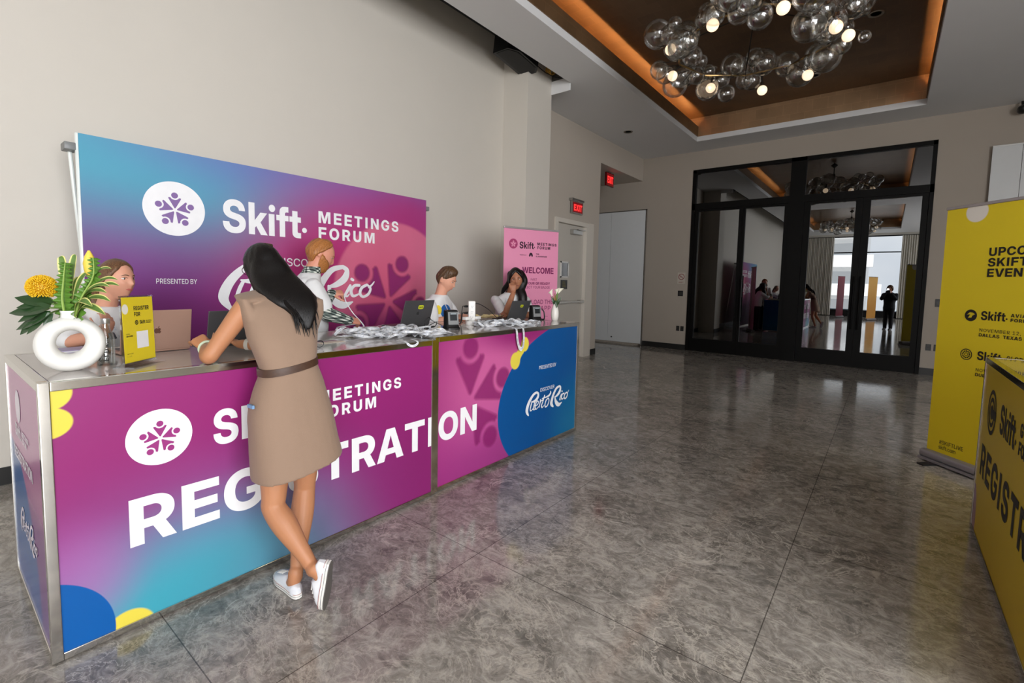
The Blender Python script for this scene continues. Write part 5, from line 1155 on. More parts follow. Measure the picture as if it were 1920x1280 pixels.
# laptops
def laptop(label, loc, rz, col, W_=.31, D_=.22, tilt=14, sticker=None, logo=None):
    r = thing('laptop', label, 'laptop', loc, (0, 0, rz), 'open laptops on the counter')
    m = mat('laptop_' + col[0], col[1], .38, .55, var=.02)
    t = MB(); t.box(-D_, 0, -W_ / 2, W_ / 2, .002, .014, bev=.004); obj('base', t, m, r, False, True)
    t = MB(); t.box(-D_ + .02, -.05, -W_ / 2 + .02, W_ / 2 - .02, .0142, .0152); obj('keyboard', t, BLACKP, r, False, True)
    Mt_ = Matrix.Translation((0, 0, .012)) @ Matrix.Rotation(radians(tilt), 4, 'Y')
    t = MB(); t.box(-.003, .004, -W_ / 2, W_ / 2, 0, D_, Mt_, bev=.003); lid = obj('lid', t, m, r, False, True)
    t = MB(); t.box(-.0035, -.003, -W_ / 2 + .008, W_ / 2 - .008, .012, D_ - .008, Mt_); obj('screen', t, mat('screen_dark', rgb(30, 34, 42), .15), lid, False, True)
    if logo:
        a = Art(); c = (0, D_ * .5); g = .016
        a.poly([(c[0] + x * g, c[1] + y * g) for x, y in ((0, .62), (.35, .75), (.75, .62), (.95, .4), (.72, .1), (.75, -.25), (1.0, -.45), (.75, -.9), (.45, -1.05), (.15, -.92), (-.15, -.95), (-.45, -1.05), (-.8, -.75), (-1.0, -.2), (-.95, .3), (-.65, .65), (-.35, .75))])
        a.poly([(c[0] + x * g, c[1] + y * g) for x, y in ((.02, .82), (.08, 1.1), (.28, 1.32), (.48, 1.38), (.44, 1.1), (.26, .88))])
        obj('lid_emblem', a.mb(lambda u, v: tuple(Mt_ @ V((.0046, u, v)))), logo, lid, False, True)
    if sticker:
        u0, v0, sw, sh_ = sticker; a = Art()
        a.poly([(u0 + sw / 2 * (abs(cos(q)) ** .5) * (1 if cos(q) > 0 else -1), v0 + sh_ / 2 * (abs(sin(q)) ** .5) * (1 if sin(q) > 0 else -1)) for q in [2 * pi * k / 32 for k in range(32)]])
        st = obj('sticker', a.mb(lambda u, v: tuple(Mt_ @ V((.0048, u, v)))), mat('sticker_lime', rgb(206, 214, 40), .4), lid, False, True)
        a = Art(); a.text('Skift', u0, v0 - sh_ * .25, sh_ * .5, FB, width=sw * .78, align='c')
        obj('sticker_print', a.mb(lambda u, v: tuple(Mt_ @ V((.0052, u, v)))), INKB, st, False, True)
    return r
laptop('open rose gold laptop with its back to the hall, behind the yellow sign holder', (-3.02, .80, ZA), radians(4), ('rose', rgb(196, 158, 140)), .315, .215, 9, None, mat('logo_rose', rgb(140, 100, 84), .2, .6))
laptop('open dark grey laptop behind the leaning woman', (-3.02, 1.195, ZA), radians(2), ('grey', rgb(92, 92, 94)), .33, .205, 13)
laptop('dark grey laptop with yellow sticker before the short-haired man', (-3.125, 2.64, ZB), radians(4), ('grey', rgb(92, 92, 94)), .335, .225, 17, (.02, .165, .06, .034), mat('logo_grey', rgb(56, 56, 58), .3, .5))
laptop('dark grey laptop with yellow sticker before the woman resting on her hand', (-3.03, 3.915, ZB), radians(-4), ('grey', rgb(92, 92, 94)), .29, .21, 22, (.02, .15, .045, .030))
# barcode scanners
def scanner(label, loc, rz):
    r = thing('badge_scanner', label, 'scanner', loc, (0, 0, rz), 'black desk scanners')
    t = MB(); t.loft([((0, 0, 0), (.062, 0, 0), (0, .058, 0)), ((0, 0, .012), (.062, 0, 0), (0, .058, 0)), ((-.006, 0, .03), (.052, 0, 0), (0, .052, 0)), ((-.010, 0, .10), (.046, 0, 0), (0, .052, 0)), ((-.016, 0, .150), (.038, 0, 0), (0, .052, 0)), ((-.018, 0, .156), (.032, 0, 0), (0, .046, 0))], 32, 6.0)
    obj('body', t, BLACKP, r, True, True)
    Mq = Matrix.Translation((.041, 0, .088)) @ Matrix.Rotation(radians(-9), 4, 'Y')
    t = MB(); t.box(-.006, .004, -.045, .045, -.05, .056, Mq, bev=.004); fp = obj('face_plate', t, GREYP, r, False, True)
    t = MB(); t.box(.004, .006, -.03, .03, -.016, .046, Mq); obj('scan_window', t, mat('scan_glass', rgb(26, 30, 34), .35, spec=.3), fp, False, True)
    t = MB(); t.box(.0055, .0068, -.026, .026, .034, .044, Mq); obj('light_bar', t, mat('pale_bar', rgb(150, 160, 165), .3), fp, False, True)
    return r
scanner('black desk scanner beside the stickered laptop in front of the short-haired man', (-2.80, 2.752, ZB), radians(-22))
scanner('black desk scanner beside the small white flower vase at the far end', (-2.91, 4.09, ZB), radians(-25))
def cable(label, pts, r_=.0035, m=None, name='cable'):
    t = MB(); t.tube(crom([tuple(p) for p in pts], 8), r_, 6); return tag(obj(name, t, m or BLACKP), label, 'cable')
cable('thin black cable curling beside the scanner in front of the short-haired man', [(-2.86, 2.70, ZB + .03), (-2.90, 2.63, ZB + .07), (-2.93, 2.62, ZB + .095), (-2.94, 2.58, ZB + .05), (-2.93, 2.60, ZB + .01), (-2.88, 2.64, ZB + .02), (-2.90, 2.68, ZB + .055), (-2.95, 2.66, ZB + .03), (-2.92, 2.57, ZB + .008)])
cable('thicker black cable end lying between laptop and scanner in front of the short-haired man', [(-2.95, 2.70, ZB + .012), (-2.93, 2.62, ZB + .012), (-2.89, 2.57, ZB + .014), (-2.85, 2.55, ZB + .02)], .008)
cable('black strap cable hanging beside the far scanner', [(-2.87, 4.16, ZB + .11), (-2.86, 4.175, ZB + .09), (-2.855, 4.18, ZB + .05), (-2.86, 4.185, ZB + .01), (-2.88, 4.18, ZB + .006)], .007)
# tower power strip
ps = thing('power_tower', 'white tower power strip standing behind the lanyards on the far counter', 'power strip', (-2.995, 3.20, ZB), (0, 0, radians(-40)))
t = MB(); t.loft([((0, 0, 0), (.055, 0, 0), (0, .055, 0)), ((0, 0, .03), (.055, 0, 0), (0, .055, 0)), ((0, 0, .034), (.05, 0, 0), (0, .05, 0))], 32, 3); obj('base', t, WHITEP, ps, True, True)
t = MB(); t.box(-.032, .032, -.032, .032, .034, .215, bev=.008); obj('tower_body', t, WHITEP, ps, True, True)
t = MB()
for z in (.06, .11, .16):
    for fx in (1, -1):
        for dz, dy in ((.008, -.008), (.008, .008), (-.006, 0)):
            t.box(.0318, .0325, dy - .0015, dy + .0015, z + dz - .004, z + dz + .004); t.box(dy - .0015, dy + .0015, -.0325, -.0318, z + dz - .004, z + dz + .004)
obj('socket_slot', t, BLACKP, ps, False, True)
for sy, lab in ((-.07, 'white charger block plugged low into the tower power strip, on its nearer side'), (.055, 'white charger block plugged low into the tower power strip, on its farther side')):
    q = thing('charger', lab, 'charger', (-2.995 + .01, 3.20 + sy, ZB + .058))
    t = MB(); t.box(-.025, .025, -.038, .038, -.014, .014, bev=.005); obj('block', t, WHITEP, q, True, True)
for k, (z, lab) in enumerate(((.165, 'upper black plug on the near side of the tower power strip'), (.105, 'lower black plug on the near side of the tower power strip'))):
    q = thing('power_plug', lab, 'plug', (-3.02, 3.155, ZB + z))
    t = MB(); t.tube([(0, .012, 0), (0, -.02, 0)], [.011, .009], 10); obj('plug_body', t, BLACKP, q, True, True)
    t = MB(); t.tube(crom([(0, -.02, 0), (0, -.045, .002), (0, -.052, -.02), (-.01, -.05, -.07), (-.03, -.05, -z + .01 * k), (-.12, -.03, -z + .008)], 6), .0035, 6); obj('cord', t, BLACKP, q, True, True)
cable('black power cord running from the tower power strip down to the lanyards', [(-2.97, 3.215, ZB + .19), (-2.95, 3.26, ZB + .185), (-2.92, 3.36, ZB + .13), (-2.88, 3.44, ZB + .05), (-2.85, 3.52, ZB + .03)])
# food wrapper / pastry sheet
q = thing('snack_wrapper', 'crumpled cream paper wrapper with a snack lying behind the far lanyards', 'wrapper', (-3.27, 3.78, ZB))
t = MB(); rnd = random.Random(2)
G = 10; vv = [((i / G - .5) * .14, (j / G - .5) * .30, .012 + .022 * rnd.random() + .02 * (abs(i / G - .5) * 2) ** 2) for i in range(G + 1) for j in range(G + 1)]
t.add(vv, [(i * (G + 1) + j, (i + 1) * (G + 1) + j, (i + 1) * (G + 1) + j + 1, i * (G + 1) + j + 1) for i in range(G) for j in range(G)]); obj('paper', t, mat('cream_paper', rgb(226, 206, 150), .6), q, True, True)
t = MB(); t.ball((.01, .05, .03), (.04, .06, .02), 14); obj('snack', t, mat('snack_tan', rgb(226, 184, 140), .6), q, True, True)
# small white vase with calla lilies
v2 = thing('bud_vase', 'small white fluted vase at the far end of the counter holding calla lilies', 'vase', (-2.745, 4.215, ZB))
t = MB(); n = 40; prof = [(0, 0), (.028, 0), (.034, .01), (.040, .04), (.041, .08), (.037, .115), (.027, .145), (.021, .16), (.023, .175), (.019, .175), (.017, .155)]
t.lathe(prof, n); t.v = [(x * (1 + .02 * cos(10 * atan2(y, x))), y * (1 + .02 * cos(10 * atan2(y, x))), z) for x, y, z in t.v]; obj('vase_body', t, mat('vase_white', rgb(226, 222, 214), .3), v2, True, True)
VV = V((-2.745, 4.215, ZB + .17))
def Q3(a, u_, f_=0.): return VV + RT * a + UPV * u_ + FWD * f_
def calla(label, c, lean):
    r = thing('calla_lily', label, 'flower', tuple(VV), (0, 0, 0), 'white calla lilies'); c = V(c); ax = (UPV + RT * lean).normalized()
    sd = ax.cross(FWD).normalized(); rings = []
    for z, w in ((0, .004), (.018, .010), (.036, .017), (.052, .026), (.060, .029)): rings.append((c + ax * z, sd * w, FWD * w * .8))
    t = MB(); t.loft(rings, 16, cap=False); t.v = [tuple(V(p) + ax * (.016 * (V(p) - c).dot(sd) / .03 if (V(p) - c).dot(ax) > .05 else 0)) for p in t.v]
    obj('flower_spathe', t, mat('calla_white', rgb(238, 234, 214), .5), r)
    t = MB(); t.tube([c + ax * .015, c + ax * .05], .004, 6); obj('spadix', t, mat('spadix_yellow', rgb(226, 190, 60), .5), r)
    t = MB(); t.tube(crom([tuple(VV - UPV * .05), tuple(VV + (c - VV) * .5 + UPV * .01), tuple(c + ax * .005)], 5), .004, 6); obj('flower_stem', t, STEMM, r)
calla('white calla lily in the small vase, the lower one leaning to the near side', Q3(-.035, .085, .01), -.35); calla('white calla lily in the small vase, the higher one leaning to the far side', Q3(.03, .115, .0), .45); calla('white calla lily in the small vase, standing between the other two', Q3(.012, .105, -.015), .1)
for lab, pts, w, m_ in (('brown backed leaf standing upright in the small vase', [Q3(0, -.03), Q3(-.005, .05, .02), Q3(-.01, .125, .02)], .014, mat('leaf_brown', rgb(120, 84, 34), .5, var=.2)),
    ('green leaf pointing to the near side of the small vase', [Q3(0, -.03), Q3(-.02, .03, .02), Q3(-.05, .085, .02)], .014, LEAFD), ('green leaf pointing to the far side of the small vase', [Q3(0, -.03), Q3(.03, .03, .02), Q3(.06, .08, .02)], .015, LEAFD),
    ('green leaf folded over the rim of the small vase', [Q3(-.02, .02, .02), Q3(0, .03, .03), Q3(.012, -.01, .035), Q3(.012, -.035, .035)], .013, LEAFD), ('tall narrow green leaf behind the lilies in the small vase', [Q3(0, -.03), Q3(.01, .06, .0), Q3(.03, .14, .0)], .012, LEAFM)):
    r = thing('vase_leaf', lab, 'leaf', tuple(VV)); blade_obj('leaf_blade', [blade(pts, [.004, w, w * .8, .001][:len(pts)] if len(pts) == 4 else [.004, w, .001], FWD, .3)], m_, r)

# papers, badges, dark glasses case and cables near the woman
for k, (x, y, rz, c_, lab) in enumerate(((-3.02, 1.93, 20, rgb(214, 206, 190), 'cream badge card lying flat beside the lanyard pile, lowest of the fan'), (-3.0, 1.98, 8, rgb(200, 180, 90), 'yellow edged badge card in the fan beside the lanyard pile'), (-3.06, 2.0, -6, rgb(60, 50, 54), 'dark badge card in the fan beside the lanyard pile'), (-3.02, 2.05, -16, rgb(226, 220, 210), 'white badge card on top of the fan beside the lanyard pile'), (-2.80, 1.66, 5, rgb(224, 214, 196), 'cream card lying alone on the counter beside the woman'))):
    q = thing('badge_card', lab, 'card', (x, y, ZA + .0018 * (k % 4) + .0002), (0, 0, radians(rz)), 'badge cards on the counter')
    t = MB(); t.box(-.055, .055, -.085, .085, 0, .0014); obj('card_sheet', t, mat('card_%d' % k, c_, .5), q, False, True)
    t = MB(); t.box(-.055, -.03, -.085, .085, .0014, .0018); obj('card_band', t, mat('card_band', rgb(120, 50, 100), .5), q, False, True)
q = thing('eyeglasses', 'pair of black framed glasses lying on the counter beside the woman', 'glasses', (-2.60, 1.45, ZA))
t = MB()
for dy in (-.032, .032): t.tube([(.002 * 0, dy + .024 * cos(a), .024 + .020 * sin(a)) for a in [2 * pi * k / 18 for k in range(18)]], .0022, 6, True)
t.tube([(0, -.009, .026), (0, .009, .026)], .002, 6); obj('rim', t, BLACKP, q, True, True)
for sd in (-1, 1):
    t = MB(); t.tube(crom([(0, sd * .057, .030), (-.05, sd * .058, .032), (-.11, sd * .05, .030), (-.135, sd * .045, .012)], 5), .002, 6); obj('temple', t, BLACKP, q, True, True)

# lanyards
def lanyard_mat():
    m, nt, out = nt_new('lanyard_ribbon'); b = N(nt, 'BsdfPrincipled', Roughness=.5)
    at = N(nt, 'UVMap'); sp_ = N(nt, 'SeparateXYZ'); L(nt, at, 'UV', sp_, 'Vector')
    nz = N(nt, 'TexNoise', Scale=1.0, Detail=5.0, Roughness=.75); mp = N(nt, 'Mapping'); mp.inputs['Scale'].default_value = (22, 5, 1); L(nt, at, 'UV', mp, 'Vector'); L(nt, mp, 'Vector', nz, 'Vector')
    w = N(nt, 'TexNoise', Scale=1.0, Detail=0.0); m2 = N(nt, 'Mapping'); m2.inputs['Scale'].default_value = (1.6, 0, 1); L(nt, at, 'UV', m2, 'Vector'); L(nt, m2, 'Vector', w, 'Vector')
    g1 = N(nt, 'Math', operation='GREATER_THAN'); g1.inputs[1].default_value = .53; L(nt, nz, 'Fac', g1, 0)
    g2 = N(nt, 'Math', operation='GREATER_THAN'); g2.inputs[1].default_value = .49; L(nt, w, 'Fac', g2, 0)
    pp = N(nt, 'Math', operation='PINGPONG'); pp.inputs[1].default_value = .5; L(nt, sp_, 'Y', pp, 0); g3 = N(nt, 'Math', operation='GREATER_THAN'); g3.inputs[1].default_value = .22; L(nt, pp, 0, g3, 0)
    x1 = N(nt, 'Math', operation='MULTIPLY'); L(nt, g1, 0, x1, 0); L(nt, g2, 0, x1, 1); x2 = N(nt, 'Math', operation='MULTIPLY'); L(nt, x1, 0, x2, 0); L(nt, g3, 0, x2, 1)
    mx = N(nt, 'Mix', data_type='RGBA'); mx.inputs[6].default_value = rgb(232, 234, 236); mx.inputs[7].default_value = rgb(96, 112, 150); L(nt, x2, 0, mx, 0); L(nt, mx, 2, b, 'Base Color'); L(nt, b, 'BSDF', out, 'Surface'); return m
LANY = lanyard_mat()
CLIPM = mat('clip_metal', (.5, .5, .5), .3, .9)
def ribbon(name, pts, widths_dir, w, parent, uvs=True):
    vs = []; fs = []; m = len(pts); ln = 0; ul = []
    off = worldloc(parent).translation
    for i in range(m):
        if i: ln += (V(pts[i]) - V(pts[i - 1])).length
        d = widths_dir[i]; vs += [tuple(V(pts[i]) - d * w / 2 - off), tuple(V(pts[i]) + d * w / 2 - off)]; ul.append(ln / .05)
    for i in range(m - 1): fs.append((2 * i, 2 * i + 1, 2 * i + 3, 2 * i + 2))
    me = bpy.data.meshes.new(name); me.from_pydata(vs, [], fs); me.materials.append(LANY)
    uv = me.uv_layers.new(name='UVMap')
    for p in me.polygons:
        p.use_smooth = True
        for li in p.loop_indices:
            vi = me.loops[li].vertex_index; uv.data[li].uv = (ul[vi // 2], vi % 2)
    return mesh_obj(name, me, parent)
def lanyard(label, cx, cy, z0, ex, ey, hmax, seed, group, edge=-2.44):
    rnd = random.Random(seed)
    r = thing('lanyard', label, 'lanyard', (cx, cy, z0), (0, 0, 0), group)
    K = rnd.randint(6, 9); kp = []
    ph = rnd.uniform(0, 6.28)
    for k in range(K):
        a = ph + 2 * pi * k / K; q = rnd.uniform(.35, 1.0)
        x = min(cx + ex * q * cos(a), edge); kp.append((x, cy + ey * q * sin(a), z0 + rnd.uniform(.003, hmax) * (1 - .45 * q)))
    P = crom(kp, 9, True); P.append(P[0]); m = len(P); D = []
    tw = rnd.uniform(0, 3.1)
    for i in range(m):
        t_ = (V(P[(i + 1) % (m - 1)]) - V(P[i - 1 if i else m - 2])).normalized(); s0 = t_.cross(UPV); s0 = s0.normalized() if s0.length > 1e-4 else V((1, 0, 0))
        nn = s0.cross(t_); an = .9 * sin(2 * pi * i / (m - 1) * 2 + tw) + .3 * sin(2 * pi * i / (m - 1) * 5 + seed)
        D.append(s0 * cos(an) + nn * sin(an))
    ribbon('strap', P, D, .0195, r)
    c = V(P[int(m * .4)]); t = MB(); t.box(c.x - .005, c.x + .005, c.y - .012, c.y + .012, c.z, c.z + .004); obj('clip', t, CLIPM, r, False)
    return r
rnd = random.Random(11)
for k in range(34):
    cx = rnd.uniform(-3.0, -2.56); cy = 2.17 + rnd.uniform(-.16, .20) - (cx + 2.78) * -.35
    lanyard('white printed lanyard in the big tangled heap on the near counter', cx, cy, ZA, rnd.uniform(.09, .2), rnd.uniform(.12, .24), .07 + .03 * rnd.random(), 100 + k, 'lanyards heaped on the near counter', -2.435)
for k in range(22):
    f_ = k / 21; cx = -2.88 + .30 * f_ + rnd.uniform(-.07, .07); cy = 3.12 + .46 * f_ + rnd.uniform(-.1, .1)
    lanyard('white printed lanyard in the smaller tangled heap on the far counter', cx, cy, ZB, rnd.uniform(.08, .15), rnd.uniform(.10, .19), .065, 300 + k, 'lanyards heaped on the far counter', -2.46)
hl = thing('lanyard', 'white printed lanyard hanging over the front edge of the far counter', 'lanyard', (-2.43, 3.20, ZB))
hp = [(-2.60, 3.13, ZB + .02), (-2.50, 3.145, ZB + .014), (-2.442, 3.15, ZB + .008), (-2.428, 3.152, ZB - .02), (-2.424, 3.16, ZB - .09), (-2.424, 3.185, ZB - .155), (-2.424, 3.215, ZB - .172), (-2.424, 3.24, ZB - .15), (-2.424, 3.248, ZB - .08), (-2.428, 3.246, ZB - .02), (-2.442, 3.244, ZB + .008), (-2.50, 3.24, ZB + .014), (-2.60, 3.20, ZB + .02)]
P = crom(hp, 7); D = []
for i in range(len(P)):
    t_ = (V(P[min(i + 1, len(P) - 1)]) - V(P[max(i - 1, 0)])).normalized(); q = V((1, 0, 0)) if P[i][2] < ZB - .01 else UPV
    s0 = t_.cross(q).normalized(); D.append((s0 * .97 + q * (.22 if i < len(P) / 2 else -.22)).normalized())
ribbon('strap', P, D, .036, hl)
l2 = thing('lanyard', 'white lanyard end drooping over the front edge of the near counter', 'lanyard', (-2.425, 2.02, ZA))
hp = [(-2.52, 1.98, ZA + .012), (-2.44, 1.985, ZA + .008), (-2.419, 1.99, ZA - .006), (-2.417, 2.01, ZA - .018), (-2.417, 2.04, ZA - .02), (-2.419, 2.07, ZA - .006), (-2.44, 2.075, ZA + .008), (-2.52, 2.09, ZA + .012)]
P = crom(hp, 6); D = []
for i in range(len(P)):
    t_ = (V(P[min(i + 1, len(P) - 1)]) - V(P[max(i - 1, 0)])).normalized(); q = V((1, 0, 0)) if P[i][2] < ZA else UPV
    D.append(t_.cross(q).normalized())
ribbon('strap', P, D, .0155, l2)
# ------------------------------------------------------------------ people
def skin(name, col): return mat(name, col, .48, sss=.12, var=.05, scale=18, spec=.35)
SK_F = skin('skin_fair', rgb(214, 156, 130)); SK_T = skin('skin_tan', rgb(184, 128, 92)); SK_B = skin('skin_brown', rgb(166, 112, 84)); SK_R = skin('skin_rosy', rgb(212, 146, 122))
def hairm(name, c1, c2, sc=(120, 120, 5)):
    m, nt, out = nt_new(name); b = N(nt, 'BsdfPrincipled', Roughness=.34); b.inputs['Specular IOR Level'].default_value = .3
    tc = N(nt, 'TexCoord'); mp = N(nt, 'Mapping'); mp.inputs['Scale'].default_value = sc; L(nt, tc, 'Object', mp, 'Vector')
    nz = N(nt, 'TexNoise', Scale=2.0, Detail=4.0, Roughness=.7); L(nt, mp, 'Vector', nz, 'Vector')
    rp = N(nt, 'ValToRGB'); e = rp.color_ramp.elements; e[0].position = .35; e[0].color = c1; e[1].position = .68; e[1].color = c2; L(nt, nz, 'Fac', rp, 'Fac'); L(nt, rp, 'Color', b, 'Base Color')
    bp = N(nt, 'Bump', Strength=.28, Distance=.01); L(nt, nz, 'Fac', bp, 'Height'); L(nt, bp, 'Normal', b, 'Normal'); L(nt, b, 'BSDF', out, 'Surface'); return m
HAIR_BK = hairm('hair_black', rgb(6, 5, 5), rgb(22, 19, 18)); HAIR_BR = hairm('hair_brown', rgb(52, 36, 24), rgb(110, 80, 54)); HAIR_GI = hairm('hair_ginger', rgb(130, 78, 36), rgb(196, 132, 76)); HAIR_LB = hairm('hair_lightbrown', rgb(78, 54, 38), rgb(128, 94, 66))
EYEW = mat('eye_white', rgb(225, 220, 215), .25); IRIS = mat('iris_dark', rgb(34, 24, 18), .2); SHOEW = mat('shoe_canvas', rgb(228, 230, 234), .7, var=.04, scale=60, bump=.1, bscale=300); SOLE = mat('shoe_rubber', rgb(232, 230, 224), .5); SOLED = mat('shoe_outsole', rgb(96, 92, 88), .7)
TROU = mat('dark_trousers', rgb(30, 31, 36), .8, bump=.1, bscale=200); TSH = mat('white_tshirt', rgb(226, 226, 226), .75, var=.02, bump=.06, bscale=90)
CLOUDS = bpy.data.textures.new('cloth_folds', 'CLOUDS'); CLOUDS.noise_scale = .09; CLOUDS.noise_depth = 1
def remeshed(mb, name, mats, voxel=.006, smooth=4, disp=0.0, parent=None):
    me = bpy.data.meshes.new('tmp'); off = worldloc(parent).translation if parent else V((0, 0, 0))
    me.from_pydata([tuple(V(p) - off) for p in mb.v], [], mb.f)
    bm = bmesh.new(); bm.from_mesh(me); bmesh.ops.recalc_face_normals(bm, faces=bm.faces); bm.to_mesh(me); bm.free()
    o = bpy.data.objects.new('tmp', me); COL.objects.link(o)
    m = o.modifiers.new('r', 'REMESH'); m.mode = 'VOXEL'; m.voxel_size = voxel; m.use_smooth_shade = True
    if smooth: q = o.modifiers.new('s', 'SMOOTH'); q.factor = .5; q.iterations = smooth
    if disp: d = o.modifiers.new('d', 'DISPLACE'); d.texture = CLOUDS; d.strength = disp; d.mid_level = .5
    dg = bpy.context.evaluated_depsgraph_get(); ev = o.evaluated_get(dg)
    res = bpy.data.meshes.new_from_object(ev, depsgraph=dg); res.name = name
    bpy.data.objects.remove(o); bpy.data.meshes.remove(me)
    res.materials.clear()
    for mm in (mats if isinstance(mats, (list, tuple)) else [mats]): res.materials.append(mm)
    for p in res.polygons: p.use_smooth = True
    return mesh_obj(name, res, parent)

class Head:
    """a head in its own axes: x to its left side, y forward, z up; origin mid-head"""
    def __init__(s, c, fwd, up_=(0, 0, 1), scale=1.0, male=False):
        s.c = V(c); s.F = V(fwd).normalized(); u_ = V(up_); s.U = (u_ - s.F * u_.dot(s.F)).normalized(); s.X = s.F.cross(s.U); s.k = scale; s.male = male
    def W(s, p): return s.c + (s.X * p[0] + s.F * p[1] + s.U * p[2]) * s.k
    def surf(s, d, extra=0.0):
        dx, dy, dz = d
        x, y, z = .074 * dx, .094 * dy, .117 * dz
        lo = sstep(-dz, .15, 1.0)
        x *= 1 - (.26 if s.male else .34) * lo
        if dy < 0: y *= 1 - .5 * sstep(-dz, .05, .8)
        else: y += .010 * lo
        if dy < 0: y *= 1.08 - .0 * dz
        fr = max(0.0, dy)
        g = lambda a, b, sx, sz: exp(-((x - a) / sx) ** 2 - ((z - b) / sz) ** 2)
        y += fr * (.019 * g(0, -.024, .011, .013) + .012 * g(0, -.004, .009, .02) - .008 * (g(.031, .010, .016, .012) + g(-.031, .010, .016, .012)) + .005 * (g(.028, .032, .02, .009) + g(-.028, .032, .02, .009)) + .005 * (g(.040, -.018, .016, .018) + g(-.040, -.018, .016, .018))
            + .006 * g(0, -.056, .02, .012) - .003 * g(0, -.076, .02, .007) + .008 * g(0, -.097, .02, .014))
        v = V((x, y, z))
        if extra: v += V((dx / .074, dy / .094, dz / .117)).normalized() * extra
        return v
    def grid(s, nl=56, na=36):
        out = []
        for i in range(na + 1):
            p = -pi / 2 + pi * i / na
            for k in range(nl):
                t = 2 * pi * k / nl; out.append((sin(t) * cos(p), cos(t) * cos(p), sin(p)))
        return out, nl, na
    def add(s, mb, ears=True):
        ds, nl, na = s.grid(); vs = [s.W(s.surf(d)) for d in ds]
        fs = [(i * nl + k, i * nl + (k + 1) % nl, (i + 1) * nl + (k + 1) % nl, (i + 1) * nl + k) for i in range(na) for k in range(nl)]
        mb.add(vs, fs)
        if ears:
            for sd in (-1, 1):
                rings = []
                for t, w, h in ((0, .012, .020), (.35, .018, .030), (.8, .020, .033), (1.0, .016, .028)):
                    c = s.W((sd * (.066 + .016 * t), -.010 - .010 * t, -.004)); rings.append((c, (s.F * .8 - s.U * .1) * w * s.k, s.U * h * s.k))
                mb.loft(rings, 16)
    def front(s, x, z, out=0.0):
        """point on the face at height z and sideways x"""
        best = None
        for i in range(60):
            p = asin_((z / .117)); t = None
            break
        dz = max(-.99, min(.99, z / .117)); q = sqrt(1 - dz * dz); xs = .074 * q * (1 - (.26 if s.male else .34) * sstep(-dz, .15, 1.0)); dx = max(-.98, min(.98, x / xs)) * q
        dy = sqrt(max(0.0, 1 - dz * dz - dx * dx)); return s.surf((dx, dy, dz)) + V((0, out, 0))
    def face(s, root, brow, lip, eyes=True, lid=0.0):
        if eyes:
            for sd in (-1, 1):
                p = s.front(sd * .031, .010)
                mb = MB(); c = s.W(p + V((0, -.0055, 0))); mb.ball((0, 0, 0), (.0135 * s.k, .0105 * s.k, (.0068 - lid) * s.k), 14, Matrix.Translation(c) @ s.rot())
                e = obj('eye', mb, EYEW, root)
                mb = MB(); c = s.W(p + V((sd * -.001, .0026, -.0005))); mb.ball((0, 0, 0), (.0055 * s.k, .003 * s.k, (.0055 - lid * .6) * s.k), 12, Matrix.Translation(c) @ s.rot()); obj('iris', mb, IRIS, e)
                mb = MB(); mb.tube([s.W(s.front(sd * x, z, .0015)) for x, z in ((.017, .0125), (.024, .0175 - lid), (.032, .0178 - lid), (.041, .0135))], [.0012 * s.k, .0018 * s.k, .0018 * s.k, .001 * s.k], 6); obj('eyelid', mb, brow, root)
        for sd in (-1, 1):
            mb = MB(); mb.tube([s.W(s.front(sd * x, z, .001)) for x, z in ((.013, .027), (.022, .031), (.032, .032), (.044, .026))], [.0022 * s.k, .003 * s.k, .0026 * s.k, .0012 * s.k], 6); obj('eyebrow', mb, brow, root)
        mb = MB()
        for zz, w in ((-.0515, .0030), (-.0585, .0034)):
            mb.tube([s.W(s.front(x, zz + (.003 if abs(x) > .018 else 0) * (1 if zz < -.055 else -1) * .9, .0005)) for x in (-.023, -.012, 0, .012, .023)], [.0008 * s.k, w * s.k, w * s.k * .95, w * s.k, .0008 * s.k], 8)
        obj('lips', mb, lip, root)
    def rot(s):
        m = Matrix.Identity(4)
        for i in range(3): m[i][0] = s.X[i]; m[i][1] = s.F[i]; m[i][2] = s.U[i]
        return m
    def cap(s, mb, hfun, thick, noise=.004, seed=1, soft=.16):
        """hair on the skull: hfun(azimuth 0 front .. pi back) = lowest dz that carries hair"""
        rnd = random.Random(seed); ds, nl, na = s.grid(72, 48); idx = {}; vs = []; fs = []; inn = []
        ph = [rnd.uniform(0, 6.28) for _ in range(4)]
        def val(d):
            az = abs(atan2(d[0], d[1])); return (d[2] - hfun(az)) / soft
        for i, d in enumerate(ds):
            v = val(d)
            if v > -.01:
                w = thick(d) if callable(thick) else thick
                a = atan2(d[0], d[1])
                e = w * sstep(v, -.01, .8) + noise * sstep(v, 0, 1) * (.5 * sin(a * 17 + ph[0] + d[2] * 4) + .5 * sin(a * 31 + ph[1] - d[2] * 6)) + .001
                idx[i] = len(vs); vs.append(s.W(s.surf(d, e))); inn.append(s.W(s.surf(d, -.006)))
        n = len(vs); keep = []
        for i in range(na):
            for k in range(nl):
                q = (i * nl + k, i * nl + (k + 1) % nl, (i + 1) * nl + (k + 1) % nl, (i + 1) * nl + k)
                if all(t in idx for t in q): keep.append(tuple(idx[t] for t in q))
        mb.add(vs + inn, keep + [tuple(t + n for t in reversed(q)) for q in keep])
        # close the rim
        ec = {}
        for q in keep:
            for a, b_ in zip(q, q[1:] + q[:1]): ec[(a, b_)] = 1
        o = len(mb.v) - 2 * n
        for (a, b_) in ec:
            if (b_, a) not in ec: mb.f.append((o + b_, o + a, o + n + a, o + n + b_)); mb.mi.append(0)
def asin_(x): return math.asin(max(-1, min(1, x)))

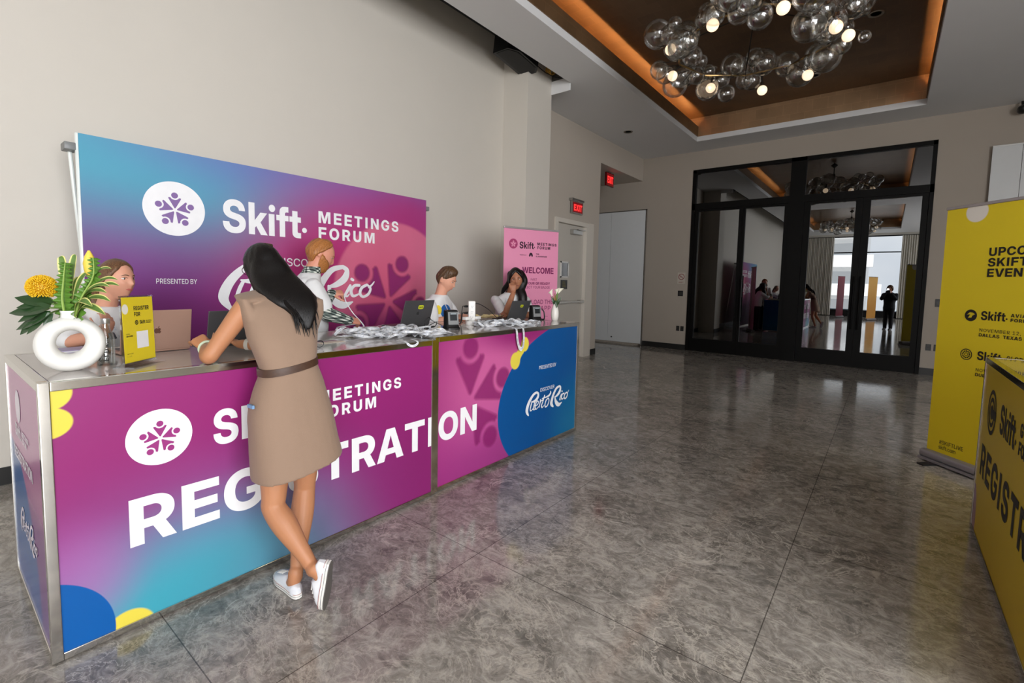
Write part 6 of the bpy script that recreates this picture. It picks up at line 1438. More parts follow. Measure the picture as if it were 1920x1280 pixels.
def hand(mb, wrist, d, nrm, thumb=1, k=1.0, curl=(25, 30, 20), spread=6.0, thumb_dir=None, curls=None):
    """palm with four fingers and a thumb; d along the hand, nrm out of the back of the hand"""
    w = V(wrist); d = V(d).normalized(); n_ = V(nrm); n_ = (n_ - d * n_.dot(d)).normalized(); s_ = d.cross(n_)
    P = lambda a, b_, c_: w + (d * a + s_ * b_ + n_ * c_) * k
    mb.loft([(P(-.012, 0, 0), s_ * .024 * k, n_ * .019 * k), (P(.01, 0, 0), s_ * .028 * k, n_ * .018 * k), (P(.04, .0, .001), s_ * .037 * k, n_ * .0165 * k), (P(.075, 0, .001), s_ * .040 * k, n_ * .014 * k), (P(.092, 0, .0), s_ * .037 * k, n_ * .010 * k)], 20, 2.6)
    for i, (off, ln, r, back) in enumerate(((-.0295, .070, .0082, .086), (-.010, .080, .0086, .094), (.010, .075, .0083, .092), (.0285, .058, .0074, .083))):
        cu = curls[i] if curls else curl
        a = radians(spread) * (i - 1.5) / 1.5 * .5; dd = (d * cos(a) + s_ * sin(a)); p = P(back - .018, off, 0); pts = [p]; ang = 0
        for seg, c_ in zip((.5, .28, .22), cu):
            ang += radians(c_); q = dd * cos(ang) - n_ * sin(ang)
            p = p + q * (ln * seg + (.018 if seg == .5 else 0)) * k; pts.append(p)
        pts2 = crom([tuple(q) for q in pts], 3); m = len(pts2)
        mb.tube(pts2, [r * k * (1.06 - .28 * i_ / (m - 1)) for i_ in range(m)], 10)
    td = (d * .62 - s_ * .75 * thumb * -1 * -1 + n_ * -.25).normalized() if thumb_dir is None else V(thumb_dir).normalized()
    if thumb_dir is None: td = (d * .62 + s_ * (-.75 if thumb > 0 else .75) - n_ * .3).normalized()
    sd = -1 if thumb > 0 else 1
    p0 = P(.012, sd * .022, -.004); p1 = p0 + td * .042 * k; t2 = (td + d * .45).normalized(); p2 = p1 + t2 * .032 * k; t3 = (t2 + d * .35 - n_ * .15).normalized(); p3 = p2 + t3 * .024 * k
    mb.tube([p0, p1, p2, p3], [.0145 * k, .0115 * k, .0098 * k, .0078 * k], 10)
def limb(mb, pts, rad, n=16):
    c = crom([tuple(V(p)) + (r,) for p, r in zip(pts, rad)], 6); mb.tube([q[:3] for q in c], [q[3] for q in c], n)
def arm(mb, sh, el, wr, k=1.0, fat=1.0):
    sh, el, wr = V(sh), V(el), V(wr)
    limb(mb, [sh, sh.lerp(el, .35), sh.lerp(el, .8), el, el.lerp(wr, .3), el.lerp(wr, .75), wr], [.048 * fat * k, .044 * fat * k, .037 * fat * k, .036 * fat * k, .039 * fat * k, .030 * fat * k, .025 * k])
def leg(mb, hip, kn, an, k=1.0):
    hip, kn, an = V(hip), V(kn), V(an)
    back = V((0, 0, 0))
    limb(mb, [hip, hip.lerp(kn, .4), hip.lerp(kn, .85), kn, kn.lerp(an, .28), kn.lerp(an, .65), kn.lerp(an, .93), an], [.082 * k, .072 * k, .056 * k, .053 * k, .057 * k, .041 * k, .032 * k, .033 * k])
def torso(mb, rings, n=28, power=2.3):
    """rings: (centre, side direction half vector, front half vector)"""
    P = crom([tuple(V(c)) + tuple(V(a)) + tuple(V(b_)) for c, a, b_ in rings], 5)
    mb.loft([(V(q[:3]), V(q[3:6]), V(q[6:9])) for q in P], n, power)
def foot(mb, ankle, heel, toe, upv):
    """ankle and foot tucked into a shoe"""
    heel, toe = V(heel), V(toe); d = toe - heel; u_ = V(upv); u_ = (u_ - d.normalized() * u_.dot(d.normalized())).normalized()
    limb(mb, [ankle, heel + d * .20 + u_ * .075, heel + d * .34 + u_ * .045, heel + d * .62 + u_ * .032, heel + d * .85 + u_ * .026], [.034, .031, .026, .020, .014])
def shoe(root, heel, toe, upv, name='shoe', canvas=True, k=1.0):
    """low canvas shoe; heel and toe are points on the sole"""
    heel, toe = V(heel), V(toe); d = (toe - heel); ln = d.length; d.normalize(); u_ = V(upv); u_ = (u_ - d * u_.dot(d)).normalized(); s_ = d.cross(u_)
    out = []
    for i in range(28):
        a = 2 * pi * i / 28; x = .5 - .5 * cos(a); w = (.031 + .014 * sstep(x, .3, .72) - .010 * sstep(x, .86, 1.0)) * (abs(sin(a)) ** .55) * (1 if sin(a) >= 0 else -1)
        out.append((x * ln, w * k))
    sh = None
    def slab(z0, z1, grow): 
        mb = MB(); vs = [heel + d * x + s_ * (y * grow) + u_ * z for z in (z0, z1) for x, y in out]; n = len(out)
        mb.add(vs, [tuple(range(n - 1, -1, -1)), tuple(range(n, 2 * n))] + [(i, (i + 1) % n, n + (i + 1) % n, n + i) for i in range(n)]); return mb
    up_ = MB(); secs = []; NS = 14; NA = 14
    for i in range(NS + 1):
        t = .012 + .976 * i / NS
        w = (.0285 + .012 * sstep(t, .3, .72)) * (min(1, (t / .10)) ** .5) * (min(1, ((1 - t) / .22)) ** .5)
        hh = interp(t, [0, .03, .12, .34, .42, .50, .75, .93, 1], [.050, .070, .066, .056, .078, .072, .050, .034, .020])
        secs.append((t, w, hh))
    vs = []; fs = []
    for t, w, hh in secs:
        for q in range(NA + 1):
            a = pi * q / NA; ca, sa = cos(a), sin(a)
            vs.append(heel + d * (t * ln) + s_ * (w * k * (abs(ca) ** .55) * (1 if ca >= 0 else -1)) + u_ * ((.020 + (hh - .020) * sa ** .65) * k))
    m = NA + 1
    fs = [(i * m + q, i * m + q + 1, (i + 1) * m + q + 1, (i + 1) * m + q) for i in range(NS) for q in range(NA)] + [(i * m, (i + 1) * m, (i + 1) * m + NA, i * m + NA) for i in range(NS)] + [tuple(range(m)), tuple(NS * m + q for q in range(m))]
    up_.add(vs, fs)
    so = obj(name, up_, SHOEW if canvas else mat('dark_shoe', rgb(40, 34, 30), .5), root)
    obj('rubber_sole', slab(.004, .026, 1.07), SOLE if canvas else SOLED, so); obj('outsole', slab(0, .005, 1.06), SOLED, so)
    if canvas:
        RS = mat('red_stripe', rgb(150, 50, 60), .5); NV = mat('navy_stripe', rgb(40, 44, 70), .5)
        for z, mm, nm, hh in ((.0235, RS, 'red_stripe', .0018), (.013, NV, 'dark_stripe', .0016)):
            obj(nm, slab(z, z + hh, 1.085), mm, so)
        mb = MB()
        for q in range(4):
            x = ln * (.50 + .075 * q); z = (.074 - .0075 * q) * k; mb.tube([heel + d * x + s_ * .020 + u_ * (z - .004), heel + d * (x + .012) + u_ * (z + .003), heel + d * (x + .02) - s_ * .020 + u_ * (z - .004)], .0028, 6)
        mb.tube([heel + d * ln * .50 + u_ * .074, heel + d * ln * .52 + s_ * .03 + u_ * .07, heel + d * ln * .56 + s_ * .05 + u_ * .05], .0022, 6)
        obj('laces', mb, SOLE, so)
    return so

# ---------------------------------------------------------------- the woman leaning on the counter
def woman_beige():
    r = thing('person', 'long-haired woman in sleeveless beige dress leaning on the counter, seen from behind', 'person', (-2.15, 1.10, 0))
    Y = V((0, 1, 0)); Xf = V((-1, 0, 0))
    b_ = MB()
    hd = Head((-2.505, 1.122, 1.562), (-.93, -.22, -.38), (-.36, 0, 1), .95)
    hd.add(b_)
    limb(b_, [(-2.40, 1.15, 1.40), (-2.43, 1.15, 1.45), (-2.465, 1.135, 1.505)], [.058, .050, .054])
    torso(b_, [((-2.20, 1.10, .80), Y * .13, Xf * .09), ((-2.20, 1.10, .92), Y * .15, Xf * .11), ((-2.22, 1.10, 1.08), Y * .115, Xf * .085), ((-2.28, 1.12, 1.22), Y * .135, Xf * .09), ((-2.35, 1.14, 1.34), Y * .15, Xf * .085), ((-2.40, 1.15, 1.415), Y * .07, Xf * .06)])
    shL, elL, wrL = (-2.37, .985, 1.375), (-2.425, .842, 1.143), (-2.610, .895, 1.158)
    arm(b_, shL, elL, wrL, 1.02); arm(b_, (-2.38, 1.30, 1.37), (-2.50, 1.235, 1.142), (-2.70, 1.085, 1.150), .98)
    hand(b_, wrL, (-.80, -.22, .52), (-.35, -.45, .80), thumb=-1, k=.92, curls=((30, 45, 30), (38, 48, 30), (48, 52, 30), (58, 55, 30)), spread=18)
    hand(b_, (-2.70, 1.085, 1.150), (-.96, -.10, .14), (.1, .25, 1), thumb=1, k=.9, curl=(12, 22, 15), spread=16, thumb_dir=(-.55, -.55, .62))
    # planted leg, then the leg crossed behind it on its toe
    leg(b_, (-2.20, 1.185, .80), (-2.235, 1.185, .455), (-2.135, 1.085, .085), .95)
    leg(b_, (-2.185, 1.025, .80), (-2.135, .985, .465), (-1.955, 1.072, .205), .95)
    PS = ((-2.085, 1.072, 0), (-2.345, 1.100, 0), (0, 0, 1)); XS_ = ((-1.868, 1.110, .252), (-1.930, 1.118, .004), (-.75, -.60, .25))
    foot(b_, (-2.135, 1.083, .11), *PS); foot(b_, (-1.955, 1.075, .20), *XS_)
    remeshed(b_, 'body', SK_T, .0052, 4, parent=r)
    hd.face(r, HAIR_BK, mat('lips_rose', rgb(176, 96, 88), .4))
    # dress
    DR = mat('dress_beige', rgb(146, 121, 102), .85, var=.025, scale=6, bump=.10, bscale=260)
    DR.node_tree.nodes['Principled BSDF'].inputs['Sheen Weight'].default_value = .1
    g = MB()
    torso(g, [((-2.150, 1.112, .622), Y * .203, Xf * .150), ((-2.160, 1.106, .70), Y * .197, Xf * .147), ((-2.185, 1.102, .83), Y * .186, Xf * .140), ((-2.205, 1.098, .93), Y * .174, Xf * .130), ((-2.215, 1.102, 1.02), Y * .148, Xf * .112), ((-2.222, 1.107, 1.085), Y * .127, Xf * .098), ((-2.232, 1.109, 1.12), Y * .129, Xf * .099),
              ((-2.275, 1.112, 1.22), Y * .158, Xf * .108), ((-2.325, 1.130, 1.31), Y * .172, Xf * .106), ((-2.362, 1.140, 1.37), Y * .172, Xf * .096), ((-2.392, 1.146, 1.412), Y * .130, Xf * .076), ((-2.412, 1.148, 1.436), Y * .078, Xf * .064)], 36, 2.4)
    g.v = [(x, y, z + .16 * (y - 1.10) * sstep(1.24 - z, 0, .14)) for x, y, z in g.v]
    # wide cap shoulders
    for sd, e in ((-1, (-2.365, .945, 1.405)), (1, (-2.37, 1.345, 1.398))):
        a0 = V((-2.385, 1.146 + sd * .07, 1.425)); e = V(e)
        g.loft([(a0, V((.060, 0, -.02)), V((0, 0, .016))), (a0.lerp(e, .55), V((.066, 0, -.015)), V((0, 0, .016))), (e, V((.052, 0, -.012)), V((0, 0, .012)))], 16, 2.6)
        g.loft([(e + V((.012, -sd * .012, .004)), V((.042, 0, 0)), V((0, .020, 0))), (e + V((.022, -sd * .034, -.07)), V((.062, 0, 0)), V((0, .034, 0))), (V((-2.315, 1.13 + sd * .135, 1.25)), V((.060, 0, 0)), V((0, .028, 0)))], 18, 2.4)
    remeshed(g, 'dress', DR, .0065, 5, .004, r)
    t = MB()
    torso(t, [((-2.2205, 1.1055, 1.076), Y * .1350, Xf * .1045), ((-2.2250, 1.1065, 1.092), Y * .1340, Xf * .1035), ((-2.229, 1.1075, 1.108), Y * .1340, Xf * .1035)], 36, 2.4)
    t.v = [(x, y, z + .16 * (y - 1.10)) for x, y, z in t.v]
    obj('belt', t, mat('belt_brown', rgb(70, 46, 32), .5, var=.35, scale=90), r)
    t = MB(); t.box(-2.225, -2.175, .918, .928, .925, .94); obj('pocket_slip', t, mat('pocket_blue', rgb(120, 160, 200), .5), r)
    # hair: cap, heavy fall down the back, loose ends
    h = MB(); hd.cap(h, lambda a: interp(a, [0, .5, .9, 1.2, 1.5, 3.2], [.72, .66, .36, .05, -.62, -.95]), .012, .003, 2)
    pts = [((-2.475, 1.122, 1.612), .066, .045), ((-2.440, 1.124, 1.555), .088, .052), ((-2.395, 1.128, 1.495), .100, .046), ((-2.325, 1.150, 1.440), .100, .040), ((-2.262, 1.177, 1.395), .086, .034), ((-2.215, 1.184, 1.345), .060, .026), ((-2.190, 1.184, 1.298), .032, .016), ((-2.180, 1.182, 1.262), .012, .007)]
    P = crom([tuple(p) + (a, c_) for p, a, c_ in pts], 6); rings = []
    for i, q in enumerate(P):
        s_ = V((.35, .90, .12)).normalized(); t_ = (V(P[min(i + 1, len(P) - 1)][:3]) - V(P[max(i - 1, 0)][:3])).normalized(); s_ = (s_ - t_ * s_.dot(t_)).normalized(); nn = t_.cross(s_)
        rings.append((V(q[:3]), s_ * q[3], nn * q[4]))
    h.loft(rings, 40, 2.2)
    # lock thrown forward over the right shoulder and lock by the face
    h.tube(crom([(-2.42, 1.19, 1.50), (-2.345, 1.240, 1.43), (-2.295, 1.262, 1.385), (-2.290, 1.258, 1.345)], 6), [.042] * 6 + [.040] * 6 + [.030] * 6 + [.016], 14)
    h.tube(crom([hd.W((-.070, .02, .05)), hd.W((-.078, .025, .0)), hd.W((-.074, .01, -.06)), (-2.455, 1.07, 1.44)], 6), [.012] * 6 + [.014] * 6 + [.014] * 6 + [.010], 12)
    hr = remeshed(h, 'hair', HAIR_BK, .006, 3, .0, r)
    rnd = random.Random(4); t = MB()
    for k in range(52):
        y0 = 1.185 + rnd.uniform(-.075, .055); ln = rnd.uniform(.07, .175) * (1 - 3.0 * abs(y0 - 1.19)); y1 = y0 + rnd.uniform(-.02, .02) + (1.182 - y0) * .35
        t.tube(crom([(-2.285, y0, 1.42), (-2.238, y0, 1.375), (-2.200, (y0 + y1) / 2 + rnd.uniform(-.006, .006), 1.375 - ln * .5), (-2.176 + rnd.uniform(-.006, .006), y1, 1.375 - ln)], 5), [.0075 * (1 - .92 * i / 15) for i in range(16)], 6)
    obj('hair_strands', t, HAIR_BK, r)
    t = MB(); c = hd.W(hd.surf((.1, -.60, .79), .012)); t.tube([c + V((-.004, -.016, .003)), c + V((0, .016, 0))], .0045, 8); t.tube([c + V((.008, -.012, -.004)), c + V((.010, .014, -.006))], .004, 8); obj('hair_clip', t, mat('clip_dark', rgb(70, 56, 40), .3, .4, var=.4, scale=80), r)
    # glasses
    t = MB(); GM = mat('glasses_brown', rgb(60, 36, 26), .3)
    for sd in (-1, 1):
        c = hd.front(sd * .033, .006) + V((0, .014, 0)); t.tube([hd.W(c + V((.024 * cos(a), -.003 * abs(cos(a)), .020 * sin(a)))) for a in [2 * pi * k / 20 for k in range(20)]], .0018, 6, True)
        t.tube([hd.W(c + V((sd * .024, -.004, .006))), hd.W((sd * .078, .03, .012)), hd.W((sd * .08, -.02, .008))], .0018, 6)
    t.tube([hd.W(hd.front(-.009, .010) + V((0, .012, 0))), hd.W(hd.front(.009, .010) + V((0, .012, 0)))], .0018, 6); obj('eyeglasses', t, GM, r)
    # bracelets, watch strap
    w = V(wrL); d = V((-.85, -.02, .30)).normalized()
    for off, rr, th, nm, mm in ((-.012, .036, .0062, 'jade_bangle', mat('jade_pale', rgb(206, 222, 196), .15)), (-.034, .034, .0040, 'bead_bracelet', mat('bead_pale', rgb(200, 204, 188), .3, var=.4, scale=220))):
        q = MB(); c = w + d * off; a1 = d.orthogonal().normalized(); a2 = d.cross(a1); tl = d * .010
        q.tube([c + a1 * rr * cos(a) + a2 * rr * sin(a) + tl * sin(a) for a in [2 * pi * k / 32 for k in range(32)]], th, 8, True); obj(nm, q, mm, r)
    c = V((-2.665, 1.112, 1.149)); d = V((-.8, -.6, .03)).normalized(); a1 = V((0, 0, 1)); a2 = d.cross(a1); q = MB()
    q.loft([(c - d * .010, a1 * .0305, a2 * .0305), (c + d * .010, a1 * .0305, a2 * .0305)], 24); obj('watch_strap', q, mat('watch_white', rgb(222, 220, 210), .5), r)
    shoe(r, *PS, k=.98)
    shoe(r, *XS_, k=.98)
    return r
woman_beige()

def lower_body(r, c, fwd, hip_w, zc, trousers=True, zwaist=.98):
    """trousers and shoes for somebody standing behind the counter"""
    f_ = V(fwd); f_.z = 0; f_.normalize(); s_ = f_.cross(V((0, 0, 1))); c = V((c[0], c[1], 0)); g = MB()
    torso(g, [(c + V((0, 0, .78)), s_ * (hip_w + .01), f_ * .11), (c + V((0, 0, .9)), s_ * (hip_w + .01), f_ * .12), (c + V((0, 0, zwaist)), s_ * hip_w, f_ * .105)])
    for sd in (-1, 1):
        h = c + s_ * sd * .09; limb(g, [h + V((0, 0, .82)), h + f_ * .02 + V((0, 0, .48)), h + V((0, 0, .07))], [.10, .075, .06])
    remeshed(g, 'trousers', TROU, .012, 3, .004, r)
    for sd in (-1, 1):
        h = c + s_ * sd * .09; shoe(r, h - f_ * .07, h + f_ * .19, (0, 0, 1), canvas=False)
def tee_mat(name, layers, ax=(1, 2)): return print_mat(name, rgb(228, 228, 228), layers, ax=ax, rough=.75, spec=.25, bump=.15)

# ---------------------------------------------------------------- bearded man
def bearded_man():
    r = thing('person', 'bearded ginger-haired man in white T-shirt over checked shirt behind the counter', 'person', (-3.76, 2.13, 0))
    F = V((.34, .94, 0)).normalized(); S_ = F.cross(V((0, 0, 1))); c0 = V((-3.80, 2.06, 0))
    def at(f_, s_, z): return c0 + F * f_ + S_ * s_ + V((0, 0, z))
    b_ = MB(); hd = Head(at(.115, -.005, 1.705), (.40, .80, -.46), (.0, .22, 1), 1.06, True); hd.add(b_)
    limb(b_, [at(.01, 0, 1.50), at(.05, 0, 1.58), at(.085, 0, 1.65)], [.075, .066, .066])
    torso(b_, [(at(0, 0, .9), S_ * .16, F * .11), (at(0, 0, 1.15), S_ * .16, F * .12), (at(0, 0, 1.38), S_ * .18, F * .11), (at(0, 0, 1.48), S_ * .16, F * .09), (at(.02, 0, 1.545), S_ * .07, F * .06)])
    # right arm (nearer the hall) reaching down, left arm held higher
    shR, elR, wrR = V((-3.615, 2.02, 1.43)), V((-3.545, 2.085, 1.225)), V((-3.475, 2.245, 1.165))
    shL, elL, wrL = at(.02, -.19, 1.43), V((-3.80, 2.18, 1.27)), V((-3.70, 2.225, 1.385))
    arm(b_, shR, elR, wrR, 1.08); arm(b_, shL, elL, wrL, 1.05)
    hand(b_, wrR, (.05, .96, -.12), (.6, -.05, .7), thumb=1, k=1.0, curls=((40, 55, 40), (50, 60, 40), (55, 60, 40), (60, 60, 40)), spread=4)
    hand(b_, wrL, (.25, .95, .03), (.5, -.1, .8), thumb=-1, k=1.0, curls=((45, 60, 40), (55, 60, 40), (60, 65, 40), (60, 65, 40)), spread=4)
    remeshed(b_, 'body', SK_R, .006, 4, parent=r)
    hd.face(r, HAIR_GI, mat('lips_pink', rgb(190, 110, 100), .4), lid=.003)
    h = MB(); hd.cap(h, lambda a: interp(a, [0, .6, 1.0, 1.3, 1.6, 2.2, 3.2], [1.2, 1.02, .66, .40, .02, -.72, -.92]), lambda d: .024 if d[2] < .8 else .014, .004, 5)
    remeshed(h, 'hair', HAIR_GI, .005, 3, parent=r)
    h = MB(); hd.cap(h, lambda a: -2.0, lambda d: .001, 0)
    h = MB(); ds, nl, na = hd.grid(64, 44); idx = {}; vs = []; inn = []
    for i, d in enumerate(ds):
        az = abs(atan2(d[0], d[1])); hi = interp(az, [0, .35, .7, 1.1, 1.5, 1.7], [-.60, -.40, -.24, -.14, .06, -.1])
        if az < 1.62 and d[2] < hi and d[2] > -.985:
            idx[i] = len(vs); e = .016 * sstep(hi - d[2], 0, .2) + .012 * sstep(-d[2], .6, 1) + .003; vs.append(hd.W(hd.surf(d, e))); inn.append(hd.W(hd.surf(d, -.006)))
    keep = []
    for i in range(na):
        for k in range(nl):
            q = (i * nl + k, i * nl + (k + 1) % nl, (i + 1) * nl + (k + 1) % nl, (i + 1) * nl + k)
            if all(t in idx for t in q): keep.append(tuple(idx[t] for t in q))
    n = len(vs); h.add(vs + inn, keep + [tuple(t + n for t in reversed(q)) for q in keep]); ec = {}
    for q in keep:
        for a, b2 in zip(q, q[1:] + q[:1]): ec[(a, b2)] = 1
    for (a, b2) in ec:
        if (b2, a) not in ec: h.f.append((b2, a, n + a, n + b2)); h.mi.append(0)
    remeshed(h, 'beard', HAIR_GI, .005, 2, parent=r)
    # white T-shirt
    g = MB(); torso(g, [(at(0, 0, .97), S_ * .178, F * .135), (at(.01, 0, 1.12), S_ * .180, F * .150), (at(.005, 0, 1.30), S_ * .192, F * .138), (at(0, 0, 1.42), S_ * .200, F * .120), (at(.005, 0, 1.495), S_ * .170, F * .096), (at(.03, 0, 1.55), S_ * .092, F * .080)], 32, 2.4)
    for a, e in ((shR, elR), (shL, elL)):
        g.tube([a + (a - e) * .05, a.lerp(e, .3), a.lerp(e, .72)], [.072, .074, .070], 16)
    remeshed(g, 'tshirt', TSH, .008, 4, .012, r)
    GING = None
    m, nt, out = nt_new('gingham'); bb = N(nt, 'BsdfPrincipled', Roughness=.8); tc = N(nt, 'TexCoord'); mp = N(nt, 'Mapping'); mp.inputs['Rotation'].default_value = (.5, .35, .55); L(nt, tc, 'Object', mp, 'Vector'); spx = N(nt, 'SeparateXYZ'); L(nt, mp, 'Vector', spx, 'Vector'); fs_ = []
    for ax_ in 'XYZ':
        q = N(nt, 'Math', operation='MULTIPLY'); q.inputs[1].default_value = 1 / .021; L(nt, spx, ax_, q, 0); w_ = N(nt, 'Math', operation='FRACT'); L(nt, q, 0, w_, 0); z = N(nt, 'Math', operation='GREATER_THAN'); z.inputs[1].default_value = .5; L(nt, w_, 0, z, 0); fs_.append(z)
    ad = N(nt, 'Math', operation='ADD'); L(nt, fs_[0], 0, ad, 0); L(nt, fs_[2], 0, ad, 1); hf = N(nt, 'Math', operation='MULTIPLY'); hf.inputs[1].default_value = .5; L(nt, ad, 0, hf, 0)
    rp = N(nt, 'ValToRGB'); rp.color_ramp.interpolation = 'CONSTANT'; e_ = rp.color_ramp.elements; e_[0].color = rgb(214, 216, 206); e_[1].position = .75; e_[1].color = rgb(26, 34, 34); e3 = e_.new(.3); e3.color = rgb(100, 112, 106); L(nt, hf, 0, rp, 'Fac'); L(nt, rp, 'Color', bb, 'Base Color'); L(nt, bb, 'BSDF', out, 'Surface'); GING = m
    for a, e, w in ((shR, elR, wrR), (shL, elL, wrL)):
        g = MB(); limb(g, [a.lerp(e, .55), a.lerp(e, .85), e, e.lerp(w, .3), e.lerp(w, .72), e.lerp(w, .97)], [.060, .058, .056, .054, .046, .041]); remeshed(g, 'checked_sleeve', GING, .006, 3, .008, r)
    g = MB(); g.loft([(at(.012, 0, 1.525), S_ * .090, F * .082), (at(.035, 0, 1.565), S_ * .080, F * .076), (at(.055, 0, 1.605), S_ * .074, F * .074)], 28); remeshed(g, 'checked_collar', GING, .006, 2, 0, r)
    lower_body(r, (-3.80, 2.06), F, .165, .98)
    # the lanyard he is untangling
    lt = thing('lanyard', 'thin white lanyard stretched between the bearded man\'s hands', 'lanyard', tuple(wrR))
    t = MB(); a, e = wrL + V((.02, .10, -.02)), wrR + V((.01, .09, -.0)); P = crom([tuple(a), tuple(a.lerp(e, .3) + V((0, -.02, 0))), tuple(a.lerp(e, .7) + V((0, -.02, 0))), tuple(e)], 6); ribbon('strap', P, [V((.6, .6, 0)).normalized()] * len(P), .009, lt)
    P = crom([tuple(e), tuple(e + V((.01, .02, -.03))), tuple(e + V((.02, .03, -.055)))], 5); ribbon('strap_end', P, [V((.6, .6, 0)).normalized()] * len(P), .012, lt)
bearded_man()

# ---------------------------------------------------------------- man at the far laptop
def desk_man():
    r = thing('person', 'man with short brown hair in a white T-shirt looking down behind the stickered laptop', 'person', (-3.60, 3.38, 0))
    F = V((.93, .36, 0)).normalized(); S_ = F.cross(V((0, 0, 1))); c0 = V((-3.62, 3.38, 0))
    def at(f_, s_, z): return c0 + F * f_ + S_ * s_ + V((0, 0, z))
    b_ = MB(); hd = Head(at(.075, -.005, 1.520), (.86, .40, -.46), (.3, .1, 1), 1.04, True); hd.add(b_)
    limb(b_, [at(-.01, 0, 1.30), at(.02, 0, 1.38), at(.045, 0, 1.46)], [.070, .059, .060])
    torso(b_, [(at(0, 0, .85), S_ * .16, F * .11), (at(0, 0, 1.0), S_ * .16, F * .12), (at(0, 0, 1.17), S_ * .18, F * .11), (at(-.01, 0, 1.27), S_ * .16, F * .09), (at(0, 0, 1.335), S_ * .07, F * .06)])
    for sd, el, wr in ((-1, at(.06, -.27, 1.10), at(.22, -.15, 1.145)), (1, at(.06, .27, 1.10), at(.22, .15, 1.145))):
        sh = at(-.01, sd * .195, 1.255); arm(b_, sh, el, wr, 1.06); hand(b_, wr, tuple(F + S_ * -.3 * sd), (0, 0, 1), thumb=sd, k=1.0, curl=(20, 25, 20))
    remeshed(b_, 'body', SK_F, .006, 4, parent=r)
    hd.face(r, HAIR_BR, mat('lips_pale', rgb(206, 128, 114), .4), lid=.0045)
    h = MB(); hd.cap(h, lambda a: interp(a, [0, .4, .75, 1.0, 1.25, 1.45, 1.7, 2.2, 3.2], [.58, .56, .46, .30, .14, .10, -.08, -.62, -.72]), lambda d: .007 + .024 * sstep(d[2], .35, .9) * (.55 + .45 * sstep(d[1], -.4, .5)), .006, 9, soft=.30)
    remeshed(h, 'hair', HAIR_BR, .005, 3, parent=r)
    g = MB(); torso(g, [(at(0, 0, .86), S_ * .182, F * .132), (at(.0, 0, 1.0), S_ * .182, F * .140), (at(0, 0, 1.13), S_ * .198, F * .132), (at(-.005, 0, 1.24), S_ * .206, F * .115), (at(-.005, 0, 1.31), S_ * .165, F * .094), (at(.004, 0, 1.368), S_ * .080, F * .076)], 32, 2.4)
    for sd, el in ((-1, at(.06, -.27, 1.10)), (1, at(.06, .27, 1.10))):
        sh = at(-.01, sd * .195, 1.255); g.tube([sh + (sh - el) * .05, sh.lerp(el, .4), sh.lerp(el, .95)], [.070, .074, .072], 16)
    remeshed(g, 'tshirt', tee_mat('tee_blue_print', [('e', -.02, 1.20, .090, .072, .03, rgb(40, 100, 170)), ('e', -.125, 1.222, .030, .045, .08, rgb(232, 206, 60))]), .008, 4, .012, r)
    lan(r, at, [(-.085, -.02, 1.345), (-.075, .09, 1.285), (-.035, .128, 1.17), (0.0, .145, 1.06)], [(.085, -.02, 1.345), (.075, .09, 1.285), (.035, .128, 1.17), (0.0, .145, 1.06)])
    lower_body(r, (-3.62, 3.38), F, .165, .9, zwaist=.90)
def lan(r, at, left, right):
    for pts in (left, right):
        P = crom([tuple(at(f_, s_, z)) for s_, f_, z in pts], 6); D = []
        for i in range(len(P)):
            t_ = (V(P[min(i + 1, len(P) - 1)]) - V(P[max(i - 1, 0)])).normalized(); o = at(.4, 0, 1.2) - at(0, 0, 1.2); D.append(t_.cross(o).normalized())
        ribbon('neck_lanyard', P, D, .014, r)
desk_man()

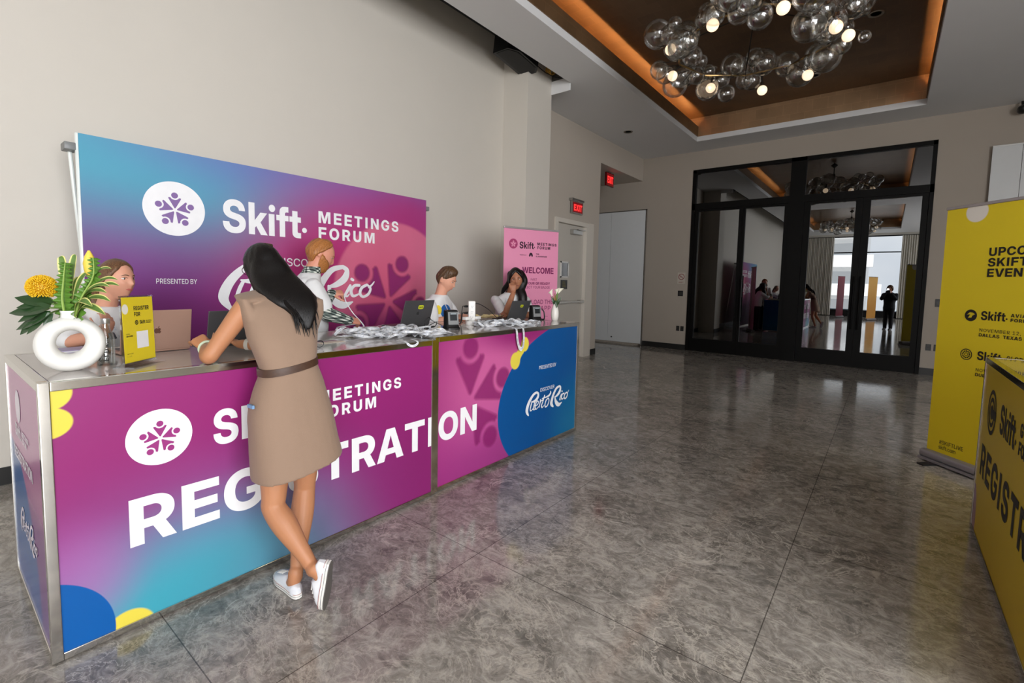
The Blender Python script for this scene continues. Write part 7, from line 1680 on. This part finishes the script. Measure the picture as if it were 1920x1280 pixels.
# ---------------------------------------------------------------- woman resting her face on her hand
def hand_woman():
    r = thing('person', 'dark-haired woman in white top resting her face on her hand behind the counter', 'person', (-3.50, 4.40, 0))
    F = V((.68, -.73, 0)).normalized(); S_ = F.cross(V((0, 0, 1))); c0 = V((-3.52, 4.44, 0))
    def at(f_, s_, z): return c0 + F * f_ + S_ * s_ + V((0, 0, z))
    b_ = MB(); hd = Head(at(.12, -.045, 1.545), (.64, -.74, -.16), (.05, -.22, 1), 1.03); hd.add(b_)
    limb(b_, [at(0, 0, 1.33), at(.035, -.01, 1.41), at(.08, -.03, 1.48)], [.068, .056, .058])
    torso(b_, [(at(-.05, 0, .85), S_ * .15, F * .11), (at(-.05, 0, 1.0), S_ * .15, F * .12), (at(-.02, 0, 1.2), S_ * .165, F * .11), (at(-.01, 0, 1.31), S_ * .15, F * .09), (at(0, 0, 1.385), S_ * .07, F * .06)])
    shR, elR, wrR = at(.0, .180, 1.29), V((-3.30, 4.07, 1.14)), V((-3.312, 4.222, 1.398))
    shL, elL, wrL = at(.0, -.180, 1.29), V((-3.21, 4.38, 1.14)), V((-3.26, 4.10, 1.15))
    arm(b_, shR, elR, wrR, 1.0, 1.05); arm(b_, shL, elL, wrL, 1.0, 1.05)
    hand(b_, wrR, (-.10, .06, .95), (.75, -.62, .05), thumb=1, k=.92, curls=((38, 42, 30), (36, 42, 30), (38, 45, 30), (42, 48, 30)), spread=2, thumb_dir=(-.30, -.22, .85))
    hand(b_, wrL, (-.12, -.95, .08), (.35, -.1, .85), thumb=-1, k=.92, curls=((55, 60, 40), (60, 65, 40), (60, 65, 40), (60, 65, 40)), spread=2)
    remeshed(b_, 'body', SK_B, .006, 4, parent=r)
    hd.face(r, HAIR_BK, mat('lips_brown', rgb(140, 80, 70), .4), lid=.002)
    g = MB(); torso(g, [(at(-.05, 0, .86), S_ * .175, F * .135), (at(-.05, 0, 1.02), S_ * .172, F * .140), (at(-.02, 0, 1.19), S_ * .185, F * .135), (at(-.01, 0, 1.28), S_ * .172, F * .108), (at(-.002, 0, 1.345), S_ * .140, F * .09), (at(.01, 0, 1.385), S_ * .08, F * .072)], 32, 2.4)
    for a, e, q in ((shR, elR, .80), (shL, elL, .80)): g.tube([a + (a - e) * .04, a.lerp(e, .4), a.lerp(e, q)], [.058, .062, .057], 16)
    remeshed(g, 'blouse', TSH, .008, 4, .012, r)
    h = MB(); hd.cap(h, lambda a: interp(a, [0, .12, .5, .9, 1.2, 1.5, 3.2], [.78, .70, .52, .15, -.2, -.8, -.95]), .016, .003, 3)
    for sd, pts in ((1, [hd.W((-.055, -.03, .06)), hd.W((-.085, -.03, -.03)), at(.10, -.10, 1.43), at(.135, -.125, 1.34), at(.140, -.12, 1.25), at(.135, -.11, 1.19)]), (-1, [hd.W((.055, -.03, .06)), hd.W((.075, -.045, -.03)), at(-.03, .085, 1.42), at(-.06, .095, 1.36), at(-.08, .10, 1.30)]), (0, [hd.W((0, -.08, .05)), hd.W((0, -.095, -.04)), at(-.08, 0, 1.40), at(-.12, 0, 1.28)])):
        P = crom([tuple(p) for p in pts], 6); m = len(P)
        if sd == -1: rad = [.040 * (1 - .65 * i / (m - 1)) for i in range(m)]
        else: rad = [interp(i / (m - 1), [0, .4, .75, 1], [.045, .058, .055, .018]) for i in range(m)]
        h.tube(P, rad, 14)
    remeshed(h, 'hair', HAIR_BK, .006, 3, parent=r)
    c = wrR + V((0, 0, -.012)); d = (wrR - elR).normalized(); a1 = d.orthogonal().normalized(); a2 = d.cross(a1); q = MB(); q.tube([c + a1 * .028 * cos(a) + a2 * .028 * sin(a) for a in [2 * pi * k / 24 for k in range(24)]], .0025, 6, True); obj('thin_bracelet', q, mat('bracelet_brown', rgb(120, 70, 40), .4), r)
    c = wrL + V((.008, .045, -.002)); d = (wrL - elL).normalized(); a1 = d.orthogonal().normalized(); a2 = d.cross(a1); q = MB(); q.loft([(c - d * .018, a1 * .033, a2 * .033), (c + d * .018, a1 * .032, a2 * .032)], 20); obj('dark_wristband', q, mat('band_dark', rgb(46, 34, 50), .5), r)
    lan(r, at, [(-.07, .0, 1.39), (-.06, .088, 1.32), (-.03, .128, 1.22), (.0, .14, 1.08)], [(.075, .0, 1.39), (.065, .088, 1.32), (.035, .128, 1.22), (.0, .14, 1.08)])
    t = MB(); t.box(-.045, .045, -.002, .002, -.13, 0); t.v = [tuple(at(.152 + y_, x_, 1.10 + z_)) for x_, y_, z_ in t.v]; obj('badge', t, WHITEP, r)
    lower_body(r, (-3.56, 4.48), F, .155, .9, zwaist=.90)
hand_woman()

# ---------------------------------------------------------------- woman behind the flowers
def flower_woman():
    r = thing('person', 'woman with light brown hair partly hidden behind the flowers', 'person', (-3.64, .74, 0))
    F = V((.86, .51, 0)).normalized(); S_ = F.cross(V((0, 0, 1))); c0 = V((-3.66, .72, 0))
    def at(f_, s_, z): return c0 + F * f_ + S_ * s_ + V((0, 0, z))
    b_ = MB(); hd = Head(at(.09, 0, 1.475), (.84, .54, -.02), (0, 0, 1), .98); hd.add(b_)
    limb(b_, [at(0, 0, 1.27), at(.025, 0, 1.35), at(.055, 0, 1.42)], [.062, .050, .054])
    torso(b_, [(at(-.03, 0, .85), S_ * .14, F * .10), (at(-.03, 0, 1.0), S_ * .14, F * .11), (at(-.01, 0, 1.14), S_ * .155, F * .10), (at(-.005, 0, 1.245), S_ * .14, F * .08), (at(0, 0, 1.315), S_ * .06, F * .055)])
    shR, elR, wrR = at(.0, .17, 1.225), at(.10, .23, 1.13), V((-3.27, .66, 1.205))
    shL, elL, wrL = at(.0, -.17, 1.225), at(.16, -.22, 1.14), V((-3.30, .80, 1.15))
    shL, shR = at(.0, -.17, 1.225), at(.0, .17, 1.225)
    arm(b_, at(0, .17, 1.225), V((-3.44, .52, 1.14)), V((-3.275, .64, 1.185)), .92); hand(b_, (-3.275, .64, 1.185), (-.12, .25, .93), (.9, .35, .1), thumb=1, k=.88, curl=(30, 35, 25), spread=8)
    arm(b_, at(0, -.17, 1.225), V((-3.45, .93, 1.14)), V((-3.24, .80, 1.145)), .92); hand(b_, (-3.24, .80, 1.145), (.75, -.6, .0), (0, 0, 1), thumb=-1, k=.88, curl=(20, 25, 20))
    remeshed(b_, 'body', SK_F, .006, 4, parent=r)
    hd.face(r, HAIR_LB, mat('lips_coral', rgb(200, 112, 100), .4))
    g = MB(); torso(g, [(at(-.03, 0, .86), S_ * .160, F * .12), (at(-.03, 0, 1.0), S_ * .160, F * .128), (at(-.01, 0, 1.13), S_ * .172, F * .122), (at(-.005, 0, 1.215), S_ * .172, F * .100), (at(-.002, 0, 1.27), S_ * .135, F * .082), (at(.004, 0, 1.318), S_ * .072, F * .068)], 32, 2.4)
    for a, e in ((at(0, .17, 1.225), V((-3.44, .52, 1.14))), (at(0, -.17, 1.225), V((-3.45, .93, 1.14)))): g.tube([a + (a - e) * .06, a.lerp(e, .4), a.lerp(e, .85)], [.060, .064, .060], 16)
    remeshed(g, 'tshirt', tee_mat('tee_blue_patch', [('e', .10, 1.11, .075, .05, .05, rgb(40, 100, 170))]), .008, 4, .010, r)
    h = MB(); hd.cap(h, lambda a: interp(a, [0, .5, .9, 1.2, 1.5, 1.8, 3.2], [.74, .68, .40, .10, -.05, -.5, -.7]), .010, .002, 3); c = hd.W((0, -.11, -.03)); h.tube(crom([tuple(hd.W((0, -.09, .02))), tuple(hd.W((0, -.125, -.03))), tuple(at(-.07, 0, 1.33)), tuple(at(-.06, .09, 1.22)), tuple(at(.05, .15, 1.12)), tuple(at(.08, .16, 1.02))], 5), [.034] * 5 + [.036] * 5 + [.036] * 5 + [.036] * 5 + [.03] * 5 + [.014], 12)
    remeshed(h, 'hair', HAIR_LB, .006, 3, parent=r)
    lan(r, at, [(-.06, .0, 1.322), (-.055, .072, 1.26), (-.03, .115, 1.16), (.0, .13, 1.04)], [(.06, .0, 1.322), (.055, .072, 1.26), (.03, .115, 1.16), (.0, .13, 1.04)])
    c = V((-3.262, .664, 1.165)); t = MB(); d = V((.75, .55, .25)).normalized()
    Mw = Matrix.Translation(c + V((.022, .0, .014))) @ Matrix.Rotation(radians(35), 4, 'Z') @ Matrix.Rotation(radians(62), 4, 'Y'); t.box(-.019, .019, -.017, .017, -.005, .006, Mw, bev=.004); obj('watch_case', t, mat('watch_grey', rgb(70, 76, 88), .2), r)
    ax_ = (V((-3.275, .64, 1.185)) - V((-3.44, .52, 1.14))).normalized(); a1 = ax_.orthogonal().normalized(); a2 = ax_.cross(a1); q = MB(); cc = V((-3.285, .632, 1.182)); q.loft([(cc - ax_ * .010, a1 * .030, a2 * .030), (cc + ax_ * .010, a1 * .029, a2 * .029)], 20); obj('watch_strap', q, BLACKP, r)
    lower_body(r, (-3.69, .72), F, .145, .9, zwaist=.90)
flower_woman()

# ---------------------------------------------------------------- the photographer, seen mirrored in the glazed doors
def photographer():
    r = thing('person', 'photographer in dark clothes holding up a camera, seen mirrored in the glazed doors', 'person', (-.02, -.48, 0))
    F = V((-.25, .97, 0)).normalized(); S_ = F.cross(V((0, 0, 1))); c0 = V((.06, -.55, 0))
    def at(f_, s_, z): return c0 + F * f_ + S_ * s_ + V((0, 0, z))
    b_ = MB(); hd = Head(at(.05, 0, 1.56), tuple(F), (0, 0, 1), 1.02); hd.add(b_)
    limb(b_, [at(-.02, 0, 1.36), at(.02, 0, 1.48)], [.07, .058])
    torso(b_, [(at(0, 0, .85), S_ * .15, F * .11), (at(0, 0, 1.1), S_ * .15, F * .11), (at(0, 0, 1.3), S_ * .17, F * .10), (at(0, 0, 1.40), S_ * .08, F * .06)])
    for sd in (-1, 1):
        sh, el, wr = at(0, sd * .19, 1.33), at(.13, sd * .22, 1.17), at(.21, sd * .08, 1.40); arm(b_, sh, el, wr); hand(b_, wr, tuple(F * .3 - S_ * sd * .3 + V((0, 0, .8))), tuple(S_ * sd + F * .2), thumb=sd, curl=(45, 50, 30))
    remeshed(b_, 'body', SK_F, .007, 3, parent=r)
    hd.face(r, HAIR_LB, mat('lips_pale', rgb(206, 128, 114), .4), eyes=False)
    h = MB(); hd.cap(h, lambda a: interp(a, [0, .5, .9, 1.2, 3.2], [.7, .6, .1, -.5, -.9]), .03, .004, 3); remeshed(h, 'hair', HAIR_LB, .007, 2, parent=r)
    g = MB(); torso(g, [(at(0, 0, .80), S_ * .19, F * .14), (at(0, 0, 1.0), S_ * .18, F * .14), (at(0, 0, 1.25), S_ * .20, F * .13), (at(0, 0, 1.36), S_ * .17, F * .10), (at(0, 0, 1.43), S_ * .08, F * .075)])
    for sd in (-1, 1):
        sh, el, wr = at(0, sd * .19, 1.33), at(.13, sd * .22, 1.17), at(.21, sd * .08, 1.40); limb(g, [sh, sh.lerp(el, .5), el, el.lerp(wr, .5), el.lerp(wr, .9)], [.075, .072, .062, .055, .044])
    remeshed(g, 'jacket', mat('jacket_dark', rgb(22, 24, 32), .8), .010, 3, .01, r)
    lower_body(r, (.06, -.55), F, .16, .9, zwaist=.92)
    ca_ = thing('photo_camera', 'black camera with lit flash held up by the mirrored photographer', 'camera', tuple(at(.26, 0, 1.44)))
    t = MB(); t.box(-.07, .07, -.03, .03, -.05, .05, bev=.01); Mr = Matrix.Rotation(atan2(-F.x, F.y), 4, 'Z'); t.v = [tuple(Mr @ V(p)) for p in t.v]; obj('camera_body', t, BLACKP, ca_, True, True)
    t = MB(); t.box(-.035, .035, -.03, .03, .07, .13, bev=.008); t.box(-.02, .02, -.02, .02, .05, .07); t.v = [tuple(Mr @ V(p)) for p in t.v]; obj('flash_unit', t, BLACKP, ca_, True, True)
    t = MB(); t.box(-.03, .03, .030, .033, .075, .125); t.v = [tuple(Mr @ V(p)) for p in t.v]; obj('flash_lens', t, mat('flash_white', (1, 1, 1), .4, emit=(1, 1, 1), estr=25), ca_, False, True)
photographer()
# ------------------------------------------------------------------ beyond the windows
def curtain(label, x0, x1, y):
    r = thing('sheer_curtain', label, 'curtain', ((x0 + x1) / 2, y, 0), (0, 0, 0), 'sheer curtains')
    n = 160; vs = []; fs = []
    for i in range(n + 1):
        x = (i / n - .5) * (x1 - x0); yy = .045 * sin(i * .62) + .015 * sin(i * .23)
        vs += [(x, yy, .03), (x * .99, yy * .8, 4.40)]
    for i in range(n): fs.append((2 * i, 2 * i + 2, 2 * i + 3, 2 * i + 1))
    t = MB(); t.add(vs, fs); obj('pleated_cloth', t, mat('sheer_cloth', rgb(206, 200, 188), .8, trans=.0), r, True, True)
    t = MB(); t.tube([(-(x1 - x0) / 2 - .1, 0, 4.41), ((x1 - x0) / 2 + .1, 0, 4.41)], .018, 8); obj('curtain_rail', t, DARKM, r, True, True)
curtain('sheer curtain at the counter end of the window wall, mirrored in the doors', -3.75, -2.55, YF + .18)
curtain('sheer curtain of the window wall behind the photographer, mirrored in the doors', .40, 1.9, YF + .18)
g = MB(); g.box(-60, 40, -90, YF - .3, -4.6, -4.5); struct(obj('ground_outside', g, mat('street_grey', rgb(150, 146, 140), .9), smooth=False))
bl = thing('apartment_building', 'white balconied apartment building outside the windows, seen mirrored in the doors', 'building', (-7, -40, -4.5))
t = MB(); t.box(-6, 5, -8, 4, 0, 14); t.box(-6, 1, -8, 4, 14, 19); obj('wall', t, mat('facade_white', rgb(224, 222, 216), .8), bl, False, True)
for k in range(6):
    t = MB(); z = 2.6 + 2.8 * k; w = 7.2 - .75 * k; t.box(-6.5, w, 4, 5.6, z, z + .25); t.box(-6.5, w, 5.5, 5.6, z + .25, z + 1.15); obj('balcony', t, mat('balcony_white', rgb(236, 234, 230), .7), bl, False, True)
    t = MB()
    for q in range(4): t.box(-5.6 + 2.6 * q, -3.8 + 2.6 * q, 4.0, 4.04, z + .3, z + 2.4)
    obj('window_band', t, mat('facade_glass', rgb(60, 72, 80), .15), bl, False, True)
# ------------------------------------------------------------------ light
w = bpy.data.worlds.new('sky'); SC.world = w; w.use_nodes = True; nt = w.node_tree; nt.nodes.clear()
o = nt.nodes.new('ShaderNodeOutputWorld'); bg = nt.nodes.new('ShaderNodeBackground'); tc = nt.nodes.new('ShaderNodeTexCoord'); nz = nt.nodes.new('ShaderNodeTexNoise'); nz.inputs['Scale'].default_value = 3.0; nz.inputs['Detail'].default_value = 6
rp = nt.nodes.new('ShaderNodeValToRGB'); rp.color_ramp.elements[0].position = .38; rp.color_ramp.elements[0].color = (.40, .50, .64, 1); rp.color_ramp.elements[1].position = .62; rp.color_ramp.elements[1].color = (.85, .88, .92, 1)
nt.links.new(tc.outputs['Generated'], nz.inputs['Vector']); nt.links.new(nz.outputs['Fac'], rp.inputs['Fac']); nt.links.new(rp.outputs['Color'], bg.inputs['Color']); bg.inputs['Strength'].default_value = 2.2; nt.links.new(bg.outputs['Background'], o.inputs['Surface'])
def area(name, loc, look, sx, sy, power, col, spread=180):
    d = bpy.data.lights.new(name, 'AREA'); d.shape = 'RECTANGLE'; d.size = sx; d.size_y = sy; d.energy = power; d.color = col; d.spread = radians(spread)
    o = bpy.data.objects.new(name, d); COL.objects.link(o); o.location = loc; o.rotation_euler = (V(look) - V(loc)).to_track_quat('-Z', 'Y').to_euler(); return o
area('window_daylight', (XR + .05, (RW0 + RW1) / 2, 2.3), (-4, (RW0 + RW1) / 2 + .01, 2.3), RW1 - RW0, 4.0, 1180, (.985, .985, 1.0))
area('window_daylight_front', (-.6, YF - .12, 2.4), (-.6, 0, 2.4), 6.2, 4.0, 150, (.95, .98, 1.0))
sun = bpy.data.lights.new('sun', 'SUN'); sun.energy = 16.0; sun.angle = .02; so = bpy.data.objects.new('sun', sun); COL.objects.link(so); so.rotation_euler = (radians(50), 0, radians(200))
SC.view_settings.view_transform = 'Standard'; SC.view_settings.look = 'None'; SC.view_settings.exposure = 0.0; SC.view_settings.gamma = 1.0
SC.cycles.use_denoising = True
SC.cycles.max_bounces = 8; SC.cycles.diffuse_bounces = 4; SC.cycles.glossy_bounces = 4; SC.cycles.transparent_max_bounces = 20; SC.cycles.use_adaptive_sampling = True; SC.cycles.adaptive_threshold = 0.02; SC.cycles.sample_clamp_indirect = 8.0
SC.cycles.caustics_reflective = False; SC.cycles.caustics_refractive = False
